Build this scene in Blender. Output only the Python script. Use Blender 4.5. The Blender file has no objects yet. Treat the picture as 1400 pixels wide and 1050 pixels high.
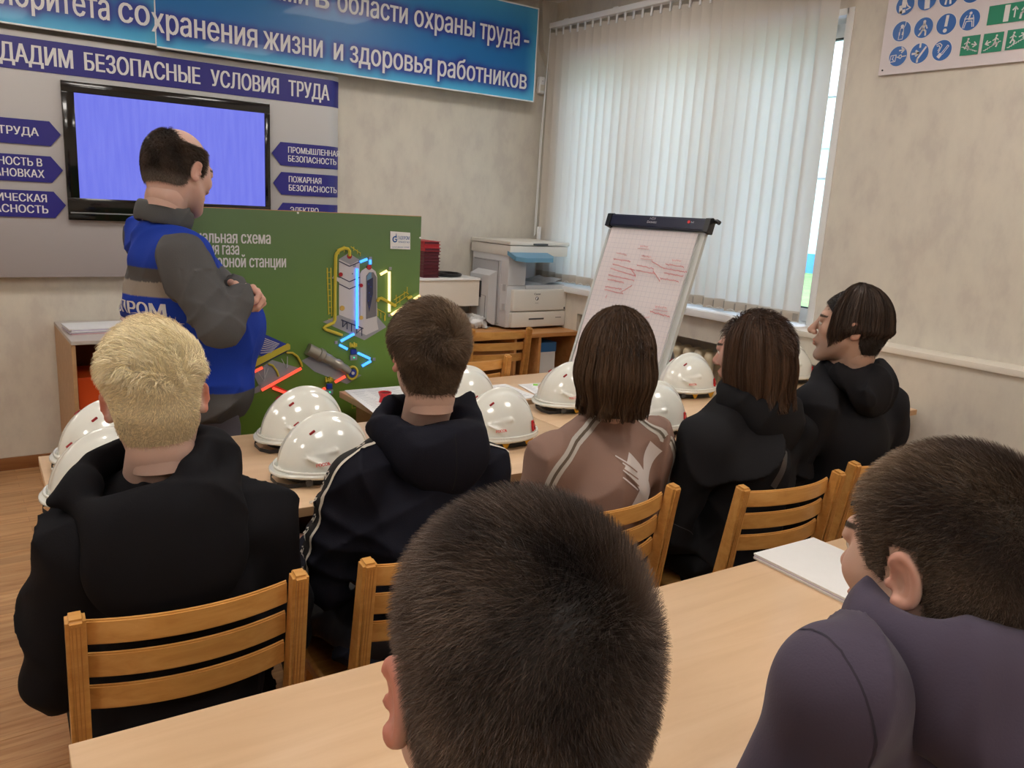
import bpy, bmesh, math, random
import numpy as np
from mathutils import Vector, Matrix, Euler
from mathutils.bvhtree import BVHTree

random.seed(7); RNG = np.random.default_rng(11)
SC = bpy.context.scene
COL = SC.collection

# ------------------------------------------------------------------ camera
CAM_H = 1.55
FPX = 1113.27                        # focal length in pixels of the 1400x1050 frame
YAW, PITCH, ROLL = math.radians(35.6128), math.radians(12.4427), math.radians(-3.1875)
_f = np.array([math.sin(YAW)*math.cos(PITCH), math.cos(YAW)*math.cos(PITCH), -math.sin(PITCH)])
_r = np.array([math.cos(YAW), -math.sin(YAW), 0.0]); _d = np.cross(_f, _r)
CR = math.cos(ROLL)*_r + math.sin(ROLL)*_d
CD = -math.sin(ROLL)*_r + math.cos(ROLL)*_d
CPOS = np.array([0.0, 0.0, CAM_H])
cam_data = bpy.data.cameras.new('camera'); cam = bpy.data.objects.new('camera', cam_data); COL.objects.link(cam)
cam_data.sensor_fit = 'HORIZONTAL'; cam_data.sensor_width = 36.0
cam_data.lens = FPX/1400*36.0; cam_data.clip_start = 0.05; cam_data.clip_end = 300
mw = Matrix.Identity(4)
for i in range(3):
    mw[i][0] = CR[i]; mw[i][1] = -CD[i]; mw[i][2] = -_f[i]; mw[i][3] = CPOS[i]
cam.matrix_world = mw
SC.camera = cam

# ------------------------------------------------------------------ view, world, lights
SC.view_settings.view_transform = 'Standard'; SC.view_settings.look = 'None'
SC.view_settings.exposure = 0.88; SC.view_settings.gamma = 1.0
SC.view_settings.use_curve_mapping = False
SC.cycles.use_denoising = True
SC.cycles.max_bounces = 8; SC.cycles.diffuse_bounces = 4; SC.cycles.glossy_bounces = 3
SC.cycles.transmission_bounces = 6; SC.cycles.transparent_max_bounces = 12
SC.cycles.sample_clamp_indirect = 4.0; SC.cycles.caustics_reflective = False; SC.cycles.caustics_refractive = False
world = bpy.data.worlds.new('overcast_sky'); SC.world = world; world.use_nodes = True
wn = world.node_tree.nodes; wl = world.node_tree.links
bg = wn['Background']
SKY_STRENGTH = 3.2
LAMP_STRENGTH = 8.5
bg.inputs['Color'].default_value = (0.76, 0.87, 1.0, 1); bg.inputs['Strength'].default_value = SKY_STRENGTH
portal = bpy.data.lights.new('window_portal', 'AREA'); portal.shape = 'RECTANGLE'; portal.size = 2.2; portal.size_y = 1.6
portal.cycles.is_portal = True
po = bpy.data.objects.new('window_portal', portal); COL.objects.link(po)
po.location = (4.1, 3.67, 1.78); po.rotation_euler = (0, math.radians(90), 0)

# ------------------------------------------------------------------ small helpers
def ray(x, y):
    return CR*(x-700)+CD*(y-525)+_f*FPX
def onz(x, y, z): d = ray(x, y); return CPOS+d*((z-CPOS[2])/d[2])
def ony(x, y, Y): d = ray(x, y); return CPOS+d*((Y-CPOS[1])/d[1])
def onx(x, y, X): d = ray(x, y); return CPOS+d*((X-CPOS[0])/d[0])
def atd(x, y, D): return CPOS+ray(x, y)*(D/FPX)

def s2l(c):
    c = c/255.0
    return c/12.92 if c <= 0.04045 else ((c+0.055)/1.055)**2.4
def rgb(r, g, b): return (s2l(r), s2l(g), s2l(b), 1.0)

def tag(o, label=None, cat=None, group=None, kind=None):
    if label: o['label'] = label
    if cat: o['category'] = cat
    if group: o['group'] = group
    if kind: o['kind'] = kind
    return o
def empty(name, loc=(0, 0, 0), rz=0.0, label=None, cat=None, group=None):
    o = bpy.data.objects.new(name, None); COL.objects.link(o)
    o.location = loc; o.rotation_euler = (0, 0, rz); o.empty_display_size = 0.05
    return tag(o, label, cat, group)
def link(name, me, parent=None, mats=()):
    o = bpy.data.objects.new(name, me); COL.objects.link(o)
    for m in mats:
        if m is not None: me.materials.append(m)
    if parent is not None: o.parent = parent
    return o
def copy_tree(o, parent=None):
    c = o.copy(); COL.objects.link(c); c.parent = parent
    for ch in list(o.children): copy_tree(ch, c)
    return c

class MB:
    """collects simple solids in one bmesh"""
    def __init__(s): s.bm = bmesh.new()
    def box(s, lo, hi, bev=0.0, rot=None, org=(0, 0, 0), seg=2):
        lo = Vector(lo); hi = Vector(hi); c = (lo+hi)/2; d = hi-lo
        g = bmesh.ops.create_cube(s.bm, size=1.0)
        vs = g['verts']
        for v in vs: v.co = Vector((v.co.x*d.x, v.co.y*d.y, v.co.z*d.z))+c
        if bev > 0:
            es = list({e for v in vs for e in v.link_edges})
            r = bmesh.ops.bevel(s.bm, geom=es, offset=bev, segments=seg, profile=0.6, affect='EDGES', clamp_overlap=True)
            vs = list({v for f in r['faces'] for v in f.verts} | {v for v in vs if v.is_valid})
        if rot is not None:
            o = Vector(org)
            for v in vs: v.co = rot @ (v.co-o)+o
        return s
    def cyl(s, a, b, r, r2=None, n=16, cap=True):
        a = Vector(a); b = Vector(b); r2 = r if r2 is None else r2
        z = (b-a).normalized(); x = z.orthogonal().normalized(); y = z.cross(x)
        A = []; B = []
        for i in range(n):
            t = 2*math.pi*i/n; d = x*math.cos(t)+y*math.sin(t)
            A.append(s.bm.verts.new(a+d*r)); B.append(s.bm.verts.new(b+d*r2))
        for i in range(n): s.bm.faces.new((A[i], A[(i+1) % n], B[(i+1) % n], B[i]))
        if cap: s.bm.faces.new(A[::-1]); s.bm.faces.new(B)
        return s
    def tube(s, pts, r, n=10, closed=False):
        pts = [Vector(p) for p in pts]; m = len(pts); rings = []
        up = None
        for i, p in enumerate(pts):
            if closed: t = (pts[(i+1) % m]-pts[i-1]).normalized()
            else: t = (pts[min(i+1, m-1)]-pts[max(i-1, 0)]).normalized()
            if up is None: up = t.orthogonal().normalized()
            up = (up-t*up.dot(t)).normalized(); w = t.cross(up)
            rr = r[i] if isinstance(r, (list, tuple)) else r
            rings.append([s.bm.verts.new(p+(up*math.cos(2*math.pi*k/n)+w*math.sin(2*math.pi*k/n))*rr) for k in range(n)])
        for i in range(m if closed else m-1):
            A = rings[i]; B = rings[(i+1) % m]
            for k in range(n): s.bm.faces.new((A[k], A[(k+1) % n], B[(k+1) % n], B[k]))
        if not closed: s.bm.faces.new(rings[0][::-1]); s.bm.faces.new(rings[-1])
        return s
    def prism(s, poly, vec):
        vec = Vector(vec); A = [s.bm.verts.new(Vector(p)) for p in poly]; B = [s.bm.verts.new(Vector(p)+vec) for p in poly]
        n = len(A)
        s.bm.faces.new(A); s.bm.faces.new(B[::-1])
        for i in range(n): s.bm.faces.new((A[i], B[i], B[(i+1) % n], A[(i+1) % n]))
        return s
    def sheet(s, P):
        """P: rows x cols array of points -> quads"""
        V = [[s.bm.verts.new(Vector(p)) for p in row] for row in P]
        for i in range(len(V)-1):
            for j in range(len(V[0])-1): s.bm.faces.new((V[i][j], V[i+1][j], V[i+1][j+1], V[i][j+1]))
        return s
    def build(s, name, mat, parent=None, smooth=False, recalc=True):
        if recalc: bmesh.ops.recalc_face_normals(s.bm, faces=s.bm.faces)
        me = bpy.data.meshes.new(name); s.bm.to_mesh(me); s.bm.free()
        if smooth:
            me.polygons.foreach_set('use_smooth', [True]*len(me.polygons))
            try: me.set_sharp_from_angle(angle=math.radians(40))
            except Exception: pass
        return link(name, me, parent, (mat,))
def box(name, mat, lo, hi, bev=0.0, parent=None, **k): return MB().box(lo, hi, bev, **k).build(name, mat, parent, smooth=bev > 0)

def np_mesh(name, V, Q, tris=None, cols=None, smooth=True):
    me = bpy.data.meshes.new(name)
    V = np.asarray(V, np.float32); nv = len(V)
    faces = []; tot = 0
    me.vertices.add(nv); me.vertices.foreach_set('co', V.ravel())
    loops = []; starts = []; n = 0
    if Q is not None and len(Q):
        Q = np.asarray(Q, np.int32); loops.append(Q.ravel()); starts.append(np.arange(len(Q))*4); n = len(Q)*4
    if tris is not None and len(tris):
        T = np.asarray(tris, np.int32); loops.append(T.ravel()); starts.append(n+np.arange(len(T))*3)
    L = np.concatenate(loops).astype(np.int32); S = np.concatenate(starts).astype(np.int32)
    me.loops.add(len(L)); me.loops.foreach_set('vertex_index', L)
    me.polygons.add(len(S)); me.polygons.foreach_set('loop_start', S)
    me.polygons.foreach_set('use_smooth', np.full(len(S), smooth))
    me.update(calc_edges=True)
    if cols is not None:
        a = me.color_attributes.new('Col', 'FLOAT_COLOR', 'POINT')
        c = np.ones((nv, 4), np.float32); c[:, :3] = cols; a.data.foreach_set('color', c.ravel())
    return me

# ------------------------------------------------------------------ materials
MATS = {}
def mat(name, col, rough=0.6, spec=0.5, metal=0.0, emit=None, es=0.0, bump=None, coat=0.0, sheen=0.0, trans=0.0, vary=None, attr=False):
    """bump=(scale, strength, distance); vary=(scale, amount)"""
    if name in MATS: return MATS[name]
    m = bpy.data.materials.new(name); m.use_nodes = True; MATS[name] = m
    N = m.node_tree.nodes; L = m.node_tree.links; p = N['Principled BSDF']
    p.inputs['Base Color'].default_value = col; p.inputs['Roughness'].default_value = rough
    p.inputs['Specular IOR Level'].default_value = spec; p.inputs['Metallic'].default_value = metal
    p.inputs['Coat Weight'].default_value = coat; p.inputs['Sheen Weight'].default_value = sheen
    if emit is not None:
        p.inputs['Emission Color'].default_value = emit; p.inputs['Emission Strength'].default_value = es
    src = None
    if attr:
        a = N.new('ShaderNodeAttribute'); a.attribute_name = 'Col'; src = a.outputs['Color']
    if vary:
        tc = N.new('ShaderNodeTexCoord'); nz = N.new('ShaderNodeTexNoise'); nz.inputs['Scale'].default_value = vary[0]; nz.inputs['Detail'].default_value = 4
        L.new(tc.outputs['Object'], nz.inputs['Vector'])
        mp = N.new('ShaderNodeMapRange'); mp.inputs['From Min'].default_value = .3; mp.inputs['From Max'].default_value = .7
        mp.inputs['To Min'].default_value = 1-vary[1]; mp.inputs['To Max'].default_value = 1+vary[1]
        L.new(nz.outputs['Fac'], mp.inputs['Value'])
        hs = N.new('ShaderNodeHueSaturation'); hs.inputs['Color'].default_value = col
        if src is not None: L.new(src, hs.inputs['Color'])
        L.new(mp.outputs['Result'], hs.inputs['Value']); src = hs.outputs['Color']
    if src is not None: L.new(src, p.inputs['Base Color'])
    if bump:
        tc = N.new('ShaderNodeTexCoord'); nz = N.new('ShaderNodeTexNoise'); nz.inputs['Scale'].default_value = bump[0]; nz.inputs['Detail'].default_value = 5
        L.new(tc.outputs['Object'], nz.inputs['Vector'])
        b = N.new('ShaderNodeBump'); b.inputs['Strength'].default_value = bump[1]; b.inputs['Distance'].default_value = bump[2]
        L.new(nz.outputs['Fac'], b.inputs['Height']); L.new(b.outputs['Normal'], p.inputs['Normal'])
    return m

def ramp(N, stops):
    r = N.new('ShaderNodeValToRGB'); e = r.color_ramp.elements
    while len(e) < len(stops): e.new(0.5)
    for i, (p, c) in enumerate(stops): e[i].position = p; e[i].color = c
    return r
def wallpaper():
    m = mat('beige_wallpaper', rgb(205, 198, 184), rough=0.75, spec=0.3)
    N = m.node_tree.nodes; L = m.node_tree.links; p = N['Principled BSDF']
    tc = N.new('ShaderNodeTexCoord'); mp = N.new('ShaderNodeMapping'); mp.inputs['Scale'].default_value = (1, 1, 0.55)
    L.new(tc.outputs['Object'], mp.inputs['Vector'])
    n1 = N.new('ShaderNodeTexNoise'); n1.inputs['Scale'].default_value = 9; n1.inputs['Detail'].default_value = 6; n1.inputs['Roughness'].default_value = .62
    n2 = N.new('ShaderNodeTexNoise'); n2.inputs['Scale'].default_value = 60; n2.inputs['Detail'].default_value = 4
    L.new(mp.outputs[0], n1.inputs['Vector']); L.new(mp.outputs[0], n2.inputs['Vector'])
    r = ramp(N, [(0.36, rgb(199, 192, 183)), (0.5, rgb(207, 201, 190)), (0.66, rgb(212, 206, 194))])
    L.new(n1.outputs['Fac'], r.inputs['Fac']); L.new(r.outputs['Color'], p.inputs['Base Color'])
    b = N.new('ShaderNodeBump'); b.inputs['Strength'].default_value = .25; b.inputs['Distance'].default_value = .002
    L.new(n2.outputs['Fac'], b.inputs['Height']); L.new(b.outputs['Normal'], p.inputs['Normal'])
    return m
def wood(name, c1, c2, c3, scale=(1.2, 14, 14), rough=0.35, spec=0.4, coat=0.0, strips=None, bump=0.05):
    """grain runs along local x; strips=(len,width) adds laminate blocks"""
    m = mat(name, c2, rough=rough, spec=spec, coat=coat)
    N = m.node_tree.nodes; L = m.node_tree.links; p = N['Principled BSDF']
    tc = N.new('ShaderNodeTexCoord'); mp = N.new('ShaderNodeMapping'); mp.inputs['Scale'].default_value = scale
    L.new(tc.outputs['Object'], mp.inputs['Vector'])
    nz = N.new('ShaderNodeTexNoise'); nz.inputs['Scale'].default_value = 1.6; nz.inputs['Detail'].default_value = 7; nz.inputs['Roughness'].default_value = .6; nz.inputs['Distortion'].default_value = .6
    L.new(mp.outputs[0], nz.inputs['Vector'])
    r = ramp(N, [(0.3, c1), (0.5, c2), (0.72, c3)]); L.new(nz.outputs['Fac'], r.inputs['Fac'])
    out = r.outputs['Color']
    if strips:
        br = N.new('ShaderNodeTexBrick'); br.inputs['Scale'].default_value = 1.0
        br.inputs['Brick Width'].default_value = strips[0]; br.inputs['Row Height'].default_value = strips[1]
        br.inputs['Mortar Size'].default_value = 0.0008; br.offset = 0.37; br.inputs['Bias'].default_value = 0
        br.inputs['Color1'].default_value = (.80, .78, .76, 1); br.inputs['Color2'].default_value = (1.12, 1.12, 1.12, 1); br.inputs['Mortar'].default_value = (.6, .55, .5, 1)
        L.new(tc.outputs['Object'], br.inputs['Vector'])
        mx = N.new('ShaderNodeMix'); mx.data_type = 'RGBA'; mx.blend_type = 'MULTIPLY'; mx.inputs[0].default_value = 1
        L.new(out, mx.inputs[6]); L.new(br.outputs['Color'], mx.inputs[7]); out = mx.outputs[2]
    L.new(out, p.inputs['Base Color'])
    b = N.new('ShaderNodeBump'); b.inputs['Strength'].default_value = bump; b.inputs['Distance'].default_value = .001
    L.new(nz.outputs['Fac'], b.inputs['Height']); L.new(b.outputs['Normal'], p.inputs['Normal'])
    return m
M_WALL = wallpaper()
M_CEIL = mat('ceiling_paint', rgb(225, 224, 220), rough=.9, vary=(3, .02))
M_WHITE = mat('white_pvc', rgb(238, 240, 242), rough=.35, vary=(4, .02))
M_LEDGE = mat('ledge_paint', rgb(222, 216, 205), rough=.5, vary=(4, .03))
M_BEECH = wood('beech_laminate', rgb(208, 174, 138), rgb(217, 185, 150), rgb(223, 193, 160), scale=(1.0, 9, 9), rough=.3, spec=.45)
M_EDGE = wood('laminate_edge', rgb(176, 140, 102), rgb(184, 148, 110), rgb(190, 156, 118), rough=.45)
M_CHAIR = wood('chair_wood', rgb(196, 140, 72), rgb(210, 156, 86), rgb(220, 168, 100), scale=(3, 30, 30), rough=.32, coat=.25)
M_CHAIR_DARK = wood('chair_ply_edge', rgb(166, 104, 52), rgb(190, 132, 70), rgb(208, 154, 92), scale=(40, 40, 2), rough=.4)
M_FLOOR = wood('floor_laminate', rgb(168, 122, 80), rgb(190, 146, 102), rgb(206, 166, 122), scale=(2.2, 26, 26), rough=.38, strips=(.42, .0645))
M_BASE = wood('baseboard_wood', rgb(120, 76, 42), rgb(138, 92, 54), rgb(150, 104, 64), rough=.4)
M_WENGE = wood('wenge_panel', rgb(46, 28, 24), rgb(58, 36, 32), rgb(66, 44, 38), rough=.5)
M_DESK = wood('desk_veneer', rgb(178, 122, 70), rgb(194, 138, 84), rgb(202, 148, 94), rough=.4)
M_BLACK = mat('black_plastic', rgb(22, 22, 25), rough=.35)
M_GREYP = mat('grey_paint', rgb(120, 122, 126), rough=.4)
M_SCREW = mat('steel', rgb(170, 170, 172), rough=.3, metal=1)
M_PAPER = mat('paper', rgb(226, 227, 228), rough=.8, vary=(30, .01))
M_TEXTW = mat('white_print', rgb(225, 225, 228), rough=.6)

# text -> mesh
def text(body, size, m, parent, name='lettering', origin=(0, 0, 0), xdir=(1, 0, 0), ydir=(0, 0, 1), xs=1.0, bold=0.0, align='LEFT', ext=0.0004, space=1.0, shear=0.0, label=None):
    cu = bpy.data.curves.new(name, 'FONT'); cu.body = body; cu.size = size; 
    cu.align_x = align; cu.space_character = space; cu.shear = shear; cu.resolution_u = 3; cu.extrude = 0; cu.fill_mode = 'NONE'
    tmp = bpy.data.objects.new('tmp_text', cu); COL.objects.link(tmp)
    bpy.context.view_layer.update()
    wire = bpy.data.meshes.new_from_object(tmp.evaluated_get(bpy.context.evaluated_depsgraph_get()))
    COL.objects.unlink(tmp); bpy.data.objects.remove(tmp); bpy.data.curves.remove(cu)
    # each contour is filled by itself (with the holes inside it): the font draws letters as overlapping outlines
    nb = {}
    for e in wire.edges: nb.setdefault(e.vertices[0], []).append(e.vertices[1]); nb.setdefault(e.vertices[1], []).append(e.vertices[0])
    nx_ = {e.vertices[0]: e.vertices[1] for e in wire.edges}; seen = set(); loops = []
    for v0 in sorted(nb):
        if v0 in seen: continue
        lp = [v0]; seen.add(v0); cur_ = v0; prev = None
        while True:
            n_ = [q for q in ([nx_[cur_]] if cur_ in nx_ else [])+nb[cur_] if q not in seen]
            if not n_: break
            cur_ = n_[0]; seen.add(cur_); lp.append(cur_)
        if len(lp) > 2: loops.append([wire.vertices[i].co.copy() for i in lp])
    bpy.data.meshes.remove(wire)
    # filled row by row with the non-zero winding rule; `bold` widens every run of ink
    ed = [(l[i-1], l[i]) for l in loops for i in range(len(l)) if l[i-1].y != l[i].y]
    y0_ = min(min(a_.y, b_.y) for a_, b_ in ed); y1_ = max(max(a_.y, b_.y) for a_, b_ in ed)
    nr_ = max(6, int((y1_-y0_)/(size*.0165))); dy_ = (y1_-y0_)/nr_; VV = []; FF = []
    def xat(e, y_):
        a_, b_ = e; t_ = (y_-a_.y)/(b_.y-a_.y); t_ = min(1, max(0, t_)); return a_.x+(b_.x-a_.x)*t_
    for k_ in range(nr_):
        ya_ = y0_+k_*dy_; yb_ = ya_+dy_; ym_ = ya_+dy_*.5; cr_ = []
        for e in ed:
            if (e[0].y > ym_) != (e[1].y > ym_): cr_.append((xat(e, ym_), 1 if e[1].y > e[0].y else -1, e))
        cr_.sort(key=lambda c: c[0]); wn_ = 0; sp_n = []
        for x_, sg2, e in cr_:
            if wn_ == 0: st_ = e
            wn_ += sg2
            if wn_ == 0: sp_n.append([xat(st_, ya_)-bold, xat(e, ya_)+bold, xat(st_, yb_)-bold, xat(e, yb_)+bold])
        mg_ = []
        for q in sp_n:
            if mg_ and q[0]+q[2] <= mg_[-1][1]+mg_[-1][3]: mg_[-1][1] = max(mg_[-1][1], q[1]); mg_[-1][3] = max(mg_[-1][3], q[3])
            else: mg_.append(q)
        for q in mg_:
            n0 = len(VV); VV += [(q[0], ya_, 0), (q[1], ya_, 0), (q[3], yb_, 0), (q[2], yb_, 0)]; FF.append((n0, n0+1, n0+2, n0+3))
    me = bpy.data.meshes.new(name); me.from_pydata(VV, [], FF); me.update()
    X = Vector(xdir).normalized(); Y = Vector(ydir).normalized(); Z = X.cross(Y)
    M = Matrix((X, Y, Z)).transposed().to_4x4(); M.translation = Vector(origin)
    me.transform(M @ Matrix.Diagonal((xs, 1, 1, 1)))
    me.materials.clear(); o = link(name, me, parent, (m,))
    if label: o['label'] = label
    return o

# ------------------------------------------------------------------ implicit modelling (numpy) -> mesh
def smin(a, b, k):
    if k <= 0: return np.minimum(a, b)
    h = np.clip(0.5+0.5*(b-a)/k, 0, 1)
    return b+(a-b)*h-k*h*(1-h)
class Vol:
    def __init__(s, lo, hi, h):
        s.h = h; s.lo = np.array(lo, float)
        s.n = np.maximum(np.ceil((np.array(hi)-s.lo)/h).astype(int)+1, 4)
        s.ax = [(s.lo[i]+h*np.arange(s.n[i])).astype(np.float32) for i in range(3)]
        s.d = np.full(s.n, 1.0, np.float32)
    def _sub(s, lo, hi):
        sl = []
        for i in range(3):
            a = int(np.clip(math.floor((lo[i]-s.lo[i])/s.h), 0, s.n[i]-1)); b = int(np.clip(math.ceil((hi[i]-s.lo[i])/s.h)+1, a+1, s.n[i]))
            sl.append(slice(a, b))
        x = s.ax[0][sl[0]][:, None, None]; y = s.ax[1][sl[1]][None, :, None]; z = s.ax[2][sl[2]][None, None, :]
        return tuple(sl), x, y, z
    def apply(s, f, lo, hi, k=0.01, mode='add'):
        m = k+2*s.h+.012
        sl, x, y, z = s._sub(np.array(lo)-m, np.array(hi)+m)
        v = f(x, y, z).astype(np.float32)
        if mode == 'add': s.d[sl] = smin(s.d[sl], v, k)
        else: s.d[sl] = -smin(-s.d[sl], v, k)
    def ell(s, c, r, R=None, k=0.01, mode='add'):
        c = np.array(c, float); r = np.array(r, float); rm = r.max() if R is not None else r
        def f(x, y, z):
            px, py, pz = x-c[0], y-c[1], z-c[2]
            if R is not None:
                px, py, pz = (R[0][0]*px+R[1][0]*py+R[2][0]*pz, R[0][1]*px+R[1][1]*py+R[2][1]*pz, R[0][2]*px+R[1][2]*py+R[2][2]*pz)
            k0 = np.sqrt((px/r[0])**2+(py/r[1])**2+(pz/r[2])**2); k1 = np.sqrt((px/r[0]**2)**2+(py/r[1]**2)**2+(pz/r[2]**2)**2)+1e-6
            return k0*(k0-1)/k1
        s.apply(f, c-rm, c+rm, k, mode); return s
    def cone(s, a, b, ra, rb, k=0.02, sx=1.0, sy=1.0, mode='add'):
        a = np.array(a, float); b = np.array(b, float); S = np.array([sx, sy, 1.0]); aa = a/S; ab = b/S-aa; L2 = max((ab**2).sum(), 1e-9)
        def f(x, y, z):
            px, py, pz = x/sx-aa[0], y/sy-aa[1], z-aa[2]
            t = np.clip((px*ab[0]+py*ab[1]+pz*ab[2])/L2, 0, 1)
            return np.sqrt((px-t*ab[0])**2+(py-t*ab[1])**2+(pz-t*ab[2])**2)-(ra+(rb-ra)*t)
        R = max(ra, rb)*np.maximum(S, 1)
        s.apply(f, np.minimum(a, b)-R, np.maximum(a, b)+R, k, mode); return s
    def path(s, pts, rs, k=0.02, **kw):
        for i in range(len(pts)-1): s.cone(pts[i], pts[i+1], rs[i], rs[i+1], k, **kw)
        return s
    def ring(s, c, rx, ry, t, R=None, k=0.01, tz=None):
        """elliptical torus in the local xy plane of R"""
        c = np.array(c, float); R = np.eye(3) if R is None else np.array(R); tz = t if tz is None else tz
        def f(x, y, z):
            px, py, pz = x-c[0], y-c[1], z-c[2]
            qx, qy, qz = (R[0][0]*px+R[1][0]*py+R[2][0]*pz, R[0][1]*px+R[1][1]*py+R[2][1]*pz, R[0][2]*px+R[1][2]*py+R[2][2]*pz)
            k0 = np.sqrt((qx/rx)**2+(qy/ry)**2)+1e-6; k1 = np.sqrt((qx/rx**2)**2+(qy/ry**2)**2)+1e-6
            q = k0*(k0-1)/k1
            return (np.sqrt((q/t)**2+(qz/tz)**2)-1)*min(t, tz)
        m = max(rx, ry)+max(t, tz); s.apply(f, c-m, c+m, k); return s
    def folds(s, amp, freq, seed=0, stretch=(1, 1, .5), lo=None, hi=None, mask=None):
        r = np.random.default_rng(seed)
        sl, x, y, z = s._sub(s.lo if lo is None else lo, s.lo+s.n*s.h if hi is None else hi)
        near = s.d[sl]
        tot = 0
        for i in range(4):
            k = r.normal(size=3)*np.array(stretch)*freq*(0.6+.5*i); ph = r.uniform(0, 6.28, 4)
            k2 = r.normal(size=3)*freq*.5
            w = np.sin(x*k2[0]+y*k2[1]+z*k2[2]+ph[1])*1.6
            tot = tot-((1-np.abs(np.sin(.5*(x*k[0]+y*k[1]+z*k[2])+ph[0]+w*.6)))**2.2*2-.5)*(.5+.5*np.sin(x*k2[1]*.7-y*k2[2]*.7+z*k2[0]*.7+ph[2]))/(1+.4*i)
        if mask is not None: tot = tot*mask(x, y, z)
        s.d[sl] = near+np.where(np.abs(near) < .04, tot*amp*.85, 0).astype(np.float32); return s
    def mesh(s):
        d = s.d; ins = d < 0
        nx, ny, nz = d.shape
        cnt = np.zeros((nx-1, ny-1, nz-1), np.int8)
        cs = [(i, j, k) for i in (0, 1) for j in (0, 1) for k in (0, 1)]
        for i, j, k in cs: cnt += ins[i:nx-1+i, j:ny-1+j, k:nz-1+k]
        act = (cnt > 0) & (cnt < 8); I = np.argwhere(act)
        idx = np.full(act.shape, -1, np.int32); idx[act] = np.arange(len(I))
        P = np.zeros((len(I), 3)); W = np.zeros(len(I))
        vals = {c: d[I[:, 0]+c[0], I[:, 1]+c[1], I[:, 2]+c[2]] for c in cs}
        for c in cs:
            for a in range(3):
                if c[a]: continue
                e = list(c); e[a] = 1; e = tuple(e)
                va, vb = vals[c], vals[e]; m = (va < 0) != (vb < 0)
                t = np.where(m, va/np.where(m, va-vb, 1), 0)
                q = np.zeros((len(I), 3)); q[:] = c; q[:, a] += t
                P += q*m[:, None]; W += m
        V = (I+P/np.maximum(W, 1)[:, None])*s.h+s.lo
        Q = []
        for a in range(3):
            b, c = (a+1) % 3, (a+2) % 3
            sa = [slice(None)]*3; sb = [slice(None)]*3
            sa[a] = slice(0, -1); sb[a] = slice(1, None)
            A = ins[tuple(sa)]; B = ins[tuple(sb)]
            E = np.argwhere(A != B); E = E[(E[:, b] > 0) & (E[:, c] > 0) & (E[:, b] < d.shape[b]-1) & (E[:, c] < d.shape[c]-1)]
            fl = A[E[:, 0], E[:, 1], E[:, 2]]
            def g(db, dc):
                q = E.copy(); q[:, b] += db; q[:, c] += dc; return idx[q[:, 0], q[:, 1], q[:, 2]]
            q = np.stack([g(-1, -1), g(0, -1), g(0, 0), g(-1, 0)], 1)
            q[~fl] = q[~fl][:, ::-1]; Q.append(q)
        Q = np.concatenate(Q); Q = Q[(Q >= 0).all(1)]
        return V, Q
def relax(V, Q, n=1, f=.5):
    """laplacian smoothing on a quad mesh"""
    V = V.copy()
    for _ in range(n):
        S = np.zeros_like(V); C = np.zeros(len(V))
        for i in range(4):
            for j in (1, 3):
                np.add.at(S, Q[:, i], V[Q[:, (i+j) % 4]]); np.add.at(C, Q[:, i], 1)
        V += f*(S/np.maximum(C, 1)[:, None]-V)
    return V
def vnormals(V, Q):
    n = np.cross(V[Q[:, 2]]-V[Q[:, 0]], V[Q[:, 3]]-V[Q[:, 1]])
    N = np.zeros_like(V)
    for i in range(4): np.add.at(N, Q[:, i], n)
    return N/(np.linalg.norm(N, axis=1)[:, None]+1e-12)
def join(parts):
    Vs = []; Qs = []; Cs = []; n = 0
    for V, Q, C in parts: Vs.append(V); Qs.append(Q+n); Cs.append(C); n += len(V)
    return np.concatenate(Vs), np.concatenate(Qs), np.concatenate(Cs)
def Rz(a): c, s = math.cos(a), math.sin(a); return np.array([[c, -s, 0], [s, c, 0], [0, 0, 1.]])
def Rx(a): c, s = math.cos(a), math.sin(a); return np.array([[1., 0, 0], [0, c, -s], [0, s, c]])
def Ry(a): c, s = math.cos(a), math.sin(a); return np.array([[c, 0, s], [0, 1., 0], [-s, 0, c]])
def sstep(x, a, b): t = np.clip((x-a)/(b-a), 0, 1); return t*t*(3-2*t)

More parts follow.
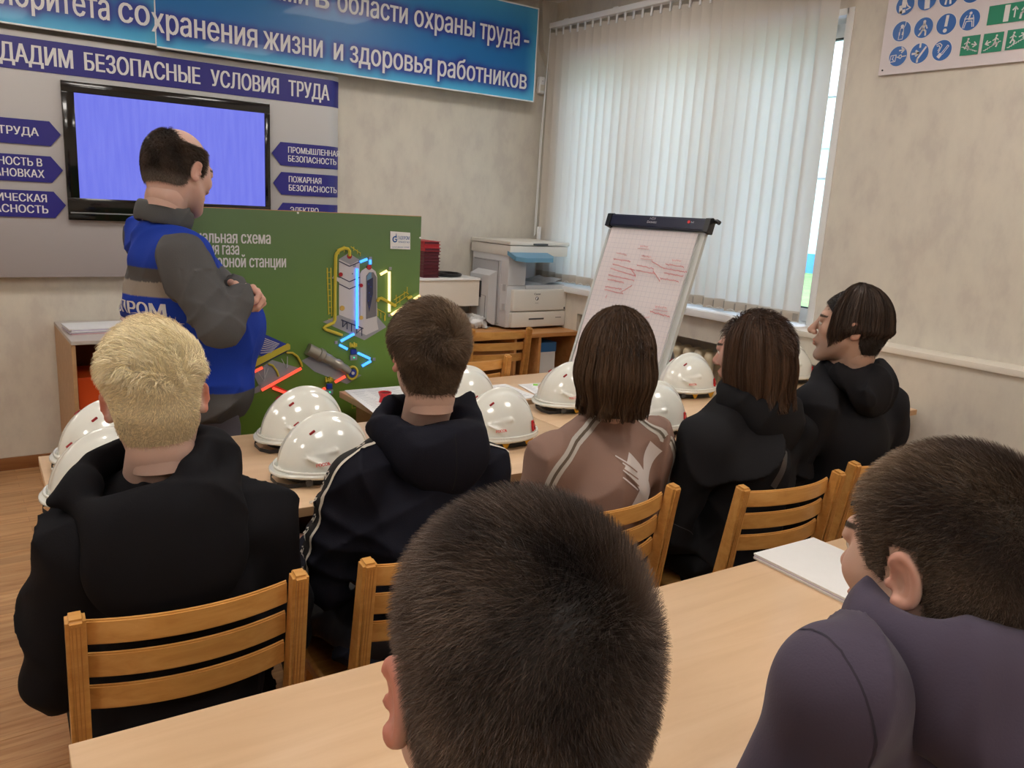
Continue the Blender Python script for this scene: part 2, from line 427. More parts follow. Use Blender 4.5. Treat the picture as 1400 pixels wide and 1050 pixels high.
# ---- head, local frame: origin between the ears, face towards +y
def make_head(h=.003, female=False, ear_out=0.3, jaw=1.0):
    v = Vol((-.115, -.125, -.225), (.115, .145, .135), h)
    v.ell((0, -.014, .026), (.076, .098, .09), k=.0)
    v.ell((0, -.045, .0), (.07, .066, .075), k=.02)
    v.ell((0, .03, -.015), (.064, .064, .085), k=.03)
    v.ell((0, .035, -.07), (.05*jaw, .048, .045), k=.03)
    for s in (-1, 1):
        v.cone((s*.056*jaw, .005, -.045), (s*.024, .07, -.104), .018, .017, k=.025)
        v.ell((s*.041, .066, -.02), (.022, .02, .02), k=.02)
        v.ell((s*.031, .096, .004), (.017, .014, .011), k=.010, mode='sub')
        v.ell((s*.031, .082, .003), (.0125, .0125, .0125), k=.002)
        v.cone((s*.031-.012, .090, .011), (s*.031+.012, .088, .010), .0045, .0045, k=.006)
    v.cone((-.034, .084, .023), (.034, .084, .023), .012, .012, k=.012)
    v.ell((0, .078, -.108), (.02, .018, .018), k=.02)
    v.cone((0, .092, .012), (0, .116, -.03), .0075, .0125, k=.010)
    for s in (-1, 1):
        v.ell((s*.012, .105, -.036), (.0075, .009, .007), k=.006)
        v.ell((s*.0065, .111, -.042), (.003, .004, .004), k=.003, mode='sub')
    v.ell((0, .091, -.062), (.026, .012, .016), k=.012)
    v.ell((0, .100, -.0605), (.021, .007, .0055), k=.004)
    v.ell((0, .098, -.0715), (.018, .007, .0065), k=.004)
    v.ell((0, .110, -.0655), (.022, .010, .0016), k=.003, mode='sub')
    # neck
    v.cone((0, -.03, -.05), (0, -.042, -.175), .056 if not female else .047, .052 if not female else .042, k=.03)
    for s in (-1, 1): v.cone((s*.05, -.03, -.05), (s*.022, -.005, -.175), .014, .010, k=.02)
    # ears
    for s in (-1, 1):
        R = Rz(-s*ear_out) @ Rx(-.18)
        c = np.array((s*.080, -.012, -.004))
        e_ = .86
        v.ell(c+np.array((s*.003, -.005, 0))*e_, np.array((.0070, .0165, .030))*e_, R=R, k=.006)
        tor = [(math.cos(t), math.sin(t)) for t in np.linspace(-2.2, 2.3, 16)]
        pts = [c+R @ (np.array((s*(.006+.003*abs(a)), -.016*a-.004, .028*b))*e_) for a, b in tor]
        v.path(pts, [.0036]*len(pts), k=.005)
        v.ell(c+R @ (np.array((s*.006, .005, -.027))*e_), np.array((.006, .008, .009))*e_, R=R, k=.006)
        v.ell(c+R @ (np.array((s*.0105, .003, -.003))*e_), np.array((.0066, .0090, .0150))*e_, R=R, k=.004, mode='sub')
        v.ell(c+R @ (np.array((s*.005, .0145, -.004))*e_), np.array((.004, .004, .006))*e_, R=R, k=.003)
    V, Q = v.mesh(); V = relax(V, Q, 1, .4)
    return V, Q
def skin_cols(V, base, lips=(.62, .30, .27), ear_red=.5, stubble=0.0):
    base = np.array(base); C = np.tile(base, (len(V), 1))
    ear = sstep(np.abs(V[:, 0]), .079, .089)*(np.abs(V[:, 2]) < .05)
    red = base*np.array((1.0, .62, .58))
    C += (red-C)*(ear*ear_red)[:, None]
    lp = ((V[:, 1] > .094) & (np.abs(V[:, 0]) < .021) & (V[:, 2] < -.056) & (V[:, 2] > -.077)).astype(float)
    C += (np.array(lips)*base/.5-C)*(lp*.5)[:, None]
    nose = np.exp(-(((V-np.array((0, .118, -.03)))/.02)**2).sum(1)); C += (red-C)*(nose*.3)[:, None]
    cheek = np.exp(-(((np.abs(V)-np.array((.045, .075, .025)))/.025)**2).sum(1)); C += (red-C)*(cheek*.2)[:, None]
    br = (np.abs(V[:, 2]-(.026-.1*np.abs(np.abs(V[:, 0])-.034))) < .0035) & (np.abs(np.abs(V[:, 0])-.032) < .018) & (V[:, 1] > .07)
    C[br] = C[br]*.0+np.array((.05, .035, .025))
    nk = sstep(-V[:, 2], .06, .10)*.07; C *= (1-nk)[:, None]
    if stubble:
        sb = sstep(-V[:, 2], .04, .07)*sstep(V[:, 1], -.01, .03)*stubble*(1-lp)
        sb *= 1-sstep(-V[:, 2], .125, .14)
        C += (np.array((.2, .15, .13))-C)*(sb*.45)[:, None]
    return C
# ---- hand, local: wrist at origin, fingers towards +y, palm facing -z, thumb at +x side (mirror for the other)
def make_hand(curl=.35, h=.003, spread=.12):
    v = Vol((-.06, -.04, -.10), (.09, .20, .05), h)
    v.cone((0, -.035, 0), (0, .01, 0), .024, .024, k=.01, sx=1.15)
    v.ell((0, .045, -.002), (.040, .048, .015), k=.015)
    v.cone((-.022, .03, -.002), (.022, .075, -.002), .013, .012, k=.012)
    L = [(.030, .083, .043, .026, .021, .0092), (.010, .088, .047, .030, .022, .0095), (-.011, .084, .044, .028, .021, .009), (-.030, .074, .035, .021, .018, .008)]
    for i, (x, y, a, b, c, r) in enumerate(L):
        p = np.array((x*.75, .05, -.002)); q = np.array((x, y, 0.0)); ang = 0; dirx = (x/.03)*spread
        pts = [p, q]; cu = curl*(1+.12*i)
        for seg, g in ((a, .9), (b, 1.3), (c, .9)):
            ang += cu*g
            pts.append(pts[-1]+seg*np.array((math.sin(dirx)*math.cos(ang), math.cos(dirx)*math.cos(ang), -math.sin(ang))))
        v.path(pts, [.0105, r*1.08, r, r*.92, r*.8], k=.004)
    t0 = np.array((.022, .012, -.006)); t1 = np.array((.047, .042, -.016)); t2 = np.array((.058, .074, -.024-.02*curl)); t3 = np.array((.056-.02*curl, .100, -.032-.02*curl))
    v.path([t0, t1, t2, t3], [.015, .0115, .0098, .0078], k=.008)
    V, Q = v.mesh(); return relax(V, Q, 1, .3), Q

# ---- hair strands as narrow ribbons
def sample_tri(V, Q, w, n, rng):
    """n random points on the quads with per-face weights"""
    A = .5*np.linalg.norm(np.cross(V[Q[:, 2]]-V[Q[:, 0]], V[Q[:, 3]]-V[Q[:, 1]]), axis=1)*w
    p = A/A.sum(); f = rng.choice(len(Q), n, p=p); u = rng.random((n, 2))
    a, b, c, d = [V[Q[f, i]] for i in range(4)]
    P = (a*(1-u[:, :1])*(1-u[:, 1:])+b*u[:, :1]*(1-u[:, 1:])+c*u[:, :1]*u[:, 1:]+d*(1-u[:, :1])*u[:, 1:])
    return P, f
def ribbons(paths, width, colors, rng, taper=.75):
    """paths: n x m x 3, colors n x 3 -> V, Q, C   (flat strips, random facing)"""
    n, m, _ = paths.shape
    T = np.gradient(paths, axis=1); T /= np.linalg.norm(T, axis=2)[..., None]+1e-9
    rv = rng.normal(size=(n, 1, 3)); W = np.cross(T, rv); W /= np.linalg.norm(W, axis=2)[..., None]+1e-9
    w = width*(1-taper*np.linspace(0, 1, m)**1.5)[None, :, None]*(.7+.6*rng.random((n, 1, 1)))*.5
    V = np.stack([paths-W*w, paths+W*w], 2).reshape(-1, 3)
    base = (np.arange(n)[:, None]*m+np.arange(m-1)[None, :])*2
    Q = np.stack([base, base+1, base+3, base+2], -1).reshape(-1, 4)
    C = np.repeat(colors, m*2, 0)
    return V, Q, C

HEAD_M = make_head()
HEAD_F = make_head(female=True, jaw=.88)
HAND_RELAX = make_hand(.45); HAND_CURL = make_hand(.75, spread=.05)
M_SKIN = mat('skin', rgb(200, 150, 130), rough=.5, spec=.35, attr=True, bump=(300, .12, .0008))
def skin_sss(m):
    p = m.node_tree.nodes['Principled BSDF']; p.inputs['Subsurface Weight'].default_value = .12
    p.inputs['Subsurface Radius'].default_value = (.012, .005, .003); p.inputs['Subsurface Scale'].default_value = 1.0
skin_sss(M_SKIN)
M_HAIR = mat('hair', rgb(60, 48, 42), rough=.48, spec=.35, attr=True)
M_EYE = mat('eye', rgb(235, 232, 228), rough=.12)
M_IRIS = mat('iris', rgb(50, 36, 26), rough=.1)

def scalp_mask(P, nape=-.075, front=.068, side=.0, wid=.012):
    """>0 inside the haired region"""
    x, y, z = P[:, 0], P[:, 1], P[:, 2]
    line = np.interp(y, [-.12, -.05, -.034, -.024, .006, .014, .040, .058, .09, .12], [nape, nape+.0, -.045, .028+side, .028+side, -.014+side, -.004+side, .040, front, front])
    m = (z-line)/wid
    return np.where((np.abs(x) > .0795) & (z < .034) & (y > -.04), -2.0, m)
def comb_field(P, N, whorl, swirl=.35, tgt=None):
    d = P-np.array(whorl); d -= (d*N).sum(1)[:, None]*N; d /= np.linalg.norm(d, axis=1)[:, None]+1e-6
    sw = np.cross(N, d); c = d+sw*swirl
    if tgt is not None: c = c+tgt(P); c -= (c*N).sum(1)[:, None]*N
    return c/(np.linalg.norm(c, axis=1)[:, None]+1e-6)
def short_hair(head, mask, n, length, whorl, colfn, width=.0009, off=lambda P: .003+0*P[:, 0], lay=.8, seg=3, swirl=.35, tgt=None, jit=.25, seed=1, dens=None, clump=0.0, rise=1.0, capcol=.55):
    V, Q = head; rng = np.random.default_rng(seed)
    N = vnormals(V, Q); m = mask(V)
    cap = (m[Q] > -.3).all(1); Vc = V+N*(off(V)*np.clip(m, 0, 1))[:, None]
    used = np.unique(Q[cap]); rm = np.full(len(V), -1); rm[used] = np.arange(len(used))
    capV = Vc[used]; capQ = rm[Q[cap]]; capC = colfn(capV, rng)*capcol
    C0 = V[Q].mean(1); w = np.clip(mask(C0)*.8+.3, 0, 1)
    if dens is not None: w = w*dens(C0)
    P, f = sample_tri(Vc, Q, w+1e-9, n, rng); NN = N[Q[f, 0]]+N[Q[f, 2]]; NN /= np.linalg.norm(NN, axis=1)[:, None]+1e-9
    if clump:
        # neighbours share a direction offset that varies over the scalp
        k = rng.normal(size=(3, 3, 3))*np.array([45, 90, 150])[:, None, None]
        J = sum(np.sin(P @ k[i].T+i)/(1+i*.6) for i in range(3))*clump
    else: J = 0
    T = comb_field(P, NN, whorl, swirl, tgt)
    D = NN+J*0; T = T+J+rng.normal(size=P.shape)*jit; T -= (T*NN).sum(1)[:, None]*NN; T /= np.linalg.norm(T, axis=1)[:, None]+1e-9
    L = length(P)*(.75+.5*rng.random(n))
    paths = np.zeros((n, seg+1, 3)); paths[:, 0] = P-NN*.001
    for s in range(seg):
        a = lay*(s+.6)/seg
        d = NN*(1-a)*rise+T*a*1.2; d /= np.linalg.norm(d, axis=1)[:, None]
        paths[:, s+1] = paths[:, s]+d*(L/seg)[:, None]
    C = colfn(P, rng)*(.75+.5*rng.random((n, 1)))
    R = ribbons(paths, width, C, rng)
    return join([(capV, capQ, capC), R])
def hair_color(c1, c2, nz=60, seed=0):
    c1 = np.array([s2l(v) for v in c1]); c2 = np.array([s2l(v) for v in c2])
    def f(P, rng):
        t = .5+.5*np.sin(P[:, 0]*nz+3*np.sin(P[:, 2]*nz*.7))*np.sin(P[:, 1]*nz*.8+1)
        return c1+(c2-c1)*np.clip(t, 0, 1)[:, None]
    return f
def long_hair(prof, n, m, colfn, bottom, front_open=.9, a=(.088, .112), cy=-.012, wander=.10, width=.0016, thick=.014, seed=3, curl_end=.0, part=None, flare=None, fringe=None):
    """prof(s, phi)->(radius factor, z) ; phi=0 is the back of the head"""
    rng = np.random.default_rng(seed); S = np.linspace(0, 1, m)
    pm = math.pi-front_open
    def surf(phi, s, off):
        rf, z = prof(s, phi)
        x = np.sin(phi)*(a[0]*rf+off); y = cy-np.cos(phi)*(a[1]*rf+off)
        return x, y, z
    # under-layer, a closed sheet
    ph = np.linspace(-pm, pm, 61); SS = np.linspace(0.0, .97, 34)
    G, H = np.meshgrid(ph, SS, indexing='ij'); zb = bottom(G)
    X, Y, Z = surf(G, H, -thick*.8)
    top = .135
    Zr = Z
    V0 = np.stack([X, Y, Zr], -1).reshape(-1, 3); i, j = np.meshgrid(np.arange(60), np.arange(33), indexing='ij'); b = i*34+j
    Q0 = np.stack([b, b+1, b+35, b+34], -1).reshape(-1, 4); C0 = colfn(V0, rng)*.45
    phi = rng.uniform(-pm, pm, n); off = -thick*rng.random(n)**1.5+.001
    ph = phi[:, None]+wander*(np.sin(phi*9+1)[:, None]*.5+np.sin(phi*23+seed)[:, None]*.5)*S[None, :]**1.5+rng.normal(size=(n, 1))*.05*S[None, :]
    so = (.02+.3*rng.random(n)**2)[:, None]; e = (.86+.14*rng.random(n)+.03*np.sin(phi*31))[:, None]
    s = so*0+S[None, :]*e
    X, Y, Z = surf(ph, s, off[:, None])
    if curl_end:
        cz = curl_end*sstep(s, .75, 1.0); X = X+cz*np.sin(ph*17+s*14)*.02; Y = Y+cz*np.cos(ph*13+s*15)*.02
    paths = np.stack([X, Y, Z], -1)
    C = colfn(paths[:, m//3], rng)*(.7+.6*rng.random((n, 1)))
    parts = [(V0, Q0, C0), ribbons(paths, width, C, rng, taper=.5)]
    return join(parts)

def garment_vol(sp, lo, hi, h):
    """upper garment from the joints in sp"""
    v = Vol(lo, hi, h); g = sp.get('bulk', 1.0)
    hp, ch, nk = [np.array(sp[k], float) for k in ('hip', 'chest', 'neck')]
    sw = sp['sw']
    v.cone(hp+np.array((0, 0, sp.get('hem', -.04))), (hp+ch)/2, .118*g, .112*g, k=.02, sx=1.38)
    v.cone((hp+ch)/2, ch+np.array((0, 0, .06)), .112*g, .118*g, k=.05, sx=sw*5.6)
    v.cone(ch+np.array((0, 0, .04)), nk-np.array((0, 0, .075)), .108, .066, k=.05, sx=1.25)
    for s, sh, el, wr in ((1, 'shR', 'elR', 'wrR'), (-1, 'shL', 'elL', 'wrL')):
        S = np.array(sp[sh], float); E = np.array(sp[el], float); W = np.array(sp[wr], float)
        v.cone(nk+np.array((s*.03, 0, -.03)), S, .052*g, .062*g, k=.06)
        v.cone(ch+np.array((s*.07, 0, .03)), S+np.array((-s*.02, 0, -.03)), .085*g, .056*g, k=.05)
        a_ = sp.get('arm', 1)*g; v.cone(S, E, .060*a_, .053*a_, k=.03); v.cone(E, W, .053*a_, .043*a_, k=.02)
        v.cone(W-(W-E)*.10, W+(W-E)*.06, .041*g, .036*g, k=.006)
    return v
class Person: pass
def person(label, loc, az, sp, head, skin, name='person'):
    """all joints local: origin on the floor below the pelvis, +y is where the chest faces"""
    P = Person(); root = empty(name, loc, -az, label, 'person'); P.root = root; P.sp = sp
    HV, HQ = head; hs = sp.get('hs', 1.0)
    R = Rz(-sp.get('haz', 0)) @ Ry(sp.get('hroll', 0)) @ Rx(-sp.get('hpitch', 0)); hc = np.array(sp['head'], float)
    P.tf = lambda V: (V*hs) @ R.T+hc
    kp = HV[:, 2] > -.128; rmp = np.cumsum(kp)-1; HQ = rmp[HQ[kp[HQ].all(1)]]; HV = HV[kp]
    C = skin_cols(HV, skin, stubble=sp.get('stubble', 0), ear_red=sp.get('ear_red', .5))
    parts = [(P.tf(HV), HQ, C)]
    # body under the clothes, coarse; the neck reaches the head
    nk = np.array(sp['neck'], float); hp = np.array(sp['hip'], float); ch = np.array(sp['chest'], float)
    pts = np.array([sp[k] for k in ('shR', 'elR', 'wrR', 'shL', 'elL', 'wrL', 'knR', 'knL', 'anR', 'anL', 'hip', 'head')], float)
    v = Vol(pts.min(0)-.12, pts.max(0)+.05, .010)
    nh = P.tf(np.array([[0, -.032, -.092]]))[0]; nr = (.0500 if head is HEAD_F else .0600)*hs
    v.cone(nk+np.array((0, .0, -.02)), nh, nr*.97, nr, k=.02)
    v.cone(hp, ch, .07, .07, k=.03, sx=1.4); v.cone(ch, nk-np.array((0, .01, .07)), .068, .04, k=.03, sx=1.3)
    for s in 'RL':
        S, E, W = [np.array(sp[k+s], float) for k in ('sh', 'el', 'wr')]
        v.cone(nk-np.array((0, .02, .07)), S, .03, .035, k=.02); v.path([S, E, W], [.043, .035, .026], k=.02)
        K = np.array(sp['kn'+s], float); A = np.array(sp['an'+s], float)
        v.path([hp+(np.array((.08 if s == 'R' else -.08, 0, 0))), K, A], [.07, .05, .038], k=.02)
    V, Q = v.mesh(); parts.append((V, Q, np.tile(np.array(skin)*.93, (len(V), 1))))
    for s, key in ((1, 'R'), (-1, 'L')):
        hv, hq = sp.get('hand'+key, HAND_RELAX)
        M = np.array(sp['hR'+key]) if ('hR'+key) in sp else None
        W = np.array(sp['wr'+key], float); E = np.array(sp['el'+key], float)
        mv = hv*np.array((-s, 1, 1)); q = hq[:, ::-1] if s > 0 else hq
        if M is None:
            y = (W-E)/np.linalg.norm(W-E); z = np.array((0, 0, 1.)); x = np.cross(y, z); x /= np.linalg.norm(x); z = np.cross(x, y); M = np.stack([x, y, z], 1)
        cc = np.tile(np.array(skin)*np.array((1.02, .93, .9)), (len(hv), 1))
        parts.append(((mv*sp.get('hds', 1.0)) @ M.T+W, q, cc))
    V, Q, C = join(parts)
    P.body = link('body', np_mesh('body', V, Q, cols=C), root, (M_SKIN,))
    P.R = R; P.hs = hs; P.hc = hc
    if sp.get('eyes', True):
        for s in (-1, 1):
            for nm, c, r, m in (('eye', (s*.031, .0835, .003), .0125, M_EYE), ('iris', (s*.031, .0905, .003), .0062, M_IRIS)):
                bm = bmesh.new(); bmesh.ops.create_uvsphere(bm, u_segments=14, v_segments=10, radius=r*hs)
                o0 = P.tf(np.array([c]))[0]
                for vv in bm.verts: vv.co += Vector(o0)
                me = bpy.data.meshes.new(nm); bm.to_mesh(me); bm.free(); me.polygons.foreach_set('use_smooth', [True]*len(me.polygons)); link(nm, me, root, (m,))
    return P
def add_hair(P, H, label=None, name='hair', m=None):
    V, Q, C = H; o = link(name, np_mesh(name, P.tf(V), Q, cols=C), P.root, (m or M_HAIR,))
    if label: o['label'] = label
    return o
def add_vol(P, v, name, m, cols=None, sm=1, label=None):
    V, Q = v.mesh(); V = relax(V, Q, sm, .4)
    c = cols(V) if cols is not None else None
    o = link(name, np_mesh(name, V, Q, cols=c), P.root, (m,)); P.__dict__[name] = (V, Q)
    if label: o['label'] = label
    return o
def trousers(P, m, h=.009, th=.078, name='trousers'):
    sp = P.sp; hp = np.array(sp['hip'], float)
    pts = np.array([sp[k] for k in ('knR', 'knL', 'anR', 'anL', 'hip')], float)
    v = Vol(pts.min(0)-.16, pts.max(0)+.16, h)
    v.ell(hp+np.array((0, .01, -.01)), (.15, .105, .10), k=.0)
    for s, k in ((1, 'R'), (-1, 'L')):
        K = np.array(sp['kn'+k], float); A = np.array(sp['an'+k], float); H = hp+np.array((s*.085, 0, -.01))
        v.cone(H, K, th*1.12, th*.86, k=.04); v.cone(K, A+(K-A)*.02, th*.84, th*.72, k=.015)
    v.folds(.010, 28, seed=5, stretch=(1, 1, 1)); return add_vol(P, v, name, m)
def shoes(P, m):
    for k in 'RL':
        A = np.array(P.sp['an'+k], float); v = Vol(A+(-.07, -.1, -.09), A+(.07, .22, .05), .008)
        v.cone(A+(0, -.02, -.035), A+(0, .13, -.045), .042, .036, k=.02); v.cone(A, A+(0, 0, -.04), .045, .042, k=.02)
        v.apply(lambda x, y, z: (z-(A[2]-.073))*-1+0*x+0*y, A-.1, A+.2, .004, 'sub2') if False else None
        V, Q = v.mesh(); V[:, 2] = np.maximum(V[:, 2], 0.004); link('shoe', np_mesh('shoe', V, Q), P.root, (m,))
def bvh_of(VQ): return BVHTree.FromPolygons([Vector(p) for p in VQ[0]], [tuple(int(i) for i in q) for q in VQ[1]])
def decal(P, VQ, name, m, rows, org, u, w, dirn, off=.0015, depth=.6, label=None):
    """rows: grid of 2-D points (a sheet) laid on the garment by casting rays along dirn"""
    if not hasattr(P, 'bv'): P.bv = {}
    if id(VQ[0]) not in P.bv: P.bv[id(VQ[0])] = bvh_of(VQ)
    T = P.bv[id(VQ[0])]; org = Vector(org); u = Vector(u); w = Vector(w); D = Vector(dirn).normalized()
    bm = bmesh.new(); G = []
    for r in rows:
        g = []
        for a, b in r:
            p = org+u*a+w*b; h = T.ray_cast(p-D*depth, D, 2.0)
            g.append(None if h[0] is None else bm.verts.new(h[0]-D*off+h[1]*off*.3))
        G.append(g)
    for i in range(len(G)-1):
        for j in range(len(G[0])-1):
            q = [G[i][j], G[i+1][j], G[i+1][j+1], G[i][j+1]]
            if all(q) and max((q[0].co-q[2].co).length, (q[1].co-q[3].co).length) < .07: bm.faces.new(q)
    me = bpy.data.meshes.new(name); bm.to_mesh(me); bm.free(); me.polygons.foreach_set('use_smooth', [True]*len(me.polygons))
    o = link(name, me, P.root, (m,))
    if label: o['label'] = label
    return o
def band(pts, w, n=40, wj=None):
    """strip of width w along a 2-D polyline -> rows"""
    pts = np.array(pts, float); seg = np.r_[0, np.cumsum(np.linalg.norm(np.diff(pts, axis=0), axis=1))]; t = np.linspace(0, seg[-1], n)
    c = np.stack([np.interp(t, seg, pts[:, 0]), np.interp(t, seg, pts[:, 1])], 1)
    d = np.gradient(c, axis=0); d /= np.linalg.norm(d, axis=1)[:, None]; nn = np.stack([-d[:, 1], d[:, 0]], 1)
    ww = np.full(n, w) if wj is None else w*np.interp(np.linspace(0, 1, n), np.linspace(0, 1, len(wj)), wj)
    return [[tuple(c[i]+nn[i]*ww[i]*k) for k in np.linspace(-.5, .5, 9)] for i in range(n)]
def path_strip(P, VQ, name, m, pts, width, n=60, off=.0018, updir=None, label=None, xref=None):
    """band following a 3-D polyline, snapped onto the nearest garment surface"""
    if not hasattr(P, 'bv'): P.bv = {}
    if id(VQ[0]) not in P.bv: P.bv[id(VQ[0])] = bvh_of(VQ)
    T = P.bv[id(VQ[0])]; pts = np.array(pts, float); seg = np.r_[0, np.cumsum(np.linalg.norm(np.diff(pts, axis=0), axis=1))]; t = np.linspace(0, seg[-1], n)
    c = np.stack([np.interp(t, seg, pts[:, i]) for i in range(3)], 1)
    for _ in range(25): c[1:-1] = (c[:-2]+2*c[1:-1]+c[2:])/4
    bm = bmesh.new(); G = []; d = np.gradient(c, axis=0)
    for i in range(n):
        loc, nor, _, _ = T.find_nearest(Vector(c[i])); tt = Vector(d[i]).normalized(); side = tt.cross(nor).normalized(); g = []
        for k in (-.5, -.25, 0, .25, .5):
            l2, n2, _, _ = T.find_nearest(loc+side*width*k); g.append(bm.verts.new(l2+n2*off))
        G.append(g)
    for i in range(n-1):
        for j in range(4): bm.faces.new((G[i][j], G[i+1][j], G[i+1][j+1], G[i][j+1]))
    me = bpy.data.meshes.new(name); bm.to_mesh(me); bm.free(); me.polygons.foreach_set('use_smooth', [True]*len(me.polygons))
    o = link(name, me, P.root, (m,))
    if label: o['label'] = label
    return o
def bumpmat(name, c, rough=.85, sc=350, st=.3, sheen=.0):
    return mat(name, c, rough=rough, spec=.12, sheen=sheen, bump=(sc, st, .0015))

# ================================================================== THE ROOM
YF = 4.96; XR = 3.731; XL = -3.0; YB = -2.6; ZC = 2.943
LEDGE = 1.0; XLOW = 3.60
def struct(name, m, lo, hi, **k): o = box(name, m, lo, hi, **k); o['kind'] = 'structure'; return o
# floor: sub-floor slab with the laminate boards as parts
fl = struct('floor', M_BASE, (XL, YB, -.10), (XR+.1, YF, -.009))
bw, bl = .1935, 1.285; protos = []
for k in range(6):
    o = MB().box((-bl/2+.0006, -bw/2+.0006, -.009), (bl/2-.0006, bw/2-.0006, 0), .0012, seg=1).build('plank', M_FLOOR, fl); protos.append(o.data)
    bpy.data.objects.remove(o)
# each board's mesh differs only by where its grain starts
for k, me in enumerate(protos):
    pass
row = 0; y = YB+bw/2; pm = protos[0]
while y < YF:
    x = XL-(row*.43 % bl)+bl/2
    while x-bl/2 < XR:
        x0 = max(x-bl/2, XL); x1 = min(x+bl/2, XR+.02)
        if x1-x0 > .1:
            if x1-x0 > bl-.001: me = pm
            else:
                o = MB().box((x0-(x0+x1)/2+.0006, -bw/2+.0006, -.009), ((x1-x0)/2-.0006, bw/2-.0006, 0), .0012, seg=1).build('plank', M_FLOOR, None); me = o.data; bpy.data.objects.remove(o); 
            p = bpy.data.objects.new('plank', me); COL.objects.link(p); p.parent = fl; p.location = ((x0+x1)/2, min(y, YF-.0), 0)
            if not me.materials: me.materials.append(M_FLOOR)
        x += bl
    y += bw; row += 1
# strip pattern shared in room space: laminate shader uses per-object location for variation
def floor_world():
    N = M_FLOOR.node_tree.nodes; L = M_FLOOR.node_tree.links
    g = N.new('ShaderNodeNewGeometry')
    for l in list(M_FLOOR.node_tree.links):
        if l.from_node.type == 'TEX_COORD' and l.from_socket.name == 'Object':
            t = l.to_socket; L.remove(l); L.new(g.outputs['Position'], t)
floor_world()
struct('ceiling', M_CEIL, (XL, YB, ZC), (XR+.4, YF+.2, ZC+.12))
struct('wall_front', M_WALL, (XL, YF, -.1), (XR+.4, YF+.15, ZC))
struct('wall_left', M_WALL, (XL-.12, YB, -.1), (XL, YF, ZC))
struct('wall_back', M_WALL, (XL, YB-.12, -.1), (XR+.4, YB, ZC))
# right wall with the window opening
WY0, WY1, WZ0, WZ1 = 2.572, 4.72, LEDGE+.012, 2.548
T = .34
mb = MB()
mb.box((XR, YB, LEDGE), (XR+T, WY0, ZC)); mb.box((XR, WY1, LEDGE), (XR+T, YF, ZC)); mb.box((XR, WY0, WZ1), (XR+T, WY1, ZC))
o = mb.build('wall_right', M_WALL); o['kind'] = 'structure'
# thicker lower wall with the radiator niche
NY0, NY1, NZ0, NZ1 = 2.02, 4.30, .08, .838
for lo_, hi_ in (((XLOW, YB, -.05), (XR+T, NY0, LEDGE-.028)), ((XLOW, NY1, -.05), (XR+T, YF, LEDGE-.028)), ((XLOW, NY0, NZ1), (XR+T, NY1, LEDGE-.028)), ((XR+.10, NY0, -.05), (XR+T, NY1, NZ1)), ((XLOW, NY0, -.05), (XR+.10, NY1, NZ0))): struct('wall_right', M_WALL, lo_, hi_)
o = MB().box((XLOW-.012, YB, LEDGE-.028), (XR+.005, WY0+.01, LEDGE), .003).build('trim_1', M_LEDGE, smooth=True); o['kind'] = 'structure'
struct('baseboard_front', M_BASE, (XL, YF-.016, 0), (XR, YF, .07), bev=.004)
struct('baseboard_right', M_BASE, (XLOW-.016, YB, 0), (XLOW, NY0, .07), bev=.004)
struct('baseboard_left', M_BASE, (XL, YB, 0), (XL+.016, YF, .07), bev=.004)
struct('baseboard_back', M_BASE, (XL, YB, 0), (XR, YB+.016, .07), bev=.004)
# boxed pipe chase in the corner above the banner
mb = MB(); mb.prism([(XR, YF, ZC), (XR-.14, YF, ZC), (XR-.10, YF, 2.62), (XR-.03, YF, 2.50), (XR, YF, 2.50)], (0, -.05, 0)); o = mb.build('trim_2', M_WALL); o['kind'] = 'structure'

# window: sill, reveal, frames, panes
win = empty('window_1', (XR, (WY0+WY1)/2, WZ0)); win['kind'] = 'structure'
def wpart(name, m, lo, hi, bev=.003, parent=None):
    l = Vector(win.location); o = MB().box(Vector(lo)-l, Vector(hi)-l, bev).build(name, m, parent or win, smooth=True); return o
wpart('sill', M_WHITE, (XLOW-.03, WY0-.015, LEDGE-.027), (XR+.17, YF-.005, WZ0))
wpart('reveal', M_WHITE, (XR-.004, WY0-.028, WZ0), (XR+.17, WY0+.012, WZ1+.02))
wpart('reveal', M_WHITE, (XR-.004, WY1-.012, WZ0), (XR+.17, WY1+.03, WZ1+.02))
wpart('reveal', M_WHITE, (XR-.004, WY0, WZ1-.012), (XR+.17, WY1, WZ1+.02))
FX = XR+.15
m_gasket = mat('black_gasket', rgb(25, 26, 28), rough=.6)
m_glass = bpy.data.materials.new('window_glass'); m_glass.use_nodes = True
N = m_glass.node_tree.nodes; L = m_glass.node_tree.links; N.remove(N['Principled BSDF'])
tr = N.new('ShaderNodeBsdfTransparent'); tr.inputs[0].default_value = (.95, .97, 1.0, 1); gl = N.new('ShaderNodeBsdfGlossy'); gl.inputs['Roughness'].default_value = .02
fr = N.new('ShaderNodeFresnel'); fr.inputs[0].default_value = 1.35; mx = N.new('ShaderNodeMixShader')
L.new(fr.outputs[0], mx.inputs[0]); L.new(tr.outputs[0], mx.inputs[1]); L.new(gl.outputs[0], mx.inputs[2]); L.new(mx.outputs[0], N['Material Output'].inputs[0])
nb = 3; bwid = (WY1-WY0-.02)/nb
fy0 = WY0+.01; fy1 = WY1-.01
fm = MB(); l = Vector(win.location)
def fb(a, b): fm.box(Vector(a)-l, Vector(b)-l, .003)
fb((FX, fy0, WZ0), (FX+.07, fy1, WZ0+.07)); fb((FX, fy0, WZ1-.08), (FX+.07, fy1, WZ1-.01)); fb((FX, fy0, WZ0), (FX+.07, fy0+.045, WZ1-.01)); fb((FX, fy1-.06, WZ0), (FX+.07, fy1, WZ1-.01))
for k in range(1, nb): fb((FX, fy0+k*bwid-.045, WZ0), (FX+.07, fy0+k*bwid+.045, WZ1-.01))
fm.build('frame', M_WHITE, win, smooth=True)
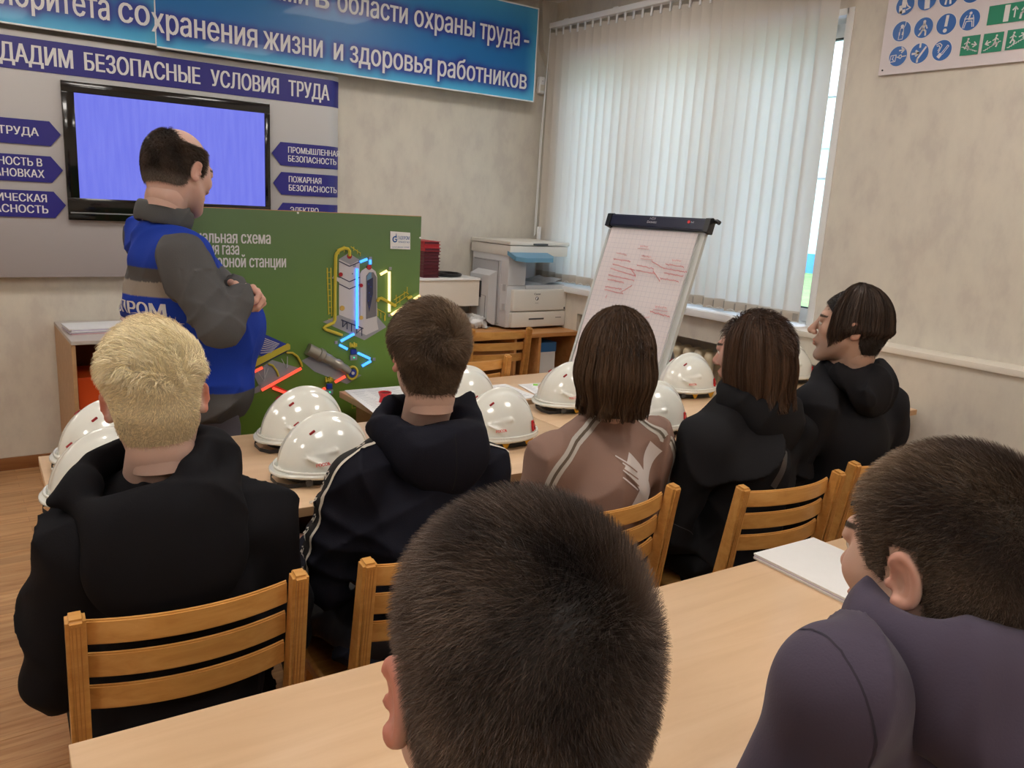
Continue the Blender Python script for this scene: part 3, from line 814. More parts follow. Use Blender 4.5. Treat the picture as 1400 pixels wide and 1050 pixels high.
for k in range(nb):
    a = fy0+k*bwid+.045; b = fy0+(k+1)*bwid-.045
    g = wpart('pane', m_glass, (FX+.030, a, WZ0+.07), (FX+.036, b, WZ1-.08), 0)
    mbg = MB(); q = .006
    for lo, hi in (((FX+.0, a, WZ0+.07), (FX+.03, b, WZ0+.07+q)), ((FX+.0, a, WZ1-.08-q), (FX+.03, b, WZ1-.08)), ((FX, a, WZ0+.07), (FX+.03, a+q, WZ1-.08)), ((FX, b-q, WZ0+.07), (FX+.03, b, WZ1-.08))): mbg.box(Vector(lo)-l, Vector(hi)-l)
    mbg.build('gasket', m_gasket, win)

# ---------------- outside: lawn, the long pale building across the yard
m_grass = mat('grass', rgb(120, 160, 84), rough=.95, vary=(1.5, .25))
o = struct('ground', m_grass, (9.5, -25, -.5), (70, 60, -.25)); struct('ground', mat('pale_bounce_ground', rgb(200, 204, 214), rough=.9, vary=(2, .05)), (4.1, -25, -.5), (9.5, 60, -.255))  # pale strip by the window is added, unseen, to keep green bounce off the blind
bd = empty('building', (25.2, 16, -.25), 0, 'long pale building with teal bands and a blue base across the lawn', 'building')
m_bw = mat('facade_white', rgb(232, 236, 236), rough=.8, vary=(.4, .03)); m_bt = mat('facade_teal', rgb(176, 216, 220), rough=.6); m_bb = mat('facade_blue', rgb(70, 140, 205), rough=.7); m_bg = mat('facade_pale', rgb(205, 228, 232), rough=.7)
def bp(name, m, z0, z1, x0=0.0): MB().box((x0, -30, z0), (6, 45, z1)).build(name, m, bd)
bp('plinth', m_bb, 0, .67, -.06); bp('wall', m_bg, .67, 4.5); bp('wall', m_bw, 4.5, 7.8, .1); bp('cornice', m_bt, 4.23, 4.98, -.14); bp('cornice', m_bt, 7.75, 9.3, -.1)
mbp = MB(); mbp.box((-.03, -30, 3.2), (0, 45, 3.27)); mbp.box((-.03, -30, 5.9), (0.1, 45, 5.94)); mbp.build('seam', M_GREYP, bd)

# ---------------- vertical blind
m_vane = bpy.data.materials.new('blind_fabric'); m_vane.use_nodes = True
N = m_vane.node_tree.nodes; L = m_vane.node_tree.links; pb = N['Principled BSDF']; pb.inputs['Base Color'].default_value = rgb(222, 214, 204); pb.inputs['Roughness'].default_value = .9; pb.inputs['Specular IOR Level'].default_value = .1
tl = N.new('ShaderNodeBsdfTranslucent'); tl.inputs[0].default_value = rgb(226, 226, 226); mx = N.new('ShaderNodeMixShader'); mx.inputs[0].default_value = .42
L.new(pb.outputs[0], mx.inputs[1]); L.new(tl.outputs[0], mx.inputs[2]); L.new(mx.outputs[0], N['Material Output'].inputs[0])
tc = N.new('ShaderNodeTexCoord'); nz = N.new('ShaderNodeTexNoise'); nz.inputs['Scale'].default_value = 260; b = N.new('ShaderNodeBump'); b.inputs['Strength'].default_value = .2; b.inputs['Distance'].default_value = .001
L.new(tc.outputs['Object'], nz.inputs['Vector']); L.new(nz.outputs['Fac'], b.inputs['Height']); L.new(b.outputs['Normal'], pb.inputs['Normal'])
m_pocket = bpy.data.materials.new('blind_pocket'); m_pocket.use_nodes = True
N = m_pocket.node_tree.nodes; L = m_pocket.node_tree.links; pb = N['Principled BSDF']; pb.inputs['Base Color'].default_value = rgb(196, 184, 170); pb.inputs['Roughness'].default_value = .9
tl = N.new('ShaderNodeBsdfTranslucent'); tl.inputs[0].default_value = rgb(200, 190, 176); mx = N.new('ShaderNodeMixShader'); mx.inputs[0].default_value = .25
L.new(pb.outputs[0], mx.inputs[1]); L.new(tl.outputs[0], mx.inputs[2]); L.new(mx.outputs[0], N['Material Output'].inputs[0])
BX = 3.655; BY0, BY1 = 2.600, 4.84; BZ1 = 2.755; BZ0 = 1.03
bl_ = empty('vertical_blind', (BX, (BY0+BY1)/2, 1.03), 0, 'cream vertical fabric blind hanging across the window', 'blind')
l = Vector(bl_.location)
hr = MB(); hr.box(Vector((BX-.025, BY0-.03, BZ1))-l, Vector((BX+.025, BY1+.02, BZ1+.035))-l, .004); hr.build('headrail', M_WHITE, bl_, smooth=True)
for yy in np.arange(BY0+.1, BY1, .5): MB().box(Vector((BX-.01, yy-.02, BZ1+.03))-l, Vector((XR, yy+.02, BZ1+.045))-l, .002).build('bracket', M_WHITE, bl_)
nv = 29; step = (BY1-BY0-.06)/(nv-1); me = None
def vane_mesh(z0, z1, dx):
    mb = MB(); ang = math.radians(27); rows = []
    for t in np.linspace(-1, 1, 9):
        yy = .0445*t; xx = .006*(1-t*t)
        rows.append([(xx*math.cos(ang)-yy*math.sin(ang)+dx, yy*math.cos(ang)+xx*math.sin(ang), z) for z in np.linspace(z0, z1, 2)])
    return mb.sheet(rows)
vm = vane_mesh(.055, BZ1-BZ0-.03, 0).build('vane', m_vane, None, smooth=True).data
pk = vane_mesh(0, .056, -.0015).build('pocket', m_pocket, None, smooth=True).data
cl = MB().box((-.004, -.006, BZ1-BZ0-.05), (.004, .006, BZ1-BZ0+.005), .001).build('clip', M_WHITE, None).data
wt = MB().box((.0075, -.036, .006), (.010, .036, .046), .0008).build('weight', mat('weight_grey', rgb(150, 144, 136)), None).data
for nm in ('vane', 'pocket', 'clip', 'weight'):
    bpy.data.objects.remove(bpy.data.objects[nm])
for k in range(nv):
    yy = BY0+.03+k*step; jit = random.uniform(-.035, .035)
    if k == 0: jit = -.05
    v = bpy.data.objects.new('vane', vm); COL.objects.link(v); v.parent = bl_; v.location = Vector((BX, yy, BZ0+random.uniform(-.004, .004)))-l; v.rotation_euler = (0, 0, jit)
    for nm, dd in (('pocket', pk), ('clip', cl), ('weight', wt)):
        q = bpy.data.objects.new(nm, dd); COL.objects.link(q); q.parent = v
ch = MB()
ch.tube([Vector((BX-.01, BY0+.03+k*step+dy, BZ0+.012+dz))-l for k in range(nv) for dy, dz in ((0, 0), (step*.5, -.012))], .0012, n=5); ch.build('link_chain', M_WHITE, bl_)
ch = MB(); ch.tube([Vector((BX-.03, BY1+.0, BZ1))-l, Vector((BX-.035, BY1+.02, 1.9))-l, Vector((BX-.03, BY1+.03, 1.35))-l, Vector((BX-.03, BY1+.045, 1.33))-l, Vector((BX-.03, BY1+.04, 2.0))-l, Vector((BX-.02, BY1+.01, BZ1))-l], .003, n=6)
ch.build('pull_cord', M_WHITE, bl_); MB().box(Vector((BX-.04, BY1-.02, 1.30))-l, Vector((BX-.018, BY1+.004, 1.40))-l, .004).build('cord_weight', M_WHITE, bl_, smooth=True)

# ---------------- radiator under the window: cast-iron columns
m_rad = mat('radiator_enamel', rgb(222, 208, 178), rough=.32, coat=.2, vary=(3, .03))
def radiator(y0, n, label):
    r = empty('radiator', (3.70, y0+n*.0425, .14), 0, label, 'radiator'); sv = Vol((-.075, -.046, -.01), (.075, .046, .66), .006)
    for dx in (-.042, .042):
        sv.cone((dx, 0, .05), (dx, 0, .60), .026, .026, k=.02, sx=1.0, sy=1.05)
    for zz in (.05, .60):
        sv.cone((-.042, 0, zz), (.042, 0, zz), .028, .028, k=.02)
        sv.cone((0, -.05, zz), (0, .05, zz), .022, .022, k=.01)
    V, Q = sv.mesh(); V = relax(V, Q, 2, .4); me = np_mesh('section', V, Q); me.materials.append(m_rad)
    for k in range(n):
        s = bpy.data.objects.new('section', me); COL.objects.link(s); s.parent = r; s.location = (0, (k-(n-1)/2)*.085, 0)
    MB().cyl((0, n*.0425, .05), (0, n*.0425+.12, .05), .014).build('pipe', m_rad, r, smooth=True); MB().cyl((0, n*.0425, .60), (0, n*.0425+.12, .60), .014).build('pipe', m_rad, r, smooth=True)
    for yy in (-n*.03, n*.03): MB().box((-.03, yy-.01, -.14), (.03, yy+.01, .03), .003).build('foot', m_rad, r)
radiator(2.12, 10, 'cream cast-iron radiator in the niche, the one nearer the dark-haired boy')
radiator(3.10, 12, 'cream cast-iron radiator in the niche behind the flip chart')

# ---------------- ceiling lamps (out of the frame, they light the room)
m_lamp = mat('lamp_diffuser', rgb(255, 255, 255), emit=(1.0, .94, .86, 1), es=LAMP_STRENGTH)
k = 0
names = ['left', 'middle', 'right']; rowsn = ['back of the room', 'second table row', 'front table row']
for j, yy in enumerate((-.9, 1.3, 3.5)):
    for i, xx in enumerate((-1.7, .5, 2.6)):
        t = empty('ceiling_lamp', (xx, yy, ZC-.07), 0, 'square white ceiling lamp over the %s, %s one' % (rowsn[j], names[i]), 'lamp', None)
        MB().box((-.31, -.31, .005), (.31, .31, .07), .006).build('housing', M_WHITE, t, smooth=True)
        MB().box((-.285, -.285, -.004), (.285, .285, .006), .002).build('diffuser', m_lamp, t)

# ================================================================== FRONT WALL
def put(o_parent, fn, *a): return fn(*a)
# information board
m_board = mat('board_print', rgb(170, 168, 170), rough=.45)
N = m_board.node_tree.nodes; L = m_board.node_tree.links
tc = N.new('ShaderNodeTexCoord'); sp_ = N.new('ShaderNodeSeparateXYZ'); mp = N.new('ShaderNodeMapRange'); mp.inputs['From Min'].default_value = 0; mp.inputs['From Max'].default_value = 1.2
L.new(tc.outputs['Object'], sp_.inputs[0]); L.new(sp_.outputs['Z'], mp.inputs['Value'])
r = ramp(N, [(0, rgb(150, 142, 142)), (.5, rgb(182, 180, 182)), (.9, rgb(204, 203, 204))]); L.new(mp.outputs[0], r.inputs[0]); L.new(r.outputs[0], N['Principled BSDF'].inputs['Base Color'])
m_navy = mat('navy_print', rgb(38, 34, 128), rough=.4)
BYF = 4.89; bx1 = 2.108; bx0 = -.75; bz0 = 1.045; bz1 = 2.245
ib = empty('information_board', (bx0, BYF, bz0), 0, 'large grey wall board with navy title strip and navy arrow plates behind the screen', 'board'); l = Vector(ib.location)
def curve_back(x): t = max(0.0, (x-(bx1-.09))/.09); return .05*t*t
xs_ = list(np.linspace(bx0, bx1-.09, 6))+list(np.linspace(bx1-.08, bx1, 9))
def bent(name, z0, z1, off, m, x0=bx0, x1=bx1, th=.012):
    xx = [x for x in xs_ if x0 < x < x1]; xx = [x0]+xx+[x1]; mb = MB()
    mb.prism([Vector((x, BYF-off+curve_back(x), z0))-l for x in xx]+[Vector((x, BYF-off+th+curve_back(x), z0))-l for x in xx[::-1]], (0, 0, z1-z0)); return mb.build(name, m, ib)
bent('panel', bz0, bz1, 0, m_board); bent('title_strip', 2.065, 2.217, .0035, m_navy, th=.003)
def fit_text(o, x_left, x_right, z_base, height, y, loc):
    """scale a text mesh to span exactly x_left..x_right with a given cap height"""
    co = np.empty(len(o.data.vertices)*3); o.data.vertices.foreach_get('co', co); co = co.reshape(-1, 3)
    x0, x1 = co[:, 0].min(), co[:, 0].max(); z1 = np.percentile(co[:, 2], 98); z0 = 0
    co[:, 0] = (co[:, 0]-x0)/(x1-x0)*(x_right-x_left)+x_left; co[:, 2] = co[:, 2]/z1*height+z_base; co[:, 1] = co[:, 1]+y
    co -= np.array(loc); o.data.vertices.foreach_set('co', co.ravel()); o.data.update()
for wd_, xa_, xb_ in (('СОЗДАДИМ', -58, 101), ('БЕЗОПАСНЫЕ', 116, 274), ('УСЛОВИЯ', 288, 381), ('ТРУДА', 394, 450)):
    o = text(wd_, .1, M_TEXTW, ib, bold=.0034); fit_text(o, ony(xa_, 95+xa_*.09, BYF)[0], ony(xb_, 95+xb_*.09, BYF)[0], 2.099, .085, BYF-.005, l)
def plate(pts, txt, tx0, tx1, tz, th_, m=m_navy):
    mb = MB(); mb.prism([Vector((x, BYF-.004, z))-l for x, z in pts], (0, -.0035, 0)); pl = mb.build('arrow_plate', m, ib)
    for (s, zz) in zip(txt, tz):
        o = text(s, .05, M_TEXTW, pl, bold=.0012); a, b = tx0, tx1[txt.index(s)] if isinstance(tx1, list) else tx1
        fit_text(o, a, b, zz, th_, BYF-.0082, l)
# right-hand plates
def zz(px, py): return ony(px, py, BYF)[2]
def xx_(px, py): return ony(px, py, BYF)[0]
for tip, top, bot, tx in (((371, 210), (383, 194), (383, 226), ['ПРОМЫШЛЕННАЯ', 'БЕЗОПАСНОСТЬ']), ((373, 251), (384, 235), (384, 266), ['ПОЖАРНАЯ', 'БЕЗОПАСНОСТЬ']), ((375, 292), (386, 277), (386, 308), ['ЭЛЕКТРО', 'БЕЗОПАСНОСТЬ'])):
    x0 = xx_(*tip); zt = zz(*top); zb = zz(*bot); xa = xx_(*top); xr = bx1-.09
    zt2 = zt; t0 = xa+.045
    wd = {'ПРОМЫШЛЕННАЯ': .325, 'БЕЗОПАСНОСТЬ': .305, 'ПОЖАРНАЯ': .205, 'ЭЛЕКТРО': .18}
    plate([(x0, (zt+zb)/2), (xa, zt), (xr, zt), (xr, zb), (xa, zb)], tx, t0, [t0+wd[s] if t0+wd[s] < bx1-.012 else bx1-.012 for s in tx], [zb+.076, zb+.026], .034)
    bent('arrow_plate', zb, zt, .0035, m_navy, x0=xr, x1=bx1, th=.003)
for tip, top, bot, tx, wl_ in (((83, 184), (67, 166), (70, 200), ['ТРУДА'], [(3, 56)]), ((86, 233), (69, 214), (72, 250), ['БЕЗОПАСНОСТЬ В', 'ЭЛЕКТРОУСТАНОВКАХ'], [(-90, 58), (-130, 60)]), ((90, 280), (73, 262), (76, 298), ['ЭКОЛОГИЧЕСКАЯ', 'БЕЗОПАСНОСТЬ'], [(-70, 61), (-75, 62)])):
    x1 = xx_(*tip); zt = zz(*top); zb = zz(*bot); xa = xx_(*top)
    mb = MB(); mb.prism([Vector((x, BYF-.004, z))-l for x, z in [(bx0+.2, zt), (xa, zt), (x1, (zt+zb)/2), (xa, zb), (bx0+.2, zb)]], (0, -.0035, 0)); pl = mb.build('arrow_plate', m_navy, ib)
    zs = [zb+.045] if len(tx) == 1 else [zb+.078, zb+.022]
    for s, z_, (a, b) in zip(tx, zs, wl_):
        o = text(s, .05, M_TEXTW, pl, bold=.0012); xb = xx_(b, 230); ln = {'ТРУДА': .175, 'БЕЗОПАСНОСТЬ В': .40, 'ЭЛЕКТРОУСТАНОВКАХ': .52, 'ЭКОЛОГИЧЕСКАЯ': .42, 'БЕЗОПАСНОСТЬ': .40}[s]
        fit_text(o, xb-ln, xb, z_, .038, BYF-.0082, l)

# television
TY = 4.86
m_screen = mat('screen_glow', rgb(90, 100, 210), rough=.2, emit=rgb(118, 128, 240), es=.50)
N = m_screen.node_tree.nodes; L = m_screen.node_tree.links; tc = N.new('ShaderNodeTexCoord'); nz = N.new('ShaderNodeTexNoise'); mpp = N.new('ShaderNodeMapping'); mpp.inputs['Scale'].default_value = (9, 1, .8)
L.new(tc.outputs['Object'], mpp.inputs[0]); L.new(mpp.outputs[0], nz.inputs['Vector']); rr = ramp(N, [(.3, rgb(114, 122, 238)), (.75, rgb(126, 134, 244))]); L.new(nz.outputs['Fac'], rr.inputs[0]); L.new(rr.outputs[0], N['Principled BSDF'].inputs['Emission Color'])
N['Principled BSDF'].inputs['Base Color'].default_value = (.01, .01, .02, 1)
tv = empty('television', (1.125, TY, 1.345), 0, 'black flat television with a plain blue screen on the grey wall board', 'television'); l = Vector(tv.location)
x0, x1, z0, z1 = .590, 1.656, 1.345, 2.037; sx0, sx1, sz0, sz1 = .648, 1.625, 1.458, 1.982
mb = MB()
for lo, hi in (((x0, TY, z0), (x1, TY+.025, sz0)), ((x0, TY, sz1), (x1, TY+.025, z1)), ((x0, TY, sz0), (sx0, TY+.025, sz1)), ((sx1, TY, sz0), (x1, TY+.025, sz1))): mb.box(Vector(lo)-l, Vector(hi)-l, .002)
M_GLOSSB = mat('piano_black', rgb(12, 12, 14), rough=.12, coat=.5)
mb.build('bezel', M_GLOSSB, tv, smooth=True)
MB().box(Vector((x0+.03, TY+.022, z0+.02))-l, Vector((x1-.03, TY+.03+.025, z1-.02))-l, .004).build('back_cover', M_BLACK, tv)
MB().box(Vector((sx0-.004, TY+.008, sz0-.004))-l, Vector((sx1+.004, TY+.02, sz1+.004))-l).build('screen', m_screen, tv)
MB().box(Vector((x0+.01, TY-.003, z0+.034))-l, Vector((x1-.01, TY+.002, z0+.041))-l, .001).build('lower_strip', M_GREYP, tv)

# banner in two overlapping sheets
def banner_mat():
    m = mat('banner_print', rgb(40, 120, 190), rough=.4, coat=.1, attr=True); return m; N = m.node_tree.nodes; L = m.node_tree.links; p = N['Principled BSDF']
    tc = N.new('ShaderNodeTexCoord'); se = N.new('ShaderNodeSeparateXYZ'); L.new(tc.outputs['Object'], se.inputs[0])
    r = ramp(N, [(0, rgb(70, 175, 222)), (.12, rgb(48, 150, 205)), (.3, rgb(24, 116, 180)), (.62, rgb(26, 118, 182)), (.85, rgb(30, 130, 190)), (1, rgb(50, 150, 205))])
    mp = N.new('ShaderNodeMapRange'); mp.inputs['From Max'].default_value = .62; L.new(se.outputs['Z'], mp.inputs['Value']); L.new(mp.outputs[0], r.inputs[0])
    L.new(r.outputs[0], p.inputs['Base Color']); return m
m_ban = banner_mat()
def banner(x0, x1, z0, z1, y, label, words):
    """the print: vertical blue fade with a soft violet halo around each word, stored per vertex on a fine sheet"""
    b = empty('banner', ((x0+x1)/2, y, z0), 0, label, 'banner'); l = Vector(b.location)
    MB().box(Vector((x0, y+.001, z0))-l, Vector((x1, y+.012, z1))-l, .0).build('panel', M_WHITE, b)
    fm = MB(); w = .008
    for lo, hi in (((x0, y-.003, z0), (x1, y+.014, z0+w)), ((x0, y-.003, z1-w), (x1, y+.014, z1)), ((x1-w, y-.003, z0), (x1, y+.014, z1))): fm.box(Vector(lo)-l, Vector(hi)-l, .001)
    fm.build('edge_strip', M_WHITE, b)
    h = .007; nx = int((x1-x0)/h)+1; nz_ = int((z1-z0)/h)+1; cov = np.zeros((nx, nz_))
    for s, a, e, zb, ht in words:
        o = text(s, .2, M_TEXTW, b, bold=.004, xs=.8); co = np.empty(len(o.data.vertices)*3); o.data.vertices.foreach_get('co', co); co = co.reshape(-1, 3)
        xa, xb = co[:, 0].min(), co[:, 0].max(); sc = ht/.146
        co[:, 0] = (co[:, 0]-xa)/(xb-xa)*(e-a)+a; co[:, 2] = co[:, 2]*sc+zb; co[:, 1] += y-.0015; W_ = co.copy()
        co -= np.array(l); o.data.vertices.foreach_set('co', co.ravel()); o.data.update()
        for pgn in o.data.polygons:
            t = W_[list(pgn.vertices)]
            A = np.linalg.norm(np.cross(t[1]-t[0], t[3]-t[0])); n = max(2, int(A/(.0025**2)))
            u = RNG.random((n, 2)); q = t[0]+u[:, :1]*(t[1]-t[0])+u[:, 1:]*(t[3]-t[0])
            i = ((q[:, 0]-x0)/(x1-x0)*(nx-1)+.5).astype(int); j = ((q[:, 2]-z0)/(z1-z0)*(nz_-1)+.5).astype(int); ok = (i >= 0) & (i < nx) & (j >= 0) & (j < nz_); cov[i[ok], j[ok]] = 1
    def blur(c, r):
        k = np.exp(-.5*(np.arange(-int(3*r), int(3*r)+1)/r)**2); k /= k.sum()
        c = np.apply_along_axis(lambda v: np.convolve(v, k, 'same'), 0, c); return np.apply_along_axis(lambda v: np.convolve(v, k, 'same'), 1, c)
    H1 = np.clip(blur(cov, 2.6)*2.6, 0, 1)**.8; H2 = np.clip(blur(cov, 7)*1.3, 0, 1)
    zt = np.linspace(0, 1, nz_)[None, :]+0*H1
    cs = [np.array([s2l(v) for v in c]) for c in ((84, 190, 232), (36, 140, 204), (22, 112, 180), (28, 122, 186), (70, 158, 208))]; pos = [0, .14, .35, .75, 1]
    base = np.stack([np.interp(zt, pos, [c[i] for c in cs]) for i in range(3)], -1)
    xr = np.clip((np.linspace(x0, x1, nx)[:, None]-(x1-.10))/.1, 0, 1)[..., None]; base += (np.array([s2l(v) for v in (90, 186, 222)])-base)*xr*.6
    v1 = np.array([s2l(v) for v in (40, 44, 140)]); v2 = np.array([s2l(v) for v in (30, 84, 166)])
    base += (v2-base)*(H2*.7)[..., None]; base += (v1-base)*(H1*.95)[..., None]
    X, Z = np.meshgrid(np.linspace(x0, x1, nx), np.linspace(z0, z1, nz_), indexing='ij'); V = np.stack([X, np.full_like(X, y), Z], -1).reshape(-1, 3)-np.array(l)
    i, j = np.meshgrid(np.arange(nx-1), np.arange(nz_-1), indexing='ij'); k = i*nz_+j; Q = np.stack([k, k+nz_, k+nz_+1, k+1], -1).reshape(-1, 4)
    link('print', np_mesh('print', V, Q, cols=base.reshape(-1, 3), smooth=False), b, (m_ban,)); return b
BNY = 4.84
x_o = ony(213, 40, BNY)[0]
bxp_ = lambda px, py: ony(px, py, BNY-.01)[0]
def bzz(px, py): return ony(px, py, BNY-.01)[2]
Hx = .150
Z2 = bzz(456, 84); Z1 = bzz(560, 27)
L2 = [(w_, bxp_(a_, 40+a_*.1), bxp_(b_, 40+b_*.1), bzz(660, 113), .125) for w_, a_, b_ in (('хранения', 208, 352), ('жизни', 360, 441), ('и', 456, 469), ('здоровья', 478, 590), ('работников', 598, 720))]
L1 = [(w_, bxp_(a_, a_*.06), bxp_(b_, b_*.06), bzz(690, 59), .125) for w_, a_, b_ in (('ями', 370, 421), ('в', 431, 450), ('области', 461, 557), ('охраны', 566, 649), ('труда', 656, 711), ('-', 717, 724))]
banner(-.55, x_o+.004, 2.262, 2.872, BNY+.004, 'left sheet of the blue safety banner above the wall board', [('приоритета', bxp_(-45, 0), bxp_(151, 30), bzz(150, 27.5), .125), ('со', bxp_(163, 30), bxp_(206, 36), bzz(172, 30), .125)])
banner(x_o, 3.512, 2.250, 2.860, BNY-.010, 'right sheet of the blue safety banner reaching the room corner', L2+L1)
# motion detector in the corner
sd = empty('motion_detector', (3.645, YF, 2.33), 0, 'small white alarm sensor on the wall in the room corner', 'sensor')
MB().box((-.026, -.04, 0), (.026, 0, .115), .012, seg=3).build('casing', M_WHITE, sd, smooth=True); MB().cyl((0, -.041, .085), (0, -.038, .085), .003).build('indicator', M_BLACK, sd)
MB().box((-.018, -.043, .02), (.018, -.038, .06), .004).build('lens_cover', M_LEDGE, sd, smooth=True)

# safety signs on the right wall
SX = 3.716
sg = empty('safety_sign_board', (SX, 2.366, 2.234), 0, 'white board of blue round and green safety signs high on the right wall', 'sign'); l = Vector(sg.location)
m_sb = mat('sign_blue', rgb(38, 98, 176), rough=.4); m_sg = mat('sign_green', rgb(22, 128, 98), rough=.4); m_pk = mat('sign_board_white', rgb(212, 204, 208), rough=.4)
MB().box(Vector((SX, .9, 2.234))-l, Vector((SX+.013, 2.366, 2.90))-l, .002).build('panel', m_pk, sg)
MB().cyl(Vector((SX-.003, 2.346, 2.256))-l, Vector((SX+.002, 2.346, 2.256))-l, .004, n=10).build('screw', M_BLACK, sg)
m_sw = mat('sign_white', rgb(222, 220, 222), rough=.5)
def W(y, z, o=0.0): return Vector((SX-.0015-o, y, z))-l
def poly_y(mb, pts, o, t=.0006): mb.prism([W(a, b, o) for a, b in pts], (-t, 0, 0))
def disc(y, z, r=.044):
    mb = MB(); mb.cyl(W(y, z), W(y, z, .001), r, n=36); p = mb.build('sign_disc', m_sb, sg, recalc=True)
    mb = MB(); mb.cyl(W(y, z, -.0012), W(y, z, .0004), r*1.05, n=36); mb.build('disc_rim', m_sw, sg); return p
def stroke(mb, pts, y, z, s, w, o=.0012):
    """white strokes, coordinates -1..1, x to the viewer's right"""
    for (a, b), (c, d) in zip(pts[:-1], pts[1:]):
        ax, az, cx, cz = y-a*s, z+b*s, y-c*s, z+d*s; dx, dz = cx-ax, cz-az; n = math.hypot(dx, dz)+1e-9; ux, uz = -dz/n*w/2, dx/n*w/2; ex, ez = dx/n*w*.3, dz/n*w*.3
        poly_y(mb, [(ax+ux-ex, az+uz-ez), (cx+ux+ex, cz+uz+ez), (cx-ux+ex, cz-uz+ez), (ax-ux-ex, az-uz-ez)], o)
def blob(mb, a, b, r, y, z, s, o=.0012): mb.cyl(W(y-a*s, z+b*s, o), W(y-a*s, z+b*s, o+.0006), r*s, n=14)
def walker(mb, y, z, s, w=.24):
    blob(mb, .05, .62, .16, y, z, s); stroke(mb, [(.05, .42), (0, -.1)], y, z, s, s*.3); stroke(mb, [(0, -.1), (.3, -.4), (.32, -.8)], y, z, s, s*w*.8)
    stroke(mb, [(-.02, -.1), (-.18, -.45), (-.42, -.75)], y, z, s, s*w*.8); stroke(mb, [(.05, .35), (-.25, .1), (-.4, -.15)], y, z, s, s*w*.6); stroke(mb, [(.08, .35), (.3, .15), (.42, -.1)], y, z, s, s*w*.6)
def arrow(mb, a, b, c, d, y, z, s, w=.16):
    stroke(mb, [(a, b), (c, d)], y, z, s, s*w); n = math.hypot(c-a, d-b); ux, uz = (c-a)/n, (d-b)/n
    stroke(mb, [(c-ux*.3-uz*.25, d-uz*.3+ux*.25), (c, d), (c-ux*.3+uz*.25, d-uz*.3-ux*.25)], y, z, s, s*w)
def PZ(px, py): q = onx(px, py, SX); return q[1], q[2]
R_ = .043
cells = {'plug': PZ(1228, 77), 'fence': PZ(1257, 73), 'smoke': PZ(1288, 69), 'hand': PZ(1233, 43), 'walk': PZ(1263, 38), 'excl': PZ(1294, 33), 'bridge': PZ(1326, 27), 'boot': PZ(1238, 7), 'apron': PZ(1268, 0), 'man': PZ(1298, -5), 'more': PZ(1330, -11)}
for kname, (yy, z_) in cells.items():
    d = disc(yy, z_, R_); mb = MB(); s = R_
    if kname == 'walk': walker(mb, yy, z_, s*.95)
    elif kname == 'excl': stroke(mb, [(.05, .75), (0, -.15)], yy, z_, s, s*.3); blob(mb, -.03, -.62, .2, yy, z_, s)
    elif kname == 'smoke': stroke(mb, [(-.25, -.6), (-.1, -.4)], yy, z_, s, s*.36); stroke(mb, [(-.02, -.3), (.55, .45), (.68, .35), (.12, -.4)], yy, z_, s, s*.07); stroke(mb, [(-.65, .6), (-.3, .72), (-.05, .5), (-.2, .1), (-.35, -.2)], yy, z_, s, s*.08); stroke(mb, [(-.55, .45), (-.35, .5), (-.25, .3), (-.4, .0)], yy, z_, s, s*.08)
    elif kname == 'fence': arrow(mb, -.75, .0, -.05, .05, yy, z_, s, .2); stroke(mb, [(-.1, -.85), (-.1, -.55), (.65, .55)], yy, z_, s, s*.2); stroke(mb, [(.02, 1.0), (.02, .6)], yy, z_, s, s*.2)
    elif kname == 'plug': arrow(mb, .1, .55, .65, .6, yy, z_, s, .14); stroke(mb, [(-.8, .1), (-.2, .15), (-.25, -.5), (-.85, -.55), (-.8, .1)], yy, z_, s, s*.08); stroke(mb, [(-.5, -.0), (-.6, -.25), (-.42, -.4)], yy, z_, s, s*.08); stroke(mb, [(-.1, -.1), (.15, -.1)], yy, z_, s, s*.1); stroke(mb, [(.15, .05), (.35, .1), (.45, -.1), (.3, -.25), (.15, -.2), (.15, .05)], yy, z_, s, s*.1); stroke(mb, [(.45, -.08), (.9, -.05)], yy, z_, s, s*.1)
    elif kname == 'hand': blob(mb, .02, .5, .18, yy, z_, s); stroke(mb, [(-.15, .3), (.2, .3), (.25, -.3), (.2, -.8), (-.25, -.8), (-.15, .3)], yy, z_, s, s*.07); stroke(mb, [(.2, .3), (.35, .6), (.38, .9)], yy, z_, s, s*.07); stroke(mb, [(-.2, -.35), (-.2, -.1)], yy, z_, s, s*.14); stroke(mb, [(.15, -.35), (.18, -.1)], yy, z_, s, s*.14)
    elif kname == 'bridge': blob(mb, .05, .6, .14, yy, z_, s); stroke(mb, [(.0, .4), (-.1, .05), (.3, .05)], yy, z_, s, s*.14); stroke(mb, [(-.6, -.75), (-.45, .1), (.4, .12), (.5, -.7)], yy, z_, s, s*.08); stroke(mb, [(-.45, -.75), (-.3, -.15), (.25, -.15), (.35, -.7)], yy, z_, s, s*.08); stroke(mb, [(-.5, .1), (-.3, .4)], yy, z_, s, s*.07); stroke(mb, [(.4, .1), (.3, .4)], yy, z_, s, s*.07)
    elif kname == 'boot': stroke(mb, [(-.1, .7), (-.12, -.1)], yy, z_, s, s*.5); stroke(mb, [(-.45, -.1), (-.4, -.7), (.0, -.6)], yy, z_, s, s*.35); stroke(mb, [(.1, .3), (.3, -.1), (.65, -.35), (.2, -.5)], yy, z_, s, s*.12)
    elif kname == 'apron': stroke(mb, [(.0, .6), (.1, -.7)], yy, z_, s, s*.55)
    elif kname == 'man': stroke(mb, [(-.1, .5), (-.25, -.7)], yy, z_, s, s*.2); stroke(mb, [(.1, .5), (.25, -.7)], yy, z_, s, s*.2); stroke(mb, [(0, .7), (0, .2)], yy, z_, s, s*.5)
    else: stroke(mb, [(-.5, .0), (.5, .0)], yy, z_, s, s*.3)
    mb.build('pictogram', m_sw, sg)
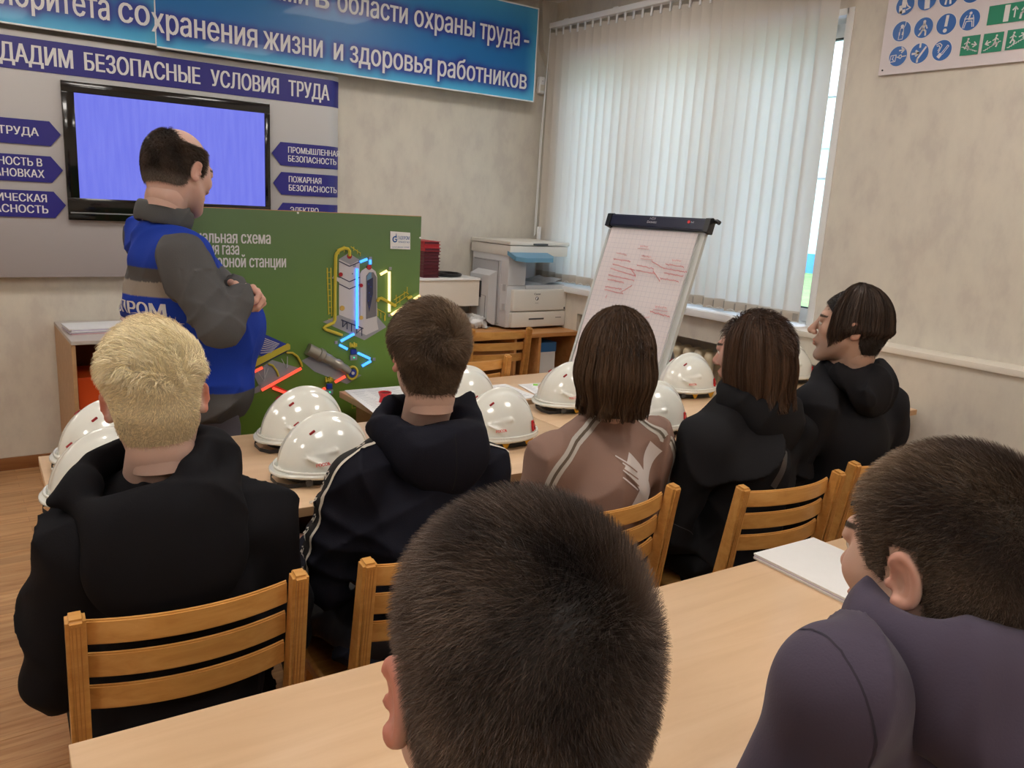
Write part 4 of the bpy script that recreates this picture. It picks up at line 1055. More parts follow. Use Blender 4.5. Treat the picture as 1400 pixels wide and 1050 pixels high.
def green(p0, p1, draw):
    (ya, za), (yb, zb) = p0, p1; mb = MB(); poly_y(mb, [(ya, za), (yb, za), (yb, zb), (ya, zb)], 0, .001); mb.build('sign_plate', m_sg, sg)
    mb = MB(); yc, zc_ = (ya+yb)/2, (za+zb)/2; draw(mb, yc, zc_, abs(zb-za)/2); mb.build('pictogram', m_sw, sg)
def stairs(mb, y, z, s, up, walk_x, ax):
    n = 8; pts = []
    for k in range(n): a = -.85+1.7*k/n; h = (-.75+.9*k/n) if up else (-.1-.65*k/n); pts += [(a, h), (a+1.7/n, h)]
    stroke(mb, pts, y, z, s, s*.08); blob(mb, walk_x+.05, .68, .11, y, z, s)
    stroke(mb, [(walk_x, .5), (walk_x-.05, .05), (walk_x+.2, -.2), (walk_x+.12, -.45)], y, z, s, s*.16); stroke(mb, [(walk_x-.05, .05), (walk_x-.22, -.3)], y, z, s, s*.14); stroke(mb, [(walk_x-.3, .2), (walk_x, .42), (walk_x+.28, .25)], y, z, s, s*.1)
    arrow(mb, *ax, y, z, s, .12)
g1 = PZ(1312, 76); g1h = .113/2
green((g1[0], PZ(1312, 51)[1]), (PZ(1337, 72)[0], PZ(1310, 77)[1]), lambda mb, y, z, s: stairs(mb, y, z, s, False, -.3, (.2, .1, .7, -.0)))
green((PZ(1342, 70)[0], PZ(1343, 47)[1]), (PZ(1369, 70)[0], PZ(1342, 73)[1]), lambda mb, y, z, s: stairs(mb, y, z, s, True, .3, (-.2, .1, -.75, -.1)))
green((PZ(1374, 67)[0], PZ(1375, 42)[1]), (PZ(1403, 67)[0], PZ(1374, 69)[1]), lambda mb, y, z, s: stairs(mb, y, z, s, True, -.4, (.2, .2, .75, .45)))
def exit_(mb, y, z, s):
    stroke(mb, [(-1.45, .7), (-1.45, -.7)], y, z, s, s*.55); arrow(mb, -.6, -.5, -.6, .55, y, z, s, .14)
    blob(mb, .45, .62, .16, y, z, s); stroke(mb, [(.5, .4), (.35, -.05), (.1, -.2), (.05, -.7)], y, z, s, s*.22); stroke(mb, [(.35, -.05), (.7, -.2), (.6, -.6)], y, z, s, s*.2); stroke(mb, [(.1, .1), (.3, .38), (.8, .3), (1.0, .45)], y, z, s, s*.14)
pe = PZ(1349, 35)
green((pe[0], PZ(1352, 9)[1]), (pe[0]-.26, PZ(1349, 35)[1]), exit_)

# cabinet at the front wall, left
cb = empty('cabinet', (.93, 4.63, 0), 0, 'low beech cabinet with an open shelf and door behind the standing man', 'cabinet'); 
m_cin = mat('red_brown_board', rgb(140, 66, 40), rough=.55, vary=(5, .05)); m_ctop = mat('grey_top', rgb(190, 182, 176), rough=.5)
W2 = .43; D2 = .32; HT = .80
MB().box((-W2, -D2, 0), (-W2+.018, D2, HT-.018), .001).build('side_panel', M_EDGE, cb); MB().box((W2-.018, -D2, 0), (W2, D2, HT-.018), .001).build('side_panel', M_EDGE, cb)
MB().box((-W2, -D2-.005, HT-.018), (W2, D2, HT), .001).build('top', m_ctop, cb); MB().box((-W2+.018, D2-.01, .06), (W2-.018, D2, HT-.018)).build('back_panel', m_cin, cb)
MB().box((-W2+.018, -D2+.01, .42), (W2-.018, D2-.01, .438)).build('shelf', M_EDGE, cb)
for s in (-1, 1):
    a, b = (-W2+.02, -.002) if s < 0 else (.002, W2-.02)
    d = MB().box((a, -D2-.018, .06), (b, -D2, .425), .0015).build('door', M_DESK, cb); MB().cyl((s*.05, -D2-.035, .28), (s*.05, -D2-.035, .36), .005).build('handle', M_SCREW, d, smooth=True)
MB().box((-W2+.018, -D2+.03, 0), (W2-.018, -D2+.045, .06)).build('plinth', M_EDGE, cb)
fo = tag(MB().box((.53, 4.40, .438), (.74, 4.70, .60), .004).build('folder_box', mat('orange_card', rgb(232, 88, 30), rough=.5)), 'bright orange folder box lying in the open cabinet shelf', 'folder')
def paper_stack(name, c, w, d, n, z, rot, label, cols, group=None, th=.006, cat='papers'):
    st = empty(name, (c[0], c[1], z), rot, label, cat, group); zc = 0
    for k in range(n):
        jx, jy, jr = random.uniform(-.006, .006), random.uniform(-.006, .006), random.uniform(-.03, .03)
        o = MB().box((-w/2, -d/2, 0), (w/2, d/2, th*.92), .0008, seg=1).build('sheaf', cols[k % len(cols)], st); o.location = (jx, jy, zc); o.rotation_euler = (0, 0, jr); zc += th
    return st
m_pb = mat('paper_lilac', rgb(196, 188, 208), rough=.8); m_pc = mat('paper_pink', rgb(206, 170, 176), rough=.8)
p = onz(131, 440, HT+.02); paper_stack('paper_stack', (.665, 4.60), .30, .21, 5, HT, .05, 'loose pile of white and lilac papers on the cabinet, left pile', [m_pc, m_pb, M_PAPER, m_pb, M_PAPER])
paper_stack('paper_stack', (.885, 4.55), .21, .30, 8, HT, -.04, 'taller neat pile of white papers on the cabinet beside the man', [m_pc, m_pc, m_pb, M_PAPER, m_pb, M_PAPER])

# white cabinet, red folders and tray between board and copier
wc = empty('wall_shelf', (2.78, 4.80, 0), 0, 'white boxed wall shelf between the green scheme board and the copier', 'shelf'); 
MB().box((-.55, -.14, .86), (.24, .15, 1.035), .002).build('top_unit', M_LEDGE, wc); MB().box((-.55, -.15, 1.035), (.24, .155, 1.05), .002).build('top', M_WHITE, wc)
for x_ in (-.45, .1): MB().box((x_, .06, .80), (x_+.03, .155, .86), .002).build('bracket', M_GREYP, wc)
m_r1 = mat('red_folder', rgb(176, 34, 44), rough=.5); m_r2 = mat('maroon_folder', rgb(92, 20, 34), rough=.5)
for k in range(11):
    hb = .0205; z = 1.05+k*.0215
    t = empty('folder', (2.66+random.uniform(-.004, .004), 4.80+random.uniform(-.005, .005), z), random.uniform(-.02, .02), None, 'folder', 'red and maroon folders stacked on the white wall shelf')
    tag(t, 'closed %s folder, %s in the stack on the white shelf' % ('bright red' if k > 7 else 'dark maroon', ['lowest', 'second from the bottom', 'third from the bottom', 'fourth from the bottom', 'fifth from the bottom', 'sixth from the bottom', 'fourth from the top, just under the reds' if 0 else 'second under the reds', 'just under the reds', 'third from the top', 'second from the top', 'topmost'][k]))
    mm = m_r1 if k > 7 else m_r2
    MB().box((-.06, -.12, 0), (.06, .12, .003), .001).build('cover', mm, t); MB().box((-.06, -.12, .0175), (.06, .12, hb), .001).build('cover', mm, t); MB().box((-.062, -.12, 0), (-.058, .12, hb), .001).build('spine', mm, t); MB().box((-.057, -.115, .003), (.052, .115, .0175)).build('pages', mm if k % 2 else m_r2, t)
tr_ = empty('desk_tray', (2.84, 4.80, 1.05), 0, 'flat black tray on the white shelf beside the copier', 'tray'); MB().tube([(.09*math.cos(t), .11*math.sin(t), .014) for t in np.linspace(0, 2*math.pi, 20, endpoint=False)], .010, n=8, closed=True).build('rim', M_BLACK, tr_, smooth=True); MB().cyl((0, 0, 0), (0, 0, .006), .088, n=24).build('base', M_BLACK, tr_)

# desk with compartments and the copier
dk = empty('desk', (3.28, 4.56, 0), 0, 'veneered desk with open compartments under the copier', 'desk'); m_di = mat('desk_inside', rgb(140, 82, 50), rough=.5, vary=(4, .06))
DZ = .72
MB().box((-.98, -.30, DZ-.026), (.318, .38, DZ), .002).build('desk_top', M_DESK, dk)
for x in (-.98, -.22, -.02, .30): MB().box((x, -.29, 0), (x+.02, .36, DZ-.026), .001).build('upright', M_DESK if x > -.5 else m_di, dk)
MB().box((-.98, .34, .05), (.318, .36, DZ-.026)).build('back_panel', m_di, dk); MB().box((-.50, -.27, .575), (-.22, .34, .593), .001).build('shelf', M_DESK, dk); MB().box((-.98, -.29, .06), (.318, .34, .08)).build('shelf', m_di, dk)
MB().box((-.2, -.25, .38), (-.02, .34, .395)).build('shelf', m_di, dk)
bxp = empty('paper_box', (3.36, 4.44, .08), 0, 'white carton with a blue lid inside the desk compartment', 'box')
m_bl = mat('blue_lid', rgb(52, 110, 170), rough=.5)
MB().box((-.075, -.12, 0), (.085, .18, .50), .003).build('carton', M_PAPER, bxp); MB().box((-.078, -.124, .50), (.088, .183, .565), .003).build('lid', m_bl, bxp)
mb = MB()
for i, x in enumerate((-.05, -.02, .012)): mb.box((x, -.1215, .30), (x+.018, -.1195, .325)); 
mb.box((-.05, -.1215, .345), (.03, -.1195, .353)); mb.box((-.05, -.1215, .25), (.03, -.1195, .256)); mb.build('printed_marks', M_GREYP, bxp)
bg_ = empty('black_bag', (2.74, 4.46, .08), 0, 'crumpled shiny black bag under the desk behind the wooden chairs', 'bag'); v = Vol((-.2, -.18, -.02), (.2, .18, .42), .008); v.ell((0, 0, .17), (.15, .12, .19)); v.cone((0, 0, .3), (.02, 0, .37), .06, .04, k=.05); v.folds(.05, 26, 4, (1, 1, 1)); V, Q = v.mesh(); V[:, 2] = np.maximum(V[:, 2], 0); link('sack', np_mesh('sack', V, Q), bg_, (mat('black_film', rgb(26, 26, 30), rough=.22),)); MB().tube([(-.05, -.03, .34), (-.03, -.03, .41), (.03, -.03, .41), (.05, -.03, .34)], .008).build('handle', M_BLACK, bg_)
pbg = empty('plastic_bag', (2.97, 4.62, DZ), 0, 'crumpled clear plastic bag on the desk left of the copier', 'bag'); v = Vol((-.12, -.1, -.01), (.10, .1, .09), .006); v.ell((0, 0, .035), (.09, .08, .04)); v.folds(.03, 50, 8, (1, 1, 1)); V, Q = v.mesh(); V[:, 2] = np.maximum(V[:, 2], 0); link('film', np_mesh('film', V, Q), pbg, (mat('clear_film', rgb(200, 200, 200), rough=.2),)); MB().tube([(.03, 0, .06), (.05, -.02, .075), (.07, 0, .06)], .003).build('tie', M_WHITE, pbg)

# copier (front faces -y, left side faces -x)
cp = empty('copier', (3.335, 4.63, DZ), 0, 'light grey office copier with a blue control panel on the desk', 'copier')
m_cw = mat('copier_white', rgb(214, 210, 202), rough=.45); m_cg = mat('copier_grey', rgb(170, 170, 174), rough=.45); m_cbl = mat('panel_blue', rgb(98, 146, 176), rough=.35); m_cd = mat('copier_dark', rgb(60, 60, 64), rough=.5); m_cl = mat('copier_light', rgb(196, 197, 200), rough=.45)
x0, x1 = -.225, .265; y0, y1 = -.19, .27; H1 = .555
MB().box((x0, y0+.02, .015), (x1, y1, .30), .006).build('body', m_cl, cp, smooth=True)
MB().box((x0, y0+.015, .30), (x0+.145, y1, .50), .004).build('tower', m_cl, cp, smooth=True); MB().box((x0+.145, .12, .30), (x1-.05, y1, .50), .004).build('rear_column', m_cg, cp, smooth=True)
MB().box((x0+.035, y0-.012, .125), (x1, y0+.03, .272), .010, seg=3).build('front_door', m_cw, cp, smooth=True)
dr = MB().box((x0+.03, y0-.012, .018), (x1-.005, y0+.03, .120), .005).build('paper_drawer', m_cw, cp, smooth=True); MB().box((x0+.17, y0-.014, .066), (x0+.30, y0-.008, .078), .003).build('handle', m_cd, dr); MB().box((x0+.40, y0-.0135, .075), (x0+.45, y0-.0115, .079)).build('size_mark', m_cd, dr)
v = MB(); rows = [[(x0+.15+.33*i/10, y0+.03+.28*j/6, .275+.06*math.exp(-((i-9)/3.5)**2)+.01*math.sin(i*1.4+j)) for j in range(7)] for i in range(11)]; v.sheet(rows); v.build('output_tray', m_cg, cp, smooth=True)
MB().box((x0+.15, y0+.012, .262), (x1-.015, y0+.035, .30), .006).build('tray_lip', m_cl, cp, smooth=True)
MB().box((x0-.004, y0+.0, .495), (x1-.01, y1+.02, .562), .004).build('scanner_unit', m_cw, cp, smooth=True)
MB().box((x0-.008, y0-.004, .566), (x1, y1+.022, .590), .004).build('lid', m_cw, cp, smooth=True); MB().box((x0+.18, y0-.010, .569), (x0+.30, y0-.002, .580), .002).build('lid_grip', m_cd, cp)
mb = MB(); mb.prism([(x0-.01, y0-.075, .47), (x0+.06, y0-.10, .462), (x0+.285, y0-.095, .462), (x0+.315, y0-.06, .472), (x0+.30, y0+.03, .50), (x0-.005, y0+.03, .50)], (0, 0, .028)); cpn = mb.build('control_panel', m_cbl, cp)
MB().box((x0+.05, y0-.055, .5005), (x0+.15, y0+.0, .503), .001).build('display', m_cg, cpn)
MB().cyl((x0+.225, .118, .435), (x0+.225, .122, .435), .014).build('button', M_BLACK, cp); MB().cyl((x0+.225, .118, .405), (x0+.225, .122, .405), .006).build('button', M_BLACK, cp)
# left side: manual feed door
sdv = MB().box((x0-.012, y0+.10, .03), (x0+.002, y1-.03, .46), .004).build('side_cover', m_cg, cp, smooth=True)
mb = MB(); mb.prism([(x0-.012, y0+.13, .385), (x0-.075, y0+.13, .355), (x0-.078, y0+.13, .05), (x0-.03, y0+.13, .02), (x0-.012, y0+.13, .02)], (0, .235, 0)); fd = mb.build('feed_door', m_cl, cp)
MB().box((x0-.081, y0+.215, .20), (x0-.074, y0+.255, .31), .003).build('latch', m_cd, fd); mb = MB(); mb.tube([(x0-.079, y0+.16, .05), (x0-.079, y0+.16, .215), (x0-.079, y0+.335, .225), (x0-.079, y0+.335, .05), (x0-.079, y0+.16, .05)], .0016, n=5); mb.build('seam', m_cd, fd)
mb = MB(); mb.tube([(x0-.0135, y0+.115, .04), (x0-.0135, y0+.115, .45), (x0-.0135, y1-.045, .45)], .0015, n=5); mb.build('seam', m_cd, sdv)
for z in (.13, .26): MB().box((x0-.006, y0+.035, z), (x0+.001, y0+.065, z+.045), .002).build('catch', m_cg, cp)
text('Canon', .020, m_cd, cp, 'brand_lettering', (x0+.232, y0-.0135, .236), xs=1.0, align='CENTER', bold=.0006)
text('iR 2520', .009, m_cd, cp, 'model_lettering', (x0+.230, y0-.0135, .178), align='CENTER')
mb = MB(); mb.cyl((x0+.231, y0-.0125, .212), (x0+.231, y0-.0135, .212), .013, n=20); mb.build('emblem', m_cd, cp); mb = MB(); mb.prism([(x0+.222, y0-.0136, .217), (x0+.236, y0-.0136, .224), (x0+.233, y0-.0136, .208), (x0+.224, y0-.0136, .202)], (0, -.0006, 0)); mb.build('emblem', M_WHITE, cp)
MB().box((x1-.022, y0-.0135, .135), (x1-.012, y0-.0115, .148)).build('energy_mark', M_BLACK, cp)

# green scheme board standing behind the tables
GY = 3.20
gx0, gx1, gz1, gz0 = .625, 1.757, 1.475, .42
gb = empty('scheme_board', ((gx0+gx1)/2, GY, 0), 0, 'green board with a lit gas compressor station scheme behind the front tables', 'board'); l = Vector(gb.location)
m_gr = mat('scheme_green', rgb(84, 116, 48), rough=.5); N = m_gr.node_tree.nodes; L = m_gr.node_tree.links
tc = N.new('ShaderNodeTexCoord'); se = N.new('ShaderNodeSeparateXYZ'); mp = N.new('ShaderNodeMapRange'); mp.inputs['From Min'].default_value = gz0; mp.inputs['From Max'].default_value = gz1; r = ramp(N, [(0, rgb(102, 130, 36)), (.5, rgb(98, 136, 58)), (1, rgb(98, 126, 88))])
L.new(tc.outputs['Object'], se.inputs[0]); L.new(se.outputs['Z'], mp.inputs['Value']); L.new(mp.outputs[0], r.inputs[0]); L.new(r.outputs[0], N['Principled BSDF'].inputs['Base Color'])
MB().box(Vector((gx0, GY, gz0))-l, Vector((gx1, GY+.018, gz1))-l, .001).build('panel', m_gr, gb); MB().box(Vector((gx0, GY+.002, gz1-.0005))-l, Vector((gx1, GY+.018, gz1+.002))-l).build('top_edge', M_DESK, gb)
for x in (gx0+.12, gx1-.12): MB().box(Vector((x-.02, GY+.018, 0))-l, Vector((x+.02, GY+.05, gz1-.1))-l, .002).build('leg', M_DESK, gb); MB().box(Vector((x-.02, GY-.12, 0))-l, Vector((x+.02, GY+.3, .03))-l, .002).build('foot', M_DESK, gb)
def G(px, py, o=0.0): q = ony(px, py, GY); return Vector((q[0], GY-.001-o, q[2]))-l
def gp(name, m, pts, o=0.0, t=.0015, mb=None):
    b = MB() if mb is None else mb; b.prism([G(a, c, o) for a, c in pts], (0, -t, 0)); return b.build(name, m, gb) if mb is None else b
def gs(name, m, pts, w, o=0.001, t=.0015, mb=None, lab=None):
    b = MB() if mb is None else mb
    for (a, c), (d, e) in zip(pts[:-1], pts[1:]):
        n = math.hypot(d-a, e-c)+1e-9; ux, uy = -(e-c)/n*w/2, (d-a)/n*w/2
        b.prism([G(a+ux, c+uy, o), G(d+ux, e+uy, o), G(d-ux, e-uy, o), G(a-ux, c-uy, o)], (0, -t, 0))
    return b.build(name, m, gb) if mb is None else b
def tube_px(name, m, pts, w, o=.006, lab=None):
    r = w/2*GYD/FPX; x = MB().tube([G(a, c, o) for a, c in pts], r, n=8).build(name, m, gb, smooth=True)
    if lab: x['label'] = lab
    return x
GYD = 3.05
m_yel = mat('pipe_yellow', rgb(206, 190, 62), rough=.45); m_sl = mat('print_grey', rgb(150, 152, 160), rough=.5); m_sw2 = mat('print_white', rgb(200, 198, 202), rough=.5); m_dk = mat('print_dark', rgb(44, 52, 84), rough=.5); m_red = mat('print_red', rgb(176, 40, 50), rough=.5); m_or = mat('print_ochre', rgb(206, 170, 88), rough=.5); m_blu = mat('print_blue', rgb(34, 58, 160), rough=.5)
e_b = mat('led_blue', rgb(80, 160, 255), emit=rgb(50, 120, 255), es=1.7); e_y = mat('led_warm', rgb(255, 230, 160), emit=rgb(255, 214, 140), es=1.3); e_r = mat('led_red', rgb(255, 90, 70), emit=rgb(255, 84, 60), es=.62); e_g = mat('led_green', rgb(60, 240, 180), emit=rgb(60, 255, 190), es=.6)
m_rh = mat('channel_red', rgb(200, 60, 54), rough=.4)
# ground pads
gp('pad', m_sl, [(441, 440), (500, 415), (528, 447), (498, 465)]); gp('pad', m_sl, [(412, 493), (424, 487), (494, 513), (474, 525), (430, 508)])
gp('pad', m_sl, [(346, 510), (372, 492), (412, 504), (356, 532)]); gp('pad', m_sl, [(346, 532), (356, 525), (356, 535), (348, 538)])
# absorber tower
gp('tower_block', m_sw2, [(463, 355), (475, 348), (491, 358), (491, 440), (478, 436), (463, 430)], .0015); gp('tower_top', m_sl, [(463, 354), (476, 346), (491, 355), (479, 362)], .003)
for a in ((463, 357), (463, 388), (463, 378)): gs('tower_band', m_dk, [a, (477, a[1]+7), (491, a[1]+1)], 1.2, .0035)
gs('platform', m_sw2, [(455, 378), (477, 391), (486, 386)], 5, .002)
mbp = MB(); 
for k in range(9): gs('', None, [(446+.3*k, 372+k*8), (452+.3*k, 372+k*8)], .8, .001, mb=mbp)
gs('', None, [(447, 366), (449, 430)], 1.5, .001, mb=mbp); gs('', None, [(452, 366), (453, 432)], 1.2, .001, mb=mbp); mbp.build('ladder', m_yel, gb)
mbp = MB()
for a in ((463, 348, 463, 340), (470, 345, 470, 336), (483, 343, 483, 337), (488, 347, 488, 341), (492, 350, 492, 345)): gs('', None, [(a[0], a[1]), (a[2], a[3])], .8, .003, mb=mbp)
gs('', None, [(460, 341), (470, 337)], .9, .003, mb=mbp); gs('', None, [(479, 337), (492, 346)], .9, .003, mb=mbp); mbp.build('railing', m_yel, gb)
mbp = MB()
for a in ((546, 415), (541, 413), (552, 408), (556, 402)): gs('', None, [(a[0], a[1]), (a[0], a[1]-10)], .8, .003, mb=mbp)
gs('', None, [(538, 410), (555, 399), (558, 402)], .9, .003, mb=mbp); gs('', None, [(539, 416), (557, 404)], .9, .003, mb=mbp); mbp.build('railing', m_yel, gb)
mbp = MB()
for a in ((516, 424), (520, 427), (525, 431)): gs('', None, [(a[0], a[1]), (a[0], a[1]+8)], .8, .003, mb=mbp)
gs('', None, [(515, 422), (526, 428), (526, 438)], .9, .003, mb=mbp); mbp.build('railing', m_yel, gb)
# separator vessel with cut-away
vp = [(492, 374), (494, 370), (500, 366), (508, 367), (513, 371), (515, 378), (515, 450), (505, 455), (492, 450)]
gp('vessel', m_sw2, vp, .0015); gp('cutaway', mat('cut_grey', rgb(112, 112, 118), rough=.5), [(500, 377), (504, 372), (510, 372), (514, 379), (514, 432), (500, 436)], .003); gp('cutaway', m_dk, [(501, 384), (509, 379), (509, 402), (504, 426), (501, 412)], .0042); gp('cutaway', mat('cut_blue', rgb(104, 146, 180), rough=.5), [(501, 378), (504, 373), (507, 372), (507, 380), (501, 383)], .0042)
for a, b, c in ((503, 388, 2), (506, 392, 2), (504, 400, 2), (506, 405, 1.6), (503, 411, 1.8), (504, 419, 1.5)):
    q = G(a, b, .005); MB().cyl(q, q+Vector((0, -.001, 0)), c*.5*GYD/FPX, n=8).build('cell', m_blu, gb)
gp('vessel_base', m_sw2, [(487, 442), (492, 436), (515, 440), (517, 450), (500, 458), (487, 452)], .0014)
mbp = MB()
for a in ((468, 437), (474, 440), (480, 443), (487, 446), (494, 449)): gs('', None, [a, (a[0], a[1]+10)], 1, .003, mb=mbp)
gs('', None, [(466, 437), (496, 449)], 1.6, .003, mb=mbp); gs('', None, [(468, 447), (474, 440)], .8, .003, mb=mbp); gs('', None, [(487, 455), (494, 449)], .8, .003, mb=mbp); mbp.build('frame_legs', m_dk, gb)
for (a, b, c, m) in ((465, 375, 4, m_red), (493, 390, 3.6, m_red), (467, 421, 5, m_or), (493, 434, 4, m_or), (481, 374, 1, m_dk)):
    q = G(a, b, .004); MB().cyl(q, q+Vector((0, -.003, 0)), c*GYD/FPX*.8, n=16).build('flange', m, gb)
for (a, b) in ((477, 350), (504, 365)): q = G(a, b, .002); MB().cyl(q, q+Vector((0, -.004, 0)), .011, n=16).build('flange', m_red, gb)
tube_px('pipe', m_yel, [(477, 350), (477, 343), (475, 340), (470, 339), (463, 342), (459, 347), (458, 352), (457, 400), (457, 437), (455, 441), (444, 446), (442, 448), (444, 450), (467, 458)], 5)
tube_px('pipe', m_yel, [(515, 412), (517, 408), (520, 407), (540, 418)], 5); tube_px('pipe', m_yel, [(556, 408), (562, 405)], 5)
# cooler
gp('cooler_deck', m_blu, [(347, 450), (393, 471), (363, 489), (340, 480)], .004); mbp = MB()
for k in range(8): gs('', None, [(347+k*1.2, 457+k*3.6), (381-k*1.5, 470+k*1.6)], 1.1, .0055, mb=mbp)
mbp.build('cooler_tubes', m_sw2, gb)
gp('cooler_beam', m_yel, [(347, 492), (393, 469), (396, 471), (396, 477), (347, 502)], .005); gs('cooler_holes', m_dk, [(348, 502), (392, 479)], 1.3, .007)
tube_px('pipe', m_yel, [(366, 497), (372, 499), (378, 507), (380, 514)], 3); tube_px('pipe', m_yel, [(391, 482), (399, 482), (406, 487), (411, 496), (412, 501)], 3.4)
gs('strut', m_sw2, [(361, 502), (361, 518)], .8, .006); gs('strut', m_sw2, [(392, 487), (392, 502)], .8, .006); gs('strut', m_sw2, [(352, 508), (360, 520), (366, 503)], .7, .006); gs('strut', m_sw2, [(384, 490), (391, 503)], .7, .006)
# turbine: a lathe of narrowing drums
tb = [(419, 476, 9), (433, 483, 9), (434, 483, 10.5), (439, 486, 10.5), (441, 487, 8), (449, 491, 8), (451, 492, 7), (456, 495, 7), (458, 496, 8.6), (463, 499, 8.6), (465, 500, 6.5), (471, 504, 7), (476, 507, 5)]
m_tur = mat('turbine_steel', rgb(168, 164, 154), rough=.32, metal=.6)
MB().tube([G(a, b, .012) for a, b, c in tb], [c*GYD/FPX for a, b, c in tb], n=16).build('turbine', m_tur, gb, smooth=True)
q = G(480, 509, .012); MB().tube([q+Vector((8.5*GYD/FPX*math.cos(t), 0, 10*GYD/FPX*math.sin(t))) for t in np.linspace(0, 2*math.pi, 20, endpoint=False)], .005, n=8, closed=True).build('ring', m_yel, gb, smooth=True)
MB().cyl(q, q+Vector((0, -.004, 0)), .017, n=16).build('rotor', m_blu, gb); MB().cyl(q, q+Vector((0, -.008, 0)), .007, n=12).build('hub', m_sw2, gb)
# LED strips
def led(name, m, segs, w=3.0, lab=None):
    for a, b in segs:
        o = gs(name, m, [a, b], w, .005, .004)
        if lab: o['label'] = lab
led('led_strip', e_b, [((491, 358), (501, 354)), ((505, 355), (505, 361)), ((487, 367), (487, 449)), ((483, 456), (465, 466)), ((463, 471), (474, 477)), ((488, 482), (505, 490)), ((506, 493), (494, 500))], 3.2, 'blue glowing strip')
led('led_strip', e_y, [((519, 375), (528, 370)), ((531, 371), (531, 426)), ((534, 430), (551, 419)), ((565, 409), (573, 404))], 3.2, 'warm white glowing strip')
led('led_strip', e_r, [((357, 533), (411, 503)), ((346, 508), (358, 502)), ((372, 530), (404, 542)), ((424, 542), (444, 530)), ((457, 522), (471, 514))], 3.4, 'red glowing strip')
for a, b in (((411, 536), (368, 528)),): gs('strip_channel', m_rh, [(368, 526), (408, 543)], 5, .002)
for a, b in ((484, 363), (506, 353), (533, 367), (532, 431), (459, 468), (511, 491), (487, 452)): q = G(a, b, .001); MB().cyl(q, q+Vector((0, -.003, 0)), .009, n=4).build('corner_piece', m_sl, gb)
for (a, b) in ((482, 480), (449, 527)):
    q = G(a, b, .003); MB().box(q-Vector((.012, .012, .012)), q+Vector((.012, 0, .010)), .002).build('valve', m_blu, gb); q = G(a, b-8, .004); mb = MB()
    for k in range(4): mb.box(q+Vector((-.018+.009*k, -.01, -.008+.004*(k % 2))), q+Vector((-.012+.009*k, 0, .014-.005*(k % 2))), .001)
    mb.box(q+Vector((-.016, -.008, -.006)), q+Vector((.016, 0, .003)), .001); mb.build('valve_drive', m_yel, gb)
    q = G(a, b+8, .003); MB().box(q-Vector((.016, .01, .012)), q+Vector((.016, 0, .010)), .002).build('valve_base', m_sl, gb); MB().cyl(q+Vector((.0, -.011, 0)), q+Vector((0, -.014, 0)), .003).build('led', e_g, gb)
for a, b in ((407, 291), (574, 325)): q = G(a, b); MB().cyl(q, q+Vector((0, -.004, 0)), .004, n=10).build('screw', M_WHITE, gb)
gs('frame_mark', m_yel, [(481, 548), (481, 558), (495, 556)], .5, .001)
lg = gp('logo_plate', M_WHITE, [(533, 316), (560, 318), (560, 341), (533, 340)], .002, .003)
def gtext(s, a, b, hgt, m, parent=gb, o=.001, bold=.0015):
    p0 = ony(*a, GY); p1 = ony(*b, GY); t = text(s, .05, m, parent, bold=bold); co = np.empty(len(t.data.vertices)*3); t.data.vertices.foreach_get('co', co); co = co.reshape(-1, 3)
    x0, x1 = co[:, 0].min(), co[:, 0].max(); z1 = np.percentile(co[:, 2], 97); co[:, 0] = (co[:, 0]-x0)/(x1-x0)*(p1[0]-p0[0])+p0[0]; co[:, 2] = co[:, 2]/z1*hgt+(p0[2]+p1[2])/2; co[:, 1] += GY-.001-o
    co -= np.array(l); t.data.vertices.foreach_set('co', co.ravel()); t.data.update()
gtext('Принципиальная схема', (202, 328), (370, 335.5), .034, M_TEXTW); gtext('охлаждения газа', (225, 344), (327, 351), .034, M_TEXTW); gtext('на компрессорной станции', (206, 360), (391, 370), .034, M_TEXTW)
m_gz = mat('logo_blue', rgb(20, 92, 170), rough=.5)
gtext('ГАЗПРОМ', (543, 327), (558.5, 328), .014, m_gz, lg, .006, .001); gtext('ТРАНСГАЗ', (543, 331.5), (558.5, 332.5), .007, m_gz, lg, .006, .0006); gtext('САРАТОВСКОЕ ЛПУМГ', (535, 338.3), (558.5, 339), .005, m_gz, lg, .006, .0004)
mb = MB(); mb.tube([G(539, 327, .006)+Vector((.0095*math.cos(t), 0, .011*math.sin(t))) for t in np.linspace(.9, 5.9, 14)], .0028, n=6); mb.box(G(539, 327, .008)+Vector((0, 0, -.002)), G(539, 327, .004)+Vector((.010, 0, .002))); mb.prism([G(539.5, 324.5, .006), G(541.5, 325, .006), G(540.6, 318.5, .006)], (0, -.001, 0)); mb.build('emblem', m_gz, lg)

# ================================================================== TABLES
TA = math.radians(-1.8)
def table(x, y, w, d, rz, label, leftlegs=True):
    t = empty('table', (x, y, 0), rz, label, 'table', None)
    MB().box((0, -d, .724), (w, 0, .75), .0015).build('tabletop', M_BEECH, t, smooth=True)
    MB().box((-.0006, -d-.0006, .7255), (w+.0006, -d+.001, .7485)).build('edge_band', M_EDGE, t)
    MB().box((.06, -d+.10, .36), (w-.06, -d+.118, .724)).build('modesty_panel', M_WENGE, t)
    for x_ in (.05, w-.072):
        MB().box((x_, -d+.06, 0), (x_+.022, -.06, .724), .001).build('leg', M_EDGE, t)
    return t
A0 = (.204, 2.656); DT = .712
ux, uy = math.cos(TA), math.sin(TA)
table(A0[0], A0[1], 1.655, DT, TA, 'beech table in the front row, left one with four white helmets')
table(A0[0]+1.6565*ux, A0[1]+1.6565*uy, 1.72, DT, TA, 'beech table in the front row, right one near the window')
table(1.318+.02, 3.10, 1.30, .43, 0, 'beech table behind the front row holding open documents')
NA = math.radians(-2.9)
table(.103, 1.198, 2.35, .72, NA, 'long beech table of the second row nearest the camera')

